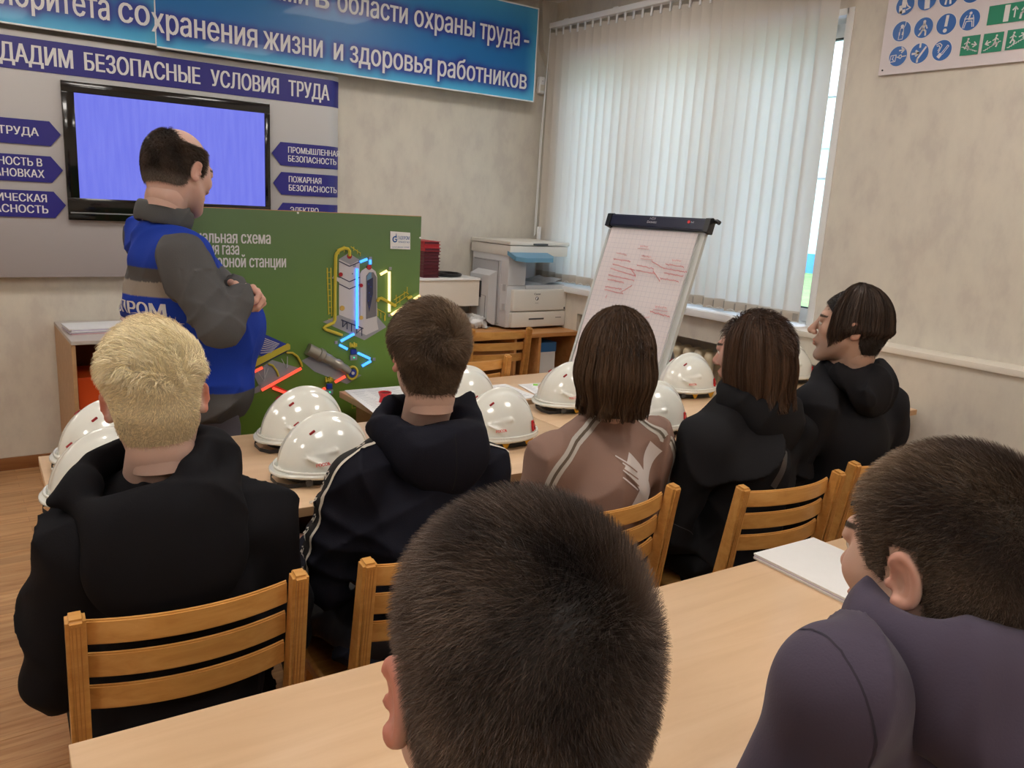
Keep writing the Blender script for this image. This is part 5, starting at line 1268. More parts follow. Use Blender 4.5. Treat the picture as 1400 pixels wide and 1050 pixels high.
# ================================================================== CHAIRS
def make_chair():
    t = empty('chair', (0, 0, 0)); W = .205
    # rear posts: plywood boards splayed in side view, seat at y>0
    for s in (-1, 1):
        x = s*(W-.0165); mb = MB()
        pl = [(-.055, .845), (-.020, .850), (.052, .45), (-.03, 0), (-.070, 0), (.008, .44)]
        mb.prism([(x-.0155, a, b) for a, b in pl], (.031, 0, 0)); bmesh.ops.bevel(mb.bm, geom=list(mb.bm.edges), offset=.006, segments=3, affect='EDGES', clamp_overlap=True)
        p = mb.build('rear_post', M_CHAIR, t, smooth=True)
        for dx in (-.006, 0, .006):
            g = MB(); g.box((x+dx-.0009, -.0555, .46), (x+dx+.0009, -.052, .835)); o = g.build('ply_line', M_CHAIR_DARK, p)
            for v in o.data.vertices: v.co.y += (.845-v.co.z)/(.845-.44)*.063-.0005
        mb = MB(); pl = [(.02, .425), (.40, .425), (.42, .40), (.455, 0), (.415, 0), (.375, .385), (.02, .385)]
        mb.prism([(s*(W-.045)-.012, a, b) for a, b in pl], (.024, 0, 0)); bmesh.ops.bevel(mb.bm, geom=list(mb.bm.edges), offset=.004, segments=2, affect='EDGES', clamp_overlap=True); mb.build('side_frame', M_CHAIR, t, smooth=True)
    for z in (.80, .732, .664):
        mb = MB(); n = 16; yo = -.030+(.845-z)/.405*.060; H = .023; rows = []
        sec = [(-.0055, -H), (.0055, -H), (.0055, H), (-.0055, H)]
        for i in range(n+1):
            u = -1+2*i/n; x = u*(W-.034); c = .042*(1-u*u)**1.0*(1 if abs(u) < 1 else 1)
            yy = yo-.0-c+.012; rows.append([(x, yy+a, z+b+.004*(1-u*u)) for a, b in sec])
        V = [[mb.bm.verts.new(p) for p in r] for r in rows]
        for i in range(n):
            for j in range(4): mb.bm.faces.new((V[i][j], V[i+1][j], V[i+1][(j+1) % 4], V[i][(j+1) % 4]))
        mb.bm.faces.new(V[0][::-1]); mb.bm.faces.new(V[-1])
        es = [e for e in mb.bm.edges if abs(e.verts[0].co.x-e.verts[1].co.x) > .005]
        bmesh.ops.recalc_face_normals(mb.bm, faces=mb.bm.faces); bmesh.ops.bevel(mb.bm, geom=es, offset=.003, segments=2, affect='EDGES'); mb.build('back_slat', M_CHAIR, t, smooth=True)
    MB().box((-.19, .015, .425), (.19, .43, .447), .010, seg=3).build('seat', M_CHAIR, t, smooth=True)
    MB().box((-.165, .385, .20), (.165, .405, .235), .003).build('stretcher', M_CHAIR, t); MB().box((-.172, .005, .22), (.172, .025, .26), .003).build('stretcher', M_CHAIR, t)
    return t
chair0 = make_chair(); used = [False]
def place_chair(x, y, rz, label, group='slatted wooden chairs'):
    c = chair0 if not used[0] else copy_tree(chair0); used[0] = True
    c.location = (x, y, 0); c.rotation_euler = (0, 0, rz); tag(c, label, 'chair', group); return c
place_chair(.333, 1.43, math.radians(-3), 'slatted wooden chair under the bleached-blond boy')
place_chair(.845, 1.40, math.radians(-2), 'slatted wooden chair under the boy in the navy striped hoodie')
place_chair(1.368, 1.44, math.radians(3), 'slatted wooden chair under the person in the brown sweatshirt')
place_chair(1.915, 1.335, math.radians(-6), 'slatted wooden chair under the long-haired person in black')
place_chair(2.415, 1.335, math.radians(-3), 'slatted wooden chair under the dark-haired boy near the window')
c = onz(685, 450, .83); place_chair(2.66, 3.88, math.radians(-6), 'empty slatted wooden chair in front of the copier desk')
place_chair(2.02, 3.17, math.radians(-2), 'empty slatted wooden chair pushed to the table with the documents')
place_chair(.33, .20, math.radians(-2), 'wooden chair under the short-haired person in the centre foreground')
place_chair(.98, .16, math.radians(-2), 'wooden chair under the boy in the grey-violet hoodie')

# ================================================================== HELMETS
m_hel = mat('helmet_shell', rgb(226, 228, 222), rough=.14, spec=.5, coat=.6)
m_hb = mat('helmet_band', rgb(30, 30, 33), rough=.5); m_hk = mat('helmet_knob', rgb(70, 72, 76), rough=.45); m_hy = mat('helmet_yellow', rgb(216, 162, 32), rough=.5); m_hr = mat('helmet_red', rgb(206, 36, 40), rough=.35)
def make_helmet():
    t = empty('helmet', (0, 0, 0))        # peak towards -x
    v = Vol((-.20, -.14, -.02), (.17, .14, .18), .0028)
    v.ell((.0, 0, .0), (.138, .112, .152), k=0)
    v.ell((0.004, 0, .0), (.1445, .044, .163), k=.008)                 # raised central crest
    for s in (-1, 1):
        v.ell((-.055, s*.085, .035), (.045, .018, .006), R=Ry(.55), k=.012); v.cone((-.075, s*.074, .062), (-.015, s*.098, .072), .004, .006, k=.010)
        v.cone((-.10, s*.05, .048), (-.04, s*.088, .058), .003, .005, k=.010)
    v.apply(lambda x, y, z: (.012-z)+0*x+0*y, (-.2, -.14, -.02), (.17, .14, .03), .003, 'sub2') if False else None
    # brim: thin flared ring with a short peak
    def brim(x, y, z):
        rx = np.where(x < 0, .160, .150); q = np.sqrt((x/rx)**2+(y/.124)**2)-1; dz = np.abs(z-.006-.012*(x < -0.1)*0-.05*np.maximum(-x-.12, 0)*0+.10*np.maximum(0, -x-.125)**1.0*.8)-.0045
        return np.maximum(q*.12, dz)
    v.apply(brim, (-.17, -.13, -.01), (.155, .13, .03), .006)
    v.ring((0, 0, .016), .145, .119, .004, k=.004)
    # hollow
    def inner(x, y, z): 
        k0 = np.sqrt((x/.131)**2+(y/.105)**2+(z/.145)**2); return -(k0-1)*.12
    v.d = np.maximum(v.d, inner(v.ax[0][:, None, None], v.ax[1][None, :, None], v.ax[2][None, None, :]).astype(np.float32))
    v.d = np.maximum(v.d, (-.006-v.ax[2][None, None, :]+0*v.d).astype(np.float32))
    # vents beside the crest
    for s in (-1, 1):
        for a, b in ((-.075, -.05), (-.035, -.010), (.02, .045)):
            z0 = .158*math.sqrt(max(0, 1-(a/.142)**2-.13)); z1 = .158*math.sqrt(max(0, 1-(b/.142)**2-.13))
            v.cone((a, s*.047, z0-.004), (b, s*.047, z1-.004), .0028, .0028, k=.002, mode='sub')
    V, Q = v.mesh(); V = relax(V, Q, 1, .4); o = link('shell', np_mesh('shell', V, Q), t, (m_hel,)); T = bvh_of((V, Q))
    for s in (-1, 1):
        h = T.ray_cast(Vector((-.062, s*.049, .3)), Vector((0, 0, -1))); MB().box((-.009, -.003, -.003), (.009, .003, .003), .0015).build('vent_slider', mat('vent_red', rgb(150, 30, 36), rough=.4), t, smooth=True)
        o = t.children[-1]
        if h[0]: o.location = h[0]+Vector((0, 0, .0015)); o.rotation_euler = (0, -.55, 0)
    # side clip badge and tiny lettering
    for s in (-1, 1):
        p, n, _, _ = T.ray_cast(Vector((.085, s*.3, .040)), Vector((0, -s, 0)))
        q = n.to_track_quat('Z', 'Y').to_matrix()
        if q.col[1].z < 0: q = q @ Matrix.Rotation(math.pi, 3, 'Z')
        b = MB(); b.prism([(-.012, -.019, 0), (.012, -.019, 0), (.013, -.004, 0), (.006, .004, 0), (.006, .017, 0), (-.006, .017, 0), (-.006, .004, 0), (-.013, -.004, 0)], (0, 0, .006)); bmesh.ops.bevel(b.bm, geom=list(b.bm.edges), offset=.0015, segments=2, affect='EDGES', clamp_overlap=True)
        o = b.build('side_clip', m_hr, t, smooth=True); o.matrix_local = Matrix.Translation(p+n*.001) @ q.to_4x4()
        b = MB(); b.tube([(.005*math.cos(a), -.009+.005*math.sin(a), .0065) for a in np.linspace(0, 6.0, 10)], .0009, n=5); b.tube([(.0025*math.cos(a), .010+.003*math.sin(a), .0065) for a in np.linspace(0, 6.0, 8)], .0008, n=5); oo = b.build('clip_relief', m_hb, o)
        p, n, _, _ = T.ray_cast(Vector((-.050, s*.3, .036)), Vector((0, -s, 0)))
        X = Vector((1, 0, 0)) if s < 0 else Vector((-1, 0, 0)); Y = (n.cross(X)).normalized(); X = Y.cross(n).normalized()
        text('РОСОМЗ', .0125, m_hr, t, 'lettering', p+n*.0008, X, Y, align='CENTER', bold=.0004)
    # suspension
    mb = MB(); pts = [(.118*math.cos(a), .093*math.sin(a), -.012-.004*math.cos(a)) for a in np.linspace(0, 2*math.pi, 36, endpoint=False)]
    rows = [[(x*k, y*k, z+dz) for x, y, z in pts+[pts[0]]] for k, dz in ((1.0, .014), (1.01, 0), (1.0, -.013))]; mb.sheet(rows); mb.build('headband', m_hb, t, smooth=True, recalc=True)
    for s in (-1, 1):
        MB().cyl((-.085, s*.078, -.012), (-.09, s*.090, -.012), .010, n=16).build('adjust_knob', m_hk, t, smooth=True)
        for x in (-.030, .062):
            mb = MB(); mb.prism([(x-.022, s*.097, .004), (x+.022, s*.097, .004), (x+.004, s*.097, -.026), (x-.004, s*.097, -.026)], (0, s*.0015, 0)); mb.build('strap_pad', m_hy, t)
    mb = MB(); pp = [(-.118, .03, -.012), (-.150, .02, -.004), (-.168, -.01, -.006), (-.165, -.045, -.014), (-.140, -.06, -.021), (-.09, -.075, -.02)]
    rows = [[(x, y, z+dz) for x, y, z in pp] for dz in (-.006, .006)]; mb.sheet(rows); mb.build('chin_strap', m_hb, t, smooth=True)
    return t
hel0 = make_helmet(); hu = [False]
def helmet(px, py, rz, label, z=.75+.029, tilt=(0, 0)):
    h = hel0 if not hu[0] else copy_tree(hel0); hu[0] = True
    p = onz(px, py, z); h.location = (p[0], p[1], z); h.rotation_euler = (tilt[0], tilt[1], rz); return tag(h, label, 'helmet', 'white safety helmets on the front tables')
r_ = math.radians
helmet(150, 618, r_(18), 'white safety helmet mostly hidden behind the blond boy, the farther of two')
helmet(146, 668, r_(22), 'white safety helmet at the left table end beside the blond hair, nearer one')
helmet(414, 594, r_(5), 'white safety helmet near the green board, left and farther of two overlapping')
helmet(443, 636, r_(5), 'white safety helmet left of the navy hoodie, nearer of two overlapping')
helmet(632, 556, r_(0), 'white safety helmet hidden behind the neck of the navy-hoodie boy')
helmet(680, 592, r_(0), 'white safety helmet between the navy hoodie and the brown sweatshirt')
helmet(776, 548, r_(0), 'white safety helmet left of the brown bob hair beside a green pen')
helmet(890, 578, r_(-8), 'white safety helmet just behind the brown sweatshirt shoulder')
helmet(938, 530, r_(-6), 'white safety helmet in front of the radiator and flip chart')
helmet(1075, 512, r_(-10), 'white safety helmet half hidden between the two people in black')

# ================================================================== PAPERS, CUP, PEN
def sheet_at(name, label, pts, z, grp=None, lines=True, cat='papers', th=.0012):
    ps = [onz(a, b, z) for a, b in pts]; c = sum(ps)/len(ps); t = empty(name, (c[0], c[1], z), 0, label, cat, grp); mb = MB(); mb.prism([Vector((p[0]-c[0], p[1]-c[1], 0)) for p in ps], (0, 0, th)); mb.build('sheet', M_PAPER, t)
    if lines and len(ps) == 4:
        q = [Vector((p[0]-c[0], p[1]-c[1], th)) for p in ps]; mb = MB()
        for k in range(14):
            v = .12+.76*k/14
            for u0, u1 in ((.08, .3), (.34, .62), (.66, .92)):
                u1 = u1-random.uniform(0, .12); f = lambda u, w: q[0]*(1-u)*(1-w)+q[1]*u*(1-w)+q[2]*u*w+q[3]*(1-u)*w
                mb.prism([f(u0, v), f(u1, v), f(u1, v+.012), f(u0, v+.012)], (0, 0, .0002))
        mb.build('printed_lines', mat('faint_ink', rgb(172, 176, 184), rough=.8), t)
    return t
sheet_at('document', 'white document at the left corner of the rear table beside the red cup', [(471, 534), (545, 528), (600, 548), (512, 566)], .752)
sheet_at('document', 'open white document with printed lines behind the helmets, left page', [(612, 533), (641, 528), (672, 551), (640, 556)], .752)
sheet_at('document', 'open white document with printed lines behind the helmets, right page', [(642, 530), (691, 525), (737, 543), (680, 551)], .752)
sheet_at('document', 'single white sheet under the green pen', [(708, 526), (760, 522), (790, 538), (738, 543)], .752)
p0 = onz(729, 526, .756); p1 = onz(752, 527, .756)
pn = tag(MB().cyl(p0, p1, .0045, n=10).build('pen', mat('pen_green', rgb(130, 214, 60), rough=.3), None, smooth=True), 'bright green pen lying on the white sheet behind the helmet', 'pen')
pc = onz(526, 549, .754); cupm = mat('cup_red', rgb(206, 40, 50), rough=.3)
cup = empty('pen_cup', (pc[0], pc[1], .753), 0, 'small red glossy cup on the document left of the navy-hoodie boy', 'cup')
prof = [(.024, 0), (.022, .006), (.020, .02), (.026, .036), (.027, .040), (.023, .040), (.018, .022), (.0, .012)]; rows = [[(a*math.cos(t), a*math.sin(t), z) for t in np.linspace(0, 2*math.pi, 25)] for a, z in prof]
mb = MB(); mb.sheet(rows); bmesh.ops.remove_doubles(mb.bm, verts=mb.bm.verts, dist=1e-5); mb.build('cup_wall', cupm, cup, smooth=True); MB().cyl((0, 0, .030), (0, 0, .034), .021, n=20).build('contents', M_BLACK, cup)
# thick stack of white sheets on the second-row table
a = onz(1030, 757, .765); st = empty('paper_ream', (0, 0, .75), 0, 'thick stack of blank white paper beside the short-haired boy on the right', 'papers')
pa = onz(1031, 756, .765); pb_ = onz(1111, 735, .765); du = (pb_-pa)/np.linalg.norm(pb_-pa); pdn = onz(1156, 820, .765)-pa; dv = pdn-du*np.dot(pdn, du); dv /= np.linalg.norm(dv)
st.location = (pa[0], pa[1], .75); st.rotation_euler = (0, 0, math.atan2(du[1], du[0]))
for k in range(5):
    o = MB().box((0, -.31, 0), (.222, 0, .0028), .0004, seg=1).build('sheaf', M_PAPER if k != 2 else m_pb, st); o.location = (random.uniform(-.001, .001), random.uniform(-.001, .001), .003*k)

# ================================================================== FLIP CHART
TL = Vector((2.814, 3.136, 1.502)); TR = Vector((2.891, 2.579, 1.506)); bx = (TR-TL).normalized(); Wd = (TR-TL).length
nrm = Vector((bx.y, -bx.x, 0)).normalized()
if nrm.x > 0: nrm = -nrm
th = r_(19); dn = (Vector((0, 0, -1))*math.cos(th)+nrm*math.sin(th)).normalized(); fn = bx.cross(dn).normalized()
if fn.x > 0: fn = -fn
fc = empty('flip_chart', (TL.x+.15, (TL.y+TR.y)/2, 0), 0, 'flip chart on a tripod with red handwriting, standing before the window blind', 'flip chart'); l = Vector(fc.location)
def FP(u, v, o=0.0): return TL+bx*u+dn*v+fn*o-l
def fquad(mb, u0, v0, u1, v1, o, t): mb.prism([FP(u0, v0, o), FP(u1, v0, o), FP(u1, v1, o), FP(u0, v1, o)], -fn*t)
m_fb = mat('chart_navy', rgb(22, 26, 52), rough=.35); m_ff = mat('chart_frame', rgb(190, 194, 192), rough=.4)
mb = MB(); fquad(mb, .0, .03, Wd, .90, -.006, .016); mb.build('board', m_ff, fc)
m_fp = mat('squared_paper', rgb(214, 208, 210), rough=.8)
N = m_fp.node_tree.nodes; L = m_fp.node_tree.links; at_ = N.new('ShaderNodeAttribute'); at_.attribute_name = 'UVMap'
br = N.new('ShaderNodeTexBrick'); br.offset = 0; br.inputs['Scale'].default_value = 1; br.inputs['Brick Width'].default_value = .025; br.inputs['Row Height'].default_value = .025; br.inputs['Mortar Size'].default_value = .0007; br.inputs['Color1'].default_value = rgb(216, 209, 211); br.inputs['Color2'].default_value = rgb(216, 209, 211); br.inputs['Mortar'].default_value = rgb(192, 188, 196)
uvn = N.new('ShaderNodeUVMap'); L.new(uvn.outputs[0], br.inputs['Vector']); L.new(br.outputs['Color'], N['Principled BSDF'].inputs['Base Color'])
def padsheet(name, o, u0, u1, v0, v1):
    mb = MB(); uvl = mb.bm.loops.layers.uv.new('UVMap'); R_ = 8
    G_ = [[mb.bm.verts.new(FP(u0+(u1-u0)*i/4, v0+(v1-v0)*j/R_, o+.004*math.sin(i*1.3+j*.7)*(j/R_))) for i in range(5)] for j in range(R_+1)]; uv = {}
    for j in range(R_+1):
        for i in range(5): uv[G_[j][i]] = ((u1-u0)*i/4, (v1-v0)*j/R_)
    for j in range(R_):
        for i in range(4):
            f = mb.bm.faces.new((G_[j][i], G_[j+1][i], G_[j+1][i+1], G_[j][i+1]))
            for lp in f.loops: lp[uvl].uv = uv[lp.vert]
    return mb.build(name, m_fp, fc, smooth=True, recalc=False)
mb = MB(); fquad(mb, .012, .045, Wd-.035, .86, .002, .007); mb.build('paper_pad', M_PAPER, fc); padsheet('top_sheet', .006, .012, Wd-.035, .045, .865)
mb = MB(); fquad(mb, Wd-.012, .05, Wd+.004, .92, .004, .02); fquad(mb, -.006, .05, .008, .92, .004, .02); fquad(mb, 0, .90, Wd, .925, .01, .03); mb.build('side_rail', m_ff, fc)
mb = MB(); P_ = [FP(-.012, .035, .02), FP(-.012, -.020, .022), FP(-.012, -.028, .006), FP(-.012, -.024, -.014), FP(-.012, .035, -.014)]; mb.prism(P_, bx*(Wd+.018)); bmesh.ops.recalc_face_normals(mb.bm, faces=mb.bm.faces); bmesh.ops.bevel(mb.bm, geom=list(mb.bm.edges), offset=.005, segments=2, affect='EDGES'); hb = mb.build('clamp_bar', m_fb, fc, smooth=True)
for u in (-.020, Wd-.002): mb = MB(); mb.prism([FP(u, .040, .025), FP(u, -.022, .026), FP(u, -.031, .006), FP(u, -.028, -.02), FP(u, .040, -.02)], bx*.026); mb.build('end_cap', M_BLACK, fc)
MB().tube([FP(Wd+.02, -.02, -.01), FP(Wd+.035, -.022, -.012), FP(Wd+.05, -.015, -.012)], .010).build('hook', M_BLACK, fc, smooth=True)
mt_ = mat('bar_print', rgb(190, 190, 200), rough=.5)
text('НОУ', .017, mt_, hb, 'lettering', FP(Wd*.47, -.002, .0235), bx, -dn, align='CENTER'); text('Бизнес', .017, mt_, hb, 'lettering', FP(Wd*.47, .015, .0235), bx, -dn, align='CENTER')
text('2x3', .012, mt_, hb, 'lettering', FP(Wd*.86, .003, .0235), bx, -dn); mb = MB(); mb.cyl(FP(Wd*.84, -.001, .0225), FP(Wd*.84, -.001, .024), .008, n=12); mb.build('mark', m_hr, hb)
m_ink = mat('red_marker', rgb(206, 84, 90), rough=.7); m_ink2 = mat('faint_marker', rgb(216, 150, 152), rough=.7)
def hand(m_, u, v, w, h, slope=0.0, n=None, r=.0013):
    n = n or max(4, int(w/.006)); pts = []
    for k in range(n+1):
        t = k/n; pts.append(FP(u+w*t+random.uniform(-.001, .001), v+slope*t+(h*(.5 if k % 2 else -.5))*random.uniform(.2, 1.0), .0115))
    MB().tube(pts, r, n=4).build('handwriting', m_, fc)
def fpx(px, py):
    # photo point onto the sheet plane
    d = ray(px, py); o = TL+fn*.012; t = (np.dot(np.array(o)-CPOS, np.array(fn)))/np.dot(d, np.array(fn)); p = Vector(CPOS+d*t)-TL; return p.dot(bx), p.dot(dn)
for (x0, y0, x1, y1, hh) in ((839, 354, 862, 358, .010), (838, 361, 868, 370, .008), (835, 367, 869, 378, .008), (832, 376, 867, 384, .009), (831, 382, 853, 387, .011), (828, 392, 850, 396, .010), (827, 396, 852, 402, .008), (871, 363, 894, 368, .009), (870, 370, 896, 375, .008), (891, 358, 908, 368, .006), (910, 362, 935, 366, .010), (908, 368, 939, 373, .010), (908, 374, 934, 379, .010), (903, 381, 928, 386, .011), (893, 371, 902, 385, .008), (849, 400, 864, 391, .004), (862, 367, 869, 377, .004), (889, 427, 916, 434, .012)):
    u0, v0 = fpx(x0, y0); u1, v1 = fpx(x1, y1); hand(m_ink, u0, v0, u1-u0, hh, v1-v0)
for (x0, y0, x1, y1, hh) in ((875, 337, 886, 338, .012), (872, 340, 887, 341, .001), (843, 346, 857, 349, .010), (877, 350, 890, 352, .010), (876, 354, 893, 356, .002), (919, 356, 931, 358, .012), (896, 420, 912, 422, .012), (893, 424, 913, 427, .001), (882, 434, 888, 435, .01), (828, 408, 830, 404, .004)):
    u0, v0 = fpx(x0, y0); u1, v1 = fpx(x1, y1); hand(m_ink2, u0, v0, u1-u0, hh, v1-v0)
# legs
for u in (.03, Wd-.03): MB().tube([FP(u, .88, -.01), Vector((FP(u, .88).x-.10, FP(u, .88).y, .01))], .012, n=8).build('leg', M_GREYP, fc, smooth=True)
MB().tube([FP(Wd*.62, .30, -.02), Vector((.50, .03, .01))], .013, n=8).build('leg', M_GREYP, fc, smooth=True)

# ================================================================== PEOPLE
def W2L(loc, az, p):
    """world -> local of a person standing at loc with azimuth az"""
    d = np.array(p, float)-np.array(loc, float); c, s = math.cos(az), math.sin(az)
    return np.array((c*d[0]-s*d[1], s*d[0]+c*d[1], d[2]))
def seated(loc, az, headw, **k):
    """default seated joints; headw = head centre in the world"""
    H = W2L(loc, az, headw); sw = k.pop('sw', .19); nz = H[2]-.185; lean = H[1]*.6
    sp = dict(sw=sw, hip=(0, .0, .56), chest=(H[0]*.4, lean*.55, .56+(nz-.56)*.58), neck=(H[0]*.85, H[1]-.055, nz), head=tuple(H),
              shR=(H[0]*.7+sw, lean*.9, nz-.06), shL=(H[0]*.7-sw, lean*.9, nz-.06), elR=(sw+.07, .06+lean*.4, .73), elL=(-sw-.07, .06+lean*.4, .73),
              wrR=(.12, .25, .66), wrL=(-.12, .25, .66), knR=(.13, .40, .52), knL=(-.13, .40, .52), anR=(.12, .36, .09), anL=(-.12, .36, .09))
    Y = k.pop('Y', None); px = k.pop('px', None)
    if px:
        for q, v_ in px.items(): sp[q] = tuple(W2L(loc, az, ony(v_[0], v_[1], v_[2]) if len(v_) > 2 and v_[2] > 0 else (ony(v_[0], v_[1], Y) if len(v_) < 3 else atd(v_[0], v_[1], -v_[2]))))
        if 'neck' in px: sp['neck'] = tuple(np.array(sp['neck'])+(0, .045, 0))
        L_, R__ = np.array(sp['shL']), np.array(sp['shR']); m_ = (L_+R__)/2; sp['sw'] = float(np.linalg.norm(L_[:2]-R__[:2])/2)
        sp['chest'] = (m_[0]*.8, m_[1]*.8, .56+(m_[2]-.56)*.60); sp['elR'] = tuple(R__+(.05, .05, -.27)); sp['elL'] = tuple(L_+(-.05, .05, -.27))
    sp.update(k); return sp
def bbox(sp, m=.16):
    pts = np.array([sp[k] for k in ('hip', 'neck', 'shR', 'shL', 'elR', 'elL', 'wrR', 'wrL')], float); return pts.min(0)-(m, m, .17), pts.max(0)+(m, m, .12)
M_JEANS = bumpmat('dark_trousers', rgb(30, 31, 36)); M_SHOE = mat('dark_shoes', rgb(40, 40, 42), rough=.5)
SK1 = (.60, .40, .33); SK2 = (.52, .33, .25)

def hood(P, v_or_name, c, rx, ry, t, tilt, pouch, pr, m, h=.006, seed=2, fold=.006, roll=0.0, extra=None, pk=.05, name='hood', mid=None):
    c = np.array(c, float); R = Ry(roll) @ Rx(tilt)
    lo = np.minimum(c-(rx+.09, ry+.12, .16), np.array(pouch)-np.array(pr)-.05); hi = np.maximum(c+(rx+.09, ry+.10, .15), np.array(pouch)+np.array(pr)+.05)
    v = Vol(lo, hi, h)
    v.ell(pouch, pr, k=0); v.ell(c+(0, -ry*.75, -.05), (rx*.95, .042, .06), k=.04); v.ring(c, rx, ry, t, R=R, k=pk, tz=t*1.5)
    if extra: extra(v)
    v.folds(fold, 22, seed, (1, 1, 1)); return add_vol(P, v, name, m)

# ---- 1. bleached-blond boy, black hoodie
hw = onz(0, 0, 0)
def hp_at(px, py, Y): return ony(px, py, Y)
loc = (.335, 1.585, 0); az = r_(3); head = ony(213, 545, 1.60)
sp = seated(loc, az, head, hs=1.0, hpitch=r_(6), haz=r_(9), hroll=r_(-4), bulk=1.1, arm=1.12, ear_red=1.0, hem=-.07, Y=1.56, px=dict(shL=(110, 748), shR=(358, 722), neck=(216, 655)))
P = person('person with bleached-blond hair in a black hoodie seated at the left', loc, -(-az), sp, make_head(ear_out=1.0), SK1)
BL = P
m_bh = bumpmat('black_cotton', rgb(24, 24, 28)); lo, hi = bbox(sp); v = garment_vol(sp, lo, hi, .007); v.folds(.018, 15, 3, (1, 1, .8)); add_vol(P, v, 'hoodie', m_bh, sm=2)
nk = np.array(sp['neck'])
hood(P, None, nk+(0, -.035, -.005), .135, .105, .024, r_(24), nk+(.0, -.135, -.12), (.145, .065, .135), m_bh, roll=r_(-8), seed=5, extra=lambda v: (v.cone(nk+(-.12, -.03, .0), nk+(-.175, -.04, -.02), .035, .014, k=.03), v.cone(nk+(.11, -.02, .05), nk+(.05, -.1, .03), .03, .03, k=.03)))
decal(P, P.hoodie, 'back_patch', bumpmat('patch_black', rgb(33, 33, 35), st=.1), band([(0, -.06), (0, .06)], .13, 16), nk+(.02, -.5, -.33), (1, 0, 0), (0, 0, 1), (0, 1, 0), depth=.1)
def blondcol(Pt, rng):
    top = sstep(Pt[:, 2], .02, .12)*sstep(Pt[:, 1], -.03, .06); low = sstep(-Pt[:, 2], .0, .08)
    c = np.array([s2l(x) for x in (246, 234, 200)]); c2 = np.array([s2l(x) for x in (214, 178, 124)]); c3 = np.array([s2l(x) for x in (206, 188, 152)])
    C = np.tile(c, (len(Pt), 1)); C += (c2-C)*(top*.55)[:, None]; C += (c3-C)*(low*.7)[:, None]; return C
offb = lambda p: .001+.013*sstep(p[:, 2], .0, .07)+.020*np.exp(-((p-np.array((-.01, .03, .11)))**2).sum(1)/.04**2)+.012*sstep(p[:, 1], -.02, .06)*sstep(p[:, 2], .05, .1)
lenb = lambda p: .006+.022*sstep(p[:, 2], -.0, .09)
BH = make_head(ear_out=1.0, h=.004)
add_hair(P, short_hair(BH, lambda p: scalp_mask(p), 26000, lenb, (.045, -.085, .045), blondcol, width=.0011, off=offb, lay=.95, seg=4, swirl=.25, jit=.28, seed=4, clump=.55, capcol=.7), 'bleached-blond tousled hair')
trousers(P, M_JEANS); shoes(P, M_SHOE)

# ---- 2. boy in the navy track hoodie
loc = (.865, 1.56, 0); az = r_(5); head = ony(586, 488, 1.60)
sp = seated(loc, az, head, hs=.93, hpitch=r_(4), haz=r_(12), hroll=r_(0), bulk=1.02, arm=1.08, ear_red=.8, wrL=(-.16, .30, .66), knL=(-.20, .38, .53), Y=1.58, px=dict(shL=(486, 652), shR=(663, 642), neck=(588, 584)))
P = person('person with short brown hair in a navy hoodie with white sleeve stripes', loc, az, sp, HEAD_M, SK1)
m_nv = bumpmat('navy_cotton', rgb(26, 27, 37)); lo, hi = bbox(sp); v = garment_vol(sp, lo, hi, .006); v.folds(.018, 15, 9, (1, 1, .8)); add_vol(P, v, 'hoodie', m_nv, sm=2)
nk = np.array(sp['neck'])
hood(P, None, nk+(0, -.025, -.005), .115, .09, .024, r_(22), nk+(.01, -.12, -.055), (.106, .052, .080), m_nv, roll=r_(0), seed=8, extra=lambda v: (v.cone(nk+(.09, -.03, .02), nk+(.125, .0, .055), .034, .015, k=.03), v.cone(nk+(-.1, -.05, .0), nk+(-.07, -.09, -.03), .035, .03, k=.03)))
m_st = mat('stripe_white', rgb(214, 208, 198), rough=.8); m_tape = mat('tape_black', rgb(20, 20, 22), rough=.8)
for s, sh, el, wr in ((1, 'shR', 'elR', 'wrR'), (-1, 'shL', 'elL', 'wrL')):
    S = np.array(sp[sh]); E = np.array(sp[el]); Wr = np.array(sp[wr])
    for off, w, m, nm in ((0.0, .034, m_tape, 'sleeve_tape'), (-.021, .007, m_st, 'sleeve_stripe')):
        b = np.array((0, -.0, 0)); sd = np.array((s*.075, off*1.0, 0)); path_strip(P, P.hoodie, nm, m, [nk+(s*.075, .01+off, .03), S+(-s*.02, off, .08), S+(s*.045, off, .055), S+(s*.08, off, -.02), (S+E)/2+sd, E+sd*.95, (E+Wr)/2+(s*.06, off+.01, -.0)], w, n=70, off=.0016 if nm[-4:] == 'tape' else .0030)
    T = bvh_of(P.hoodie)
    for k in range(12):
        q = S+(s*.09, .0, .05)+(E-S)*(k/10.0)-np.array((0, 0, .0)); q = q if k else S+(s*.0, .0, .1)
        lc, nn, _, _ = T.find_nearest(Vector(q)); X = Vector((0, 1, 0)); X = (X-nn*X.dot(nn)).normalized(); Y = nn.cross(X)
        mbl = MB()
        for a, b2, c2, d2 in ((-.009, -.008, -.002, .010), (-.002, .010, .002, .0), (.002, .0, .009, .008), (-.005, -.010, .004, -.006)):
            A = lc+nn*.0034+X*a+Y*b2; B = lc+nn*.0034+X*c2+Y*d2; dd = (B-A).normalized(); sd2 = nn.cross(dd)*.0016; mbl.prism([A+sd2, B+sd2, B-sd2, A-sd2], nn*.0004)
        mbl.build('tape_mark', m_st, P.root)
path_strip(P, P.hood, 'hood_seam', mat('seam_dark', rgb(12, 12, 16), rough=.9), [nk+(.01, -.20, .04), nk+(.01, -.21, -.06), nk+(.01, -.19, -.15)], .003, n=24, off=.0006)
browncol = hair_color((116, 96, 78), (78, 62, 50))
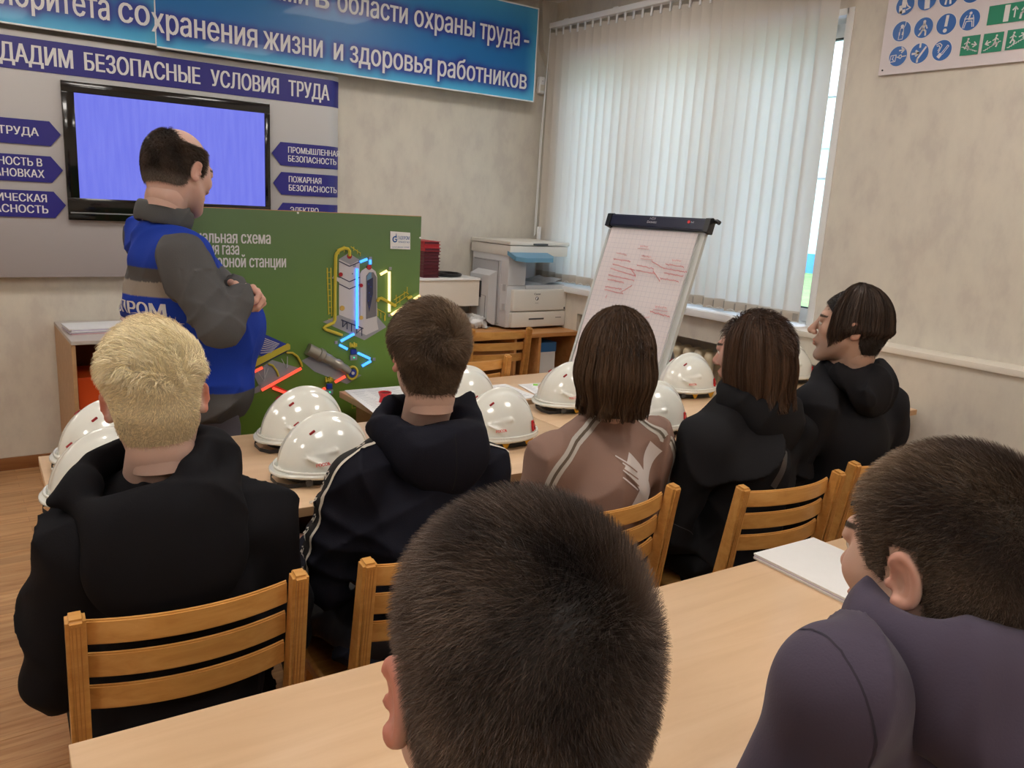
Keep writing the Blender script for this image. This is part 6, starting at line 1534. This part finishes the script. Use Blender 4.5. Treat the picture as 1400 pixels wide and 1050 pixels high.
def brc(p, rng):
    c = browncol(p, rng); t = sstep(p[:, 2], .03, .11)*sstep(p[:, 0], -.02, .05)*.5; c = c+(np.array([s2l(x) for x in (150, 130, 108)])-c)*t[:, None]; return c
add_hair(P, short_hair(HEAD_M, lambda p: scalp_mask(p, nape=-.085), 26000, lambda p: .010+.022*sstep(p[:, 2], -.04, .08), (.02, -.088, .05), brc, width=.0009, off=lambda p: .002+.009*sstep(p[:, 2], -.05, .08), lay=.85, seg=3, swirl=.7, jit=.3, seed=6, clump=.35), 'short brown hair')
trousers(P, mat('track_trousers', rgb(28, 30, 38), rough=.6, bump=(40, .3, .004))); shoes(P, M_SHOE)
mb = MB()
for k in range(4): mb.box((-.225+.012*k, .245+.002*(k % 2), .628), (-.219+.012*k, .262, .631))
mb.build('trouser_print', m_st, P.root)

# ---- 3. person in the brown sweatshirt
loc = (1.385, 1.60, 0); az = r_(4); head = ony(842, 486, 1.60)
sp = seated(loc, az, head, hpitch=r_(0), haz=r_(28), hs=1.06, bulk=1.04, arm=1.12, Y=1.60, px=dict(shL=(757, 630), shR=(892, 614), neck=(845, 568)), wrL=(-.13, .30, .70), wrR=(.12, .28, .70))
P = person('person with a brown bob in a taupe sweatshirt with a white cross print', loc, az, sp, HEAD_F, SK1)
m_br = bumpmat('taupe_cotton', rgb(146, 119, 108), sc=300, st=.25); lo, hi = bbox(sp); v = garment_vol(sp, lo, hi, .006)
nk = np.array(sp['neck']); v.ring(nk+(0, -.0, .015), .072, .066, .012, R=Rx(r_(18)), k=.008, tz=.016); v.folds(.014, 15, 14, (1, 1, .8)); add_vol(P, v, 'sweatshirt', m_br, sm=2)
m_wp = mat('white_flock', rgb(208, 200, 198), rough=.7)
o3 = nk+(.018, -.5, -.160)
decal(P, P.sweatshirt, 'cross_print', m_wp, band([(.080, .078), (.035, .025), (-.015, -.045), (-.052, -.095)], .056, 60, wj=[.8, .8, .7, .8, .8]), o3, (1, 0, 0), (0, 0, 1), (0, 1, 0), depth=.05)
decal(P, P.sweatshirt, 'cross_print', m_wp, band([(-.060, .066), (-.022, .028), (.015, -.025), (.046, -.095)], .060, 60, wj=[.8, .85, .85, .85, .85]), o3, (1, 0, 0), (0, 0, 1), (0, 1, 0), depth=.05, off=.0022)
for k in range(7): decal(P, P.sweatshirt, 'brush_streak', m_br if k % 2 else m_wp, band([(-.088+.006*(k % 3), .078-.008*k), (-.03+.004*(k % 2), .040-.009*k)], .0035, 14), o3, (1, 0, 0), (0, 0, 1), (0, 1, 0), depth=.05, off=.0030)
m_gs = mat('shoulder_stripe', rgb(198, 193, 186), rough=.8); m_gd = mat('stripe_olive', rgb(104, 92, 80), rough=.8)
S = np.array(sp['shL']); E = np.array(sp['elL']); Wr = np.array(sp['wrL'])
for s, kk in ((-1, 'L'), (1, 'R')):
    S = np.array(sp['sh'+kk]); E = np.array(sp['el'+kk])
    for off, w, m in ((0, .030, m_gs), (0, .008, m_gd)): path_strip(P, P.sweatshirt, 'shoulder_stripe', m, [nk+(s*.062, -.05, .03), S+(-s*.02, -.06, .055), S+(s*.035, -.06, .0), (S+E)/2+(s*.045, -.06, -.02), E+(s*.04, -.05, 0)], w, n=60, off=.0016 if off == 0 and w > .02 else .003)
def bobcol(c0, c1):
    a = np.array([s2l(x) for x in c0]); b = np.array([s2l(x) for x in c1])
    def f(p, rng):
        t = sstep(p[:, 2], .0, .115); n_ = .5+.5*np.sin(p[:, 0]*130)*np.sin(p[:, 1]*110); c = a+(b-a)*(t*(.5+.5*n_))[:, None]; return c
    return f
def prof_bob(s, phi, length=.19, inw=.16, rise=.128, full=1.0):
    T0 = .50
    th_ = np.clip(s/T0, 0, 1)*math.pi/2; rf = np.sin(th_); z = rise*np.cos(th_)
    u = np.clip((s-T0)/(1-T0), 0, 1); rf = rf+full*.10*np.sin(np.clip(u*1.5, 0, 1)*math.pi)-inw*u**2; z = z-length*u
    return rf, z
add_hair(P, long_hair(lambda s, p: prof_bob(s, p, length=.150, inw=.14, full=.9), 9000, 15, bobcol((36, 26, 24), (112, 84, 60)), lambda g: 0*g, front_open=.85, a=(.099, .114), width=.0019, thick=.016, seed=3, wander=.16, curl_end=.35), 'chin-length brown bob')
CAPF = lambda seed, c: short_hair(HEAD_F, lambda p: scalp_mask(p, front=.074), 5000, lambda p: .022+0*p[:, 0], (0, .06, .11), hair_color(*c), width=.0014, off=lambda p: .002+0*p[:, 0], lay=1.0, seg=2, seed=seed, swirl=0)
add_hair(P, CAPF(31, ((46, 34, 30), (84, 64, 48))), name='hair_roots')
trousers(P, M_JEANS); shoes(P, M_SHOE)


# ---- 4. long-haired person in black
loc = (1.93, 1.50, 0); az = r_(-6); head = ony(1030, 482, 1.54)
sp = seated(loc, az, head, hpitch=r_(6), haz=r_(-8), hs=1.03, bulk=1.05, arm=1.12, Y=1.50, px=dict(shL=(966, 606), shR=(1090, 592), neck=(1036, 545)), wrL=(-.15, .32, .63), wrR=(.12, .28, .64))
P = person('person with long dark-brown hair in a black hooded jacket, seen half from behind', loc, az, sp, HEAD_F, (.56, .34, .28))
m_bj = bumpmat('black_jersey', rgb(30, 30, 33)); lo, hi = bbox(sp); v = garment_vol(sp, lo, hi, .006); v.folds(.020, 15, 21, (1, 1, .8)); add_vol(P, v, 'hoodie', m_bj, sm=2)
nk = np.array(sp['neck'])
hood(P, None, nk+(.02, -.02, -.005), .115, .085, .022, r_(18), nk+(.055, -.095, -.085), (.105, .052, .10), m_bj, roll=r_(6), seed=12, fold=.008, extra=lambda v: v.cone(nk+(-.10, .0, -.01), nk+(.05, -.08, .0), .03, .035, k=.03))
decal(P, P.hoodie, 'gloss_stripe', mat('gloss_grey', rgb(60, 60, 62), rough=.3), band([(.035, .045), (-.03, -.055)], .030, 20), nk+(-.02, -.5, -.18), (1, 0, 0), (0, 0, 1), (0, 1, 0), depth=.1)
path_strip(P, P.hoodie, 'elbow_seam', mat('seam_grey', rgb(70, 70, 74), rough=.9), [np.array(sp['elL'])+(-.065, -.01, .05), np.array(sp['elL'])+(-.03, -.07, .03), np.array(sp['elL'])+(.03, -.07, .0)], .002, n=20, off=.0008)
path_strip(P, P.hoodie, 'cuff_zip', mat('zip_grey', rgb(120, 120, 122), rough=.4, metal=.5), [np.array(sp['elL'])*.55+np.array(sp['wrL'])*.45+(-.05, -.02, .01), np.array(sp['elL'])*.55+np.array(sp['wrL'])*.45+(-.045, -.03, -.035)], .005, n=10, off=.0015)
add_hair(P, long_hair(lambda s, p: prof_bob(s, p, length=.165, inw=.10, full=.55, rise=.124), 8500, 16, bobcol((32, 22, 22), (104, 76, 56)), lambda g: 0*g, front_open=.95, a=(.098, .112), width=.0017, thick=.014, seed=8, wander=.10, curl_end=.7), 'long dark-brown hair')
add_hair(P, CAPF(32, ((40, 28, 26), (76, 56, 44))), name='hair_roots')
trousers(P, bumpmat('black_denim', rgb(32, 33, 36))); shoes(P, M_SHOE)

# ---- 5. dark-haired boy in profile
loc = (2.46, 1.52, 0); az = r_(-14); head = ony(1163, 446, 1.50)
sp = seated(loc, az, head, sw=.185, hpitch=r_(-3), haz=r_(-17), hs=1.0, bulk=1.1, arm=1.12, stubble=.9, Y=1.50, px=dict(shL=(1110, 556), shR=(1213, 552), neck=(1163, 500)), wrL=(-.14, .36, .79), wrR=(.14, .34, .79))
P = person('person with chin-length dark curtain hair in a black hoodie, face in profile by the window', loc, az, sp, HEAD_M, SK2)
lo, hi = bbox(sp); v = garment_vol(sp, lo, hi, .006); v.folds(.020, 14, 31, (1, 1, .8)); add_vol(P, v, 'hoodie', bumpmat('washed_black', rgb(32, 32, 36)), sm=2)
nk = np.array(sp['neck'])
hood(P, None, nk+(.0, -.06, -.02), .105, .07, .020, r_(-4), nk+(.02, -.13, -.075), (.12, .052, .085), MATS['washed_black'], roll=r_(0), seed=15, fold=.009, extra=lambda v: v.cone(nk+(.10, -.03, .03), nk+(.15, -.06, .01), .022, .012, k=.02))
darkcol = bobcol((30, 24, 24), (74, 58, 48))
def prof_cur(s, phi):
    """curtain cut: long at the front sides, short at the nape"""
    front = sstep(np.abs(phi), 1.5, 2.4); T0 = .55; th_ = np.clip(s/T0, 0, 1)*math.pi/2; u = np.clip((s-T0)/(1-T0), 0, 1)
    rf = np.sin(th_); z = .130*np.cos(th_); Ln = .035+.055*front; rf = rf+.05*np.sin(np.clip(u*1.2, 0, 1)*math.pi)-(.10-.03*front)*u**2; z = z+.012-Ln*u; return rf, z
add_hair(P, long_hair(prof_cur, 7500, 13, darkcol, lambda g: 0*g, front_open=.88, a=(.090, .118), width=.0017, thick=.016, seed=9, wander=.14, curl_end=.25), 'dark curtain-cut hair')
add_hair(P, short_hair(HEAD_M, lambda p: scalp_mask(p, nape=-.082, front=.074), 11000, lambda p: .010+0*p[:, 0], (0, -.05, .08), hair_color((34, 28, 26), (50, 40, 36)), width=.0009, lay=1.0, seg=2, seed=10), 'short dark hair at the nape', name='undercut')
trousers(P, M_JEANS); shoes(P, M_SHOE)

HEAD_FINE = make_head(h=.0022)
# ---- 6. centre foreground, seen from above and behind
loc = (.36, .37, 0); az = r_(0); head = atd(704, 925, .585)
sp = seated(loc, az, head, sw=.185, hpitch=r_(8), haz=r_(20), hroll=r_(2), hs=1.04, bulk=1.06, arm=1.08, ear_red=1.0, wrL=(-.12, .10, .64), wrR=(.12, .10, .64), elL=(-.27, -.04, .78), elR=(.27, -.04, .78))
P = person('person with cropped dark-brown hair seen from behind, head large in the centre foreground', loc, az, sp, HEAD_FINE, SK1)
lo, hi = bbox(sp); v = garment_vol(sp, lo, hi, .008); nk = np.array(sp['neck']); v.ring(nk+(0, -.005, .01), .07, .066, .014, R=Rx(r_(16)), k=.01); v.folds(.012, 15, 41, (1, 1, .8)); add_vol(P, v, 'sweatshirt', bumpmat('dark_grey_cotton', rgb(44, 44, 50)), sm=2)
def cropcol(p, rng):
    a = np.array([s2l(x) for x in (46, 37, 35)]); b = np.array([s2l(x) for x in (126, 108, 96)]); t = .5+.5*np.sin(p[:, 0]*70+2*np.sin(p[:, 2]*50))*np.sin(p[:, 1]*60); side = sstep(np.abs(p[:, 0]), .03, .08); return a+(b-a)*np.clip(t*.5+side*.5, 0, 1)[:, None]  # sides lightened: the backlit rim is put into the hair colour
add_hair(P, short_hair(HEAD_FINE, lambda p: scalp_mask(p, nape=-.085), 52000, lambda p: .008+.010*sstep(p[:, 2], .0, .09), (.040, -.075, .062), cropcol, width=.00042, off=lambda p: .0015+.004*sstep(p[:, 2], -.03, .09), lay=.62, seg=2, swirl=.6, jit=.28, seed=11, clump=.22, capcol=.45), 'cropped dark-brown hair with a crown whorl')
trousers(P, M_JEANS); shoes(P, M_SHOE)

# ---- 7. boy at the right in the grey-violet hoodie
loc = (.98, .30, 0); az = r_(14); head = atd(1290, 772, .86)
sp = seated(loc, az, head, hpitch=r_(7), haz=r_(-5), hroll=r_(3), hs=1.0, bulk=1.0, arm=1.0, stubble=.55, ear_red=.55, wrL=(-.14, .12, .66), wrR=(.14, .12, .66), px=dict(shL=(1146, 935, -.78), shR=(1450, 905, -1.0), neck=(1300, 875, -.86)))
print('RIGHT', sp['shL'], sp['shR'], sp['neck'], sp['head'])
P = person('person with short brown hair in a grey-violet hoodie at the right edge', loc, az, sp, HEAD_FINE, (.56, .37, .29))
m_gv = bumpmat('grey_violet_cotton', rgb(78, 71, 88), sc=420, st=.2, sheen=.1); lo, hi = bbox(sp); v = garment_vol(sp, lo, hi, .006); v.folds(.018, 13, 52, (1, 1, .7)); add_vol(P, v, 'hoodie', m_gv, sm=2)
nk = np.array(sp['neck'])
hood(P, None, nk+(.01, -.06, .010), .115, .085, .030, r_(-2), nk+(.06, -.165, -.050), (.145, .080, .075), m_gv, roll=r_(4), seed=19, fold=.009, extra=lambda v: v.cone(nk+(-.06, -.02, -.0), nk+(.12, -.13, -.04), .030, .045, k=.04))
S = np.array(sp['shL']); path_strip(P, P.hoodie, 'sleeve_seam', mat('seam_violet', rgb(48, 44, 58), rough=.9), [S+(-.035, .05, .06), S+(-.03, -.0, .075), S+(-.03, -.06, .04), S+(-.02, -.09, -.06)], .0022, n=40, off=.0006)
def rcol(p, rng):
    a = np.array([s2l(x) for x in (66, 52, 45)]); b = np.array([s2l(x) for x in (142, 122, 102)]); t = .5+.5*np.sin(p[:, 0]*60+p[:, 2]*40); f = sstep(p[:, 1], -.02, .07)*sstep(p[:, 2], .0, .08); return a+(b-a)*np.clip(t*.35+f*.8, 0, 1)[:, None]
add_hair(P, short_hair(HEAD_FINE, lambda p: scalp_mask(p, nape=-.085, front=.062), 46000, lambda p: .006+.012*sstep(p[:, 2], .0, .09), (.015, -.085, .055), rcol, width=.00055, off=lambda p: .0015+.006*sstep(p[:, 2], -.03, .09), lay=.68, seg=2, swirl=.4, jit=.28, seed=13, clump=.25, capcol=.45, tgt=lambda p: np.tile(np.array((0, .5, -.1)), (len(p), 1))), 'short brown hair')
trousers(P, M_JEANS); shoes(P, M_SHOE)

# ---- 8. the standing man in the blue and grey work jacket
loc = (.74, 2.92, 0); az = r_(80); hd = atd(245, 233, 2.66); H = W2L(loc, az, hd)
ff = lambda px, py, D: W2L(loc, az, atd(px, py, D))
sp = dict(sw=.17, hs=1.08, haz=r_(-22), hpitch=r_(14), hroll=r_(0), ear_red=.35, stubble=.25, head=tuple(H), neck=(H[0]-.004, H[1]-.062, H[2]-.172), hip=(0.0, .0, .93), chest=tuple(ff(240, 400, 2.76)),
          shR=tuple(ff(252, 348, 2.58)), shL=tuple(ff(205, 328, 2.90)), anR=(.12, .02, .09), anL=(-.12, .02, .09), knR=(.11, .04, .5), knL=(-.11, .04, .5))
sp['elR'] = tuple(ff(300, 446, 2.56)); sp['elL'] = tuple(ff(262, 430, 2.95))
wr = ff(330, 408, 2.62); sp['wrR'] = tuple(wr); sp['wrL'] = tuple(ff(322, 398, 2.74))
print('MAN', {k: np.round(v, 2) for k, v in sp.items() if k in ('head', 'neck', 'chest', 'shR', 'shL', 'elR', 'elL', 'wrR', 'wrL')})
# clasped hands: the right hand lies over the left, fingers wrapping
yR = np.array((-.62, .62, .02)); yR /= np.linalg.norm(yR); zR = np.array((.62, .62, .35)); zR -= yR*np.dot(zR, yR); zR /= np.linalg.norm(zR); sp['hRR'] = np.stack([np.cross(yR, zR), yR, zR], 1)
yL = np.array((.86, .48, .02)); yL /= np.linalg.norm(yL); zL = np.array((-.3, .55, .75)); zL -= yL*np.dot(zL, yL); zL /= np.linalg.norm(zL); sp['hRL'] = np.stack([np.cross(yL, zL), yL, zL], 1)
sp['handR'] = HAND_CURL; sp['handL'] = HAND_CURL
P = person('person standing by the screen in a blue and grey work jacket, balding, hands clasped', loc, az, sp, HEAD_M, (.62, .40, .33))
MAN = P
M_JK = mat('work_jacket', rgb(60, 60, 60), rough=.8, spec=.25, attr=True, bump=(260, .3, .0015))
lo, hi = bbox(sp, .2); lo[2] = .76; v = Vol(lo, hi, .0052); hp = np.array(sp['hip']); ch = np.array(sp['chest']); nk = np.array(sp['neck'])
v.cone(hp+(0, .02, -.08), hp+(0, .05, .16), .148, .152, k=.02, sx=1.32); v.cone(hp+(0, .05, .14), ch+(0, .02, 0), .152, .152, k=.05, sx=1.2); v.cone(ch, nk-(0, .0, .12), .165, .11, k=.05, sx=1.15)
SR, ER, WR, SL, EL, WL = [np.array(sp[q]) for q in ('shR', 'elR', 'wrR', 'shL', 'elL', 'wrL')]
for s_, S in ((1, SR), (-1, SL)): v.cone(nk+(s_*.03, 0, -.04), S+(-s_*.02, 0, .01), .055, .072, k=.06); v.cone(ch+(s_*.07, 0, .05), S+(-s_*.03, 0, -.03), .095, .078, k=.05)
v.folds(.012, 13, 61, (1, 1, .8))
cbl = np.array([s2l(x) for x in (26, 60, 168)]); cgr = np.array([s2l(x) for x in (84, 84, 86)]); crf = np.array([s2l(x) for x in (150, 142, 134)])
def jcol(V):
    C = np.tile(cbl, (len(V), 1)); zs = nk[2]-.135+.10*(V[:, 0]-nk[0])*0
    C[(V[:, 2] < zs) & (V[:, 2] > zs-.05)] = cgr; C[(V[:, 2] < zs-.045) & (V[:, 2] > zs-.095)] = crf
    C[V[:, 2] < hp[2]-.055] = cgr
    return C
add_vol(P, v, 'jacket', M_JK, cols=jcol, sm=1)
m_slv = mat('sleeve_grey', rgb(84, 84, 86), rough=.8, spec=.2, bump=(260, .3, .0015))
for s_, S, E, Wt, nm in ((1, SR, ER, WR, 'sleeve'), (-1, SL, EL, WL, 'sleeve')):
    pts = np.array([S, E, Wt]); v = Vol(pts.min(0)-.13, pts.max(0)+.13, .0052)
    v.cone(S+(s_*.005, 0, -.01), E, .083, .072, k=.0); v.cone(E, Wt+(E-Wt)*.12, .072, .056, k=.02); v.cone(Wt+(E-Wt)*.15, Wt, .053, .047, k=.008); v.folds(.016, 17, 70+s_, (1, 1, .8)); v.folds(.010, 40, 75, (1, 1, 1), lo=np.minimum(E, Wt)-.09, hi=np.maximum(E, Wt)+.09)
    add_vol(P, v, nm, m_slv)
v = Vol(nk+(-.14, -.14, -.10), nk+(.14, .16, .14), .005); v.ring(nk+(0, .010, .026), .080, .082, .0105, R=Rx(r_(-14)), k=.01, tz=.036); v.folds(.0025, 20, 3, (1, 1, 1)); add_vol(P, v, 'collar', mat('collar_grey', rgb(74, 76, 78), rough=.8, bump=(260, .3, .0015)))
m_pip = mat('piping', rgb(120, 150, 210), rough=.6)
if 0: path_strip(P, P.jacket, 'piping', m_pip, [nk+(-.13, -.13, -.135), nk+(0, -.2, -.135), nk+(.14, -.13, -.135)], .003, n=40, off=.001)
m_bp = mat('back_print', rgb(206, 208, 214), rough=.7)
T = bvh_of(P.jacket)
def wrap_text(s, size, org, xd, zd, dirn, bold):
    o = text(s, size, m_bp, P.root, 'back_lettering', org, xd, zd, bold=bold, align='CENTER', ext=0.0)
    D = Vector(dirn)
    for vv in o.data.vertices:
        h_ = T.ray_cast(vv.co-D*.3, D)
        if h_[0] is not None: vv.co = h_[0]-D*.004
wrap_text('ГАЗПРОМ', .058, (ch[0], -.3, ch[2]-.06), (1, 0, 0), (0, 0, 1), (0, 1, 0), .002); wrap_text('ТРАНСГАЗ', .04, (ch[0], -.3, ch[2]-.11), (1, 0, 0), (0, 0, 1), (0, 1, 0), .001)
def mancol(p, rng):
    a = np.array([s2l(x) for x in (50, 40, 34)]); b = np.array([s2l(x) for x in (84, 66, 54)]); g = np.array([s2l(x) for x in (150, 138, 128)]); t = .5+.5*np.sin(p[:, 0]*80)*np.sin(p[:, 1]*70+p[:, 2]*50); c = a+(b-a)*t[:, None]
    k = sstep(-p[:, 2], .015, .045)*.5+sstep(p[:, 1], .01, .04)*.6; return c+(g-c)*np.clip(k, 0, 1)[:, None]
def manmask(p):
    m = scalp_mask(p, nape=-.058); bald = sstep(p[:, 2], .060, .082)*2.2*sstep(p[:, 1], -.085, -.045); fr = sstep(p[:, 1], .02, .05)*3; return np.minimum(m, 1)-bald*1.0-fr
add_hair(P, short_hair(HEAD_M, manmask, 20000, lambda p: .010+.006*sstep(p[:, 2], .0, .08), (0, -.07, .10), mancol, width=.0009, off=lambda p: .002+0*p[:, 0], lay=.9, seg=2, swirl=.2, jit=.25, seed=17), 'dark hair greying at the neck, bald crown')
trousers(P, bumpmat('grey_work_trousers', rgb(92, 88, 96)), th=.070); shoes(P, M_SHOE)
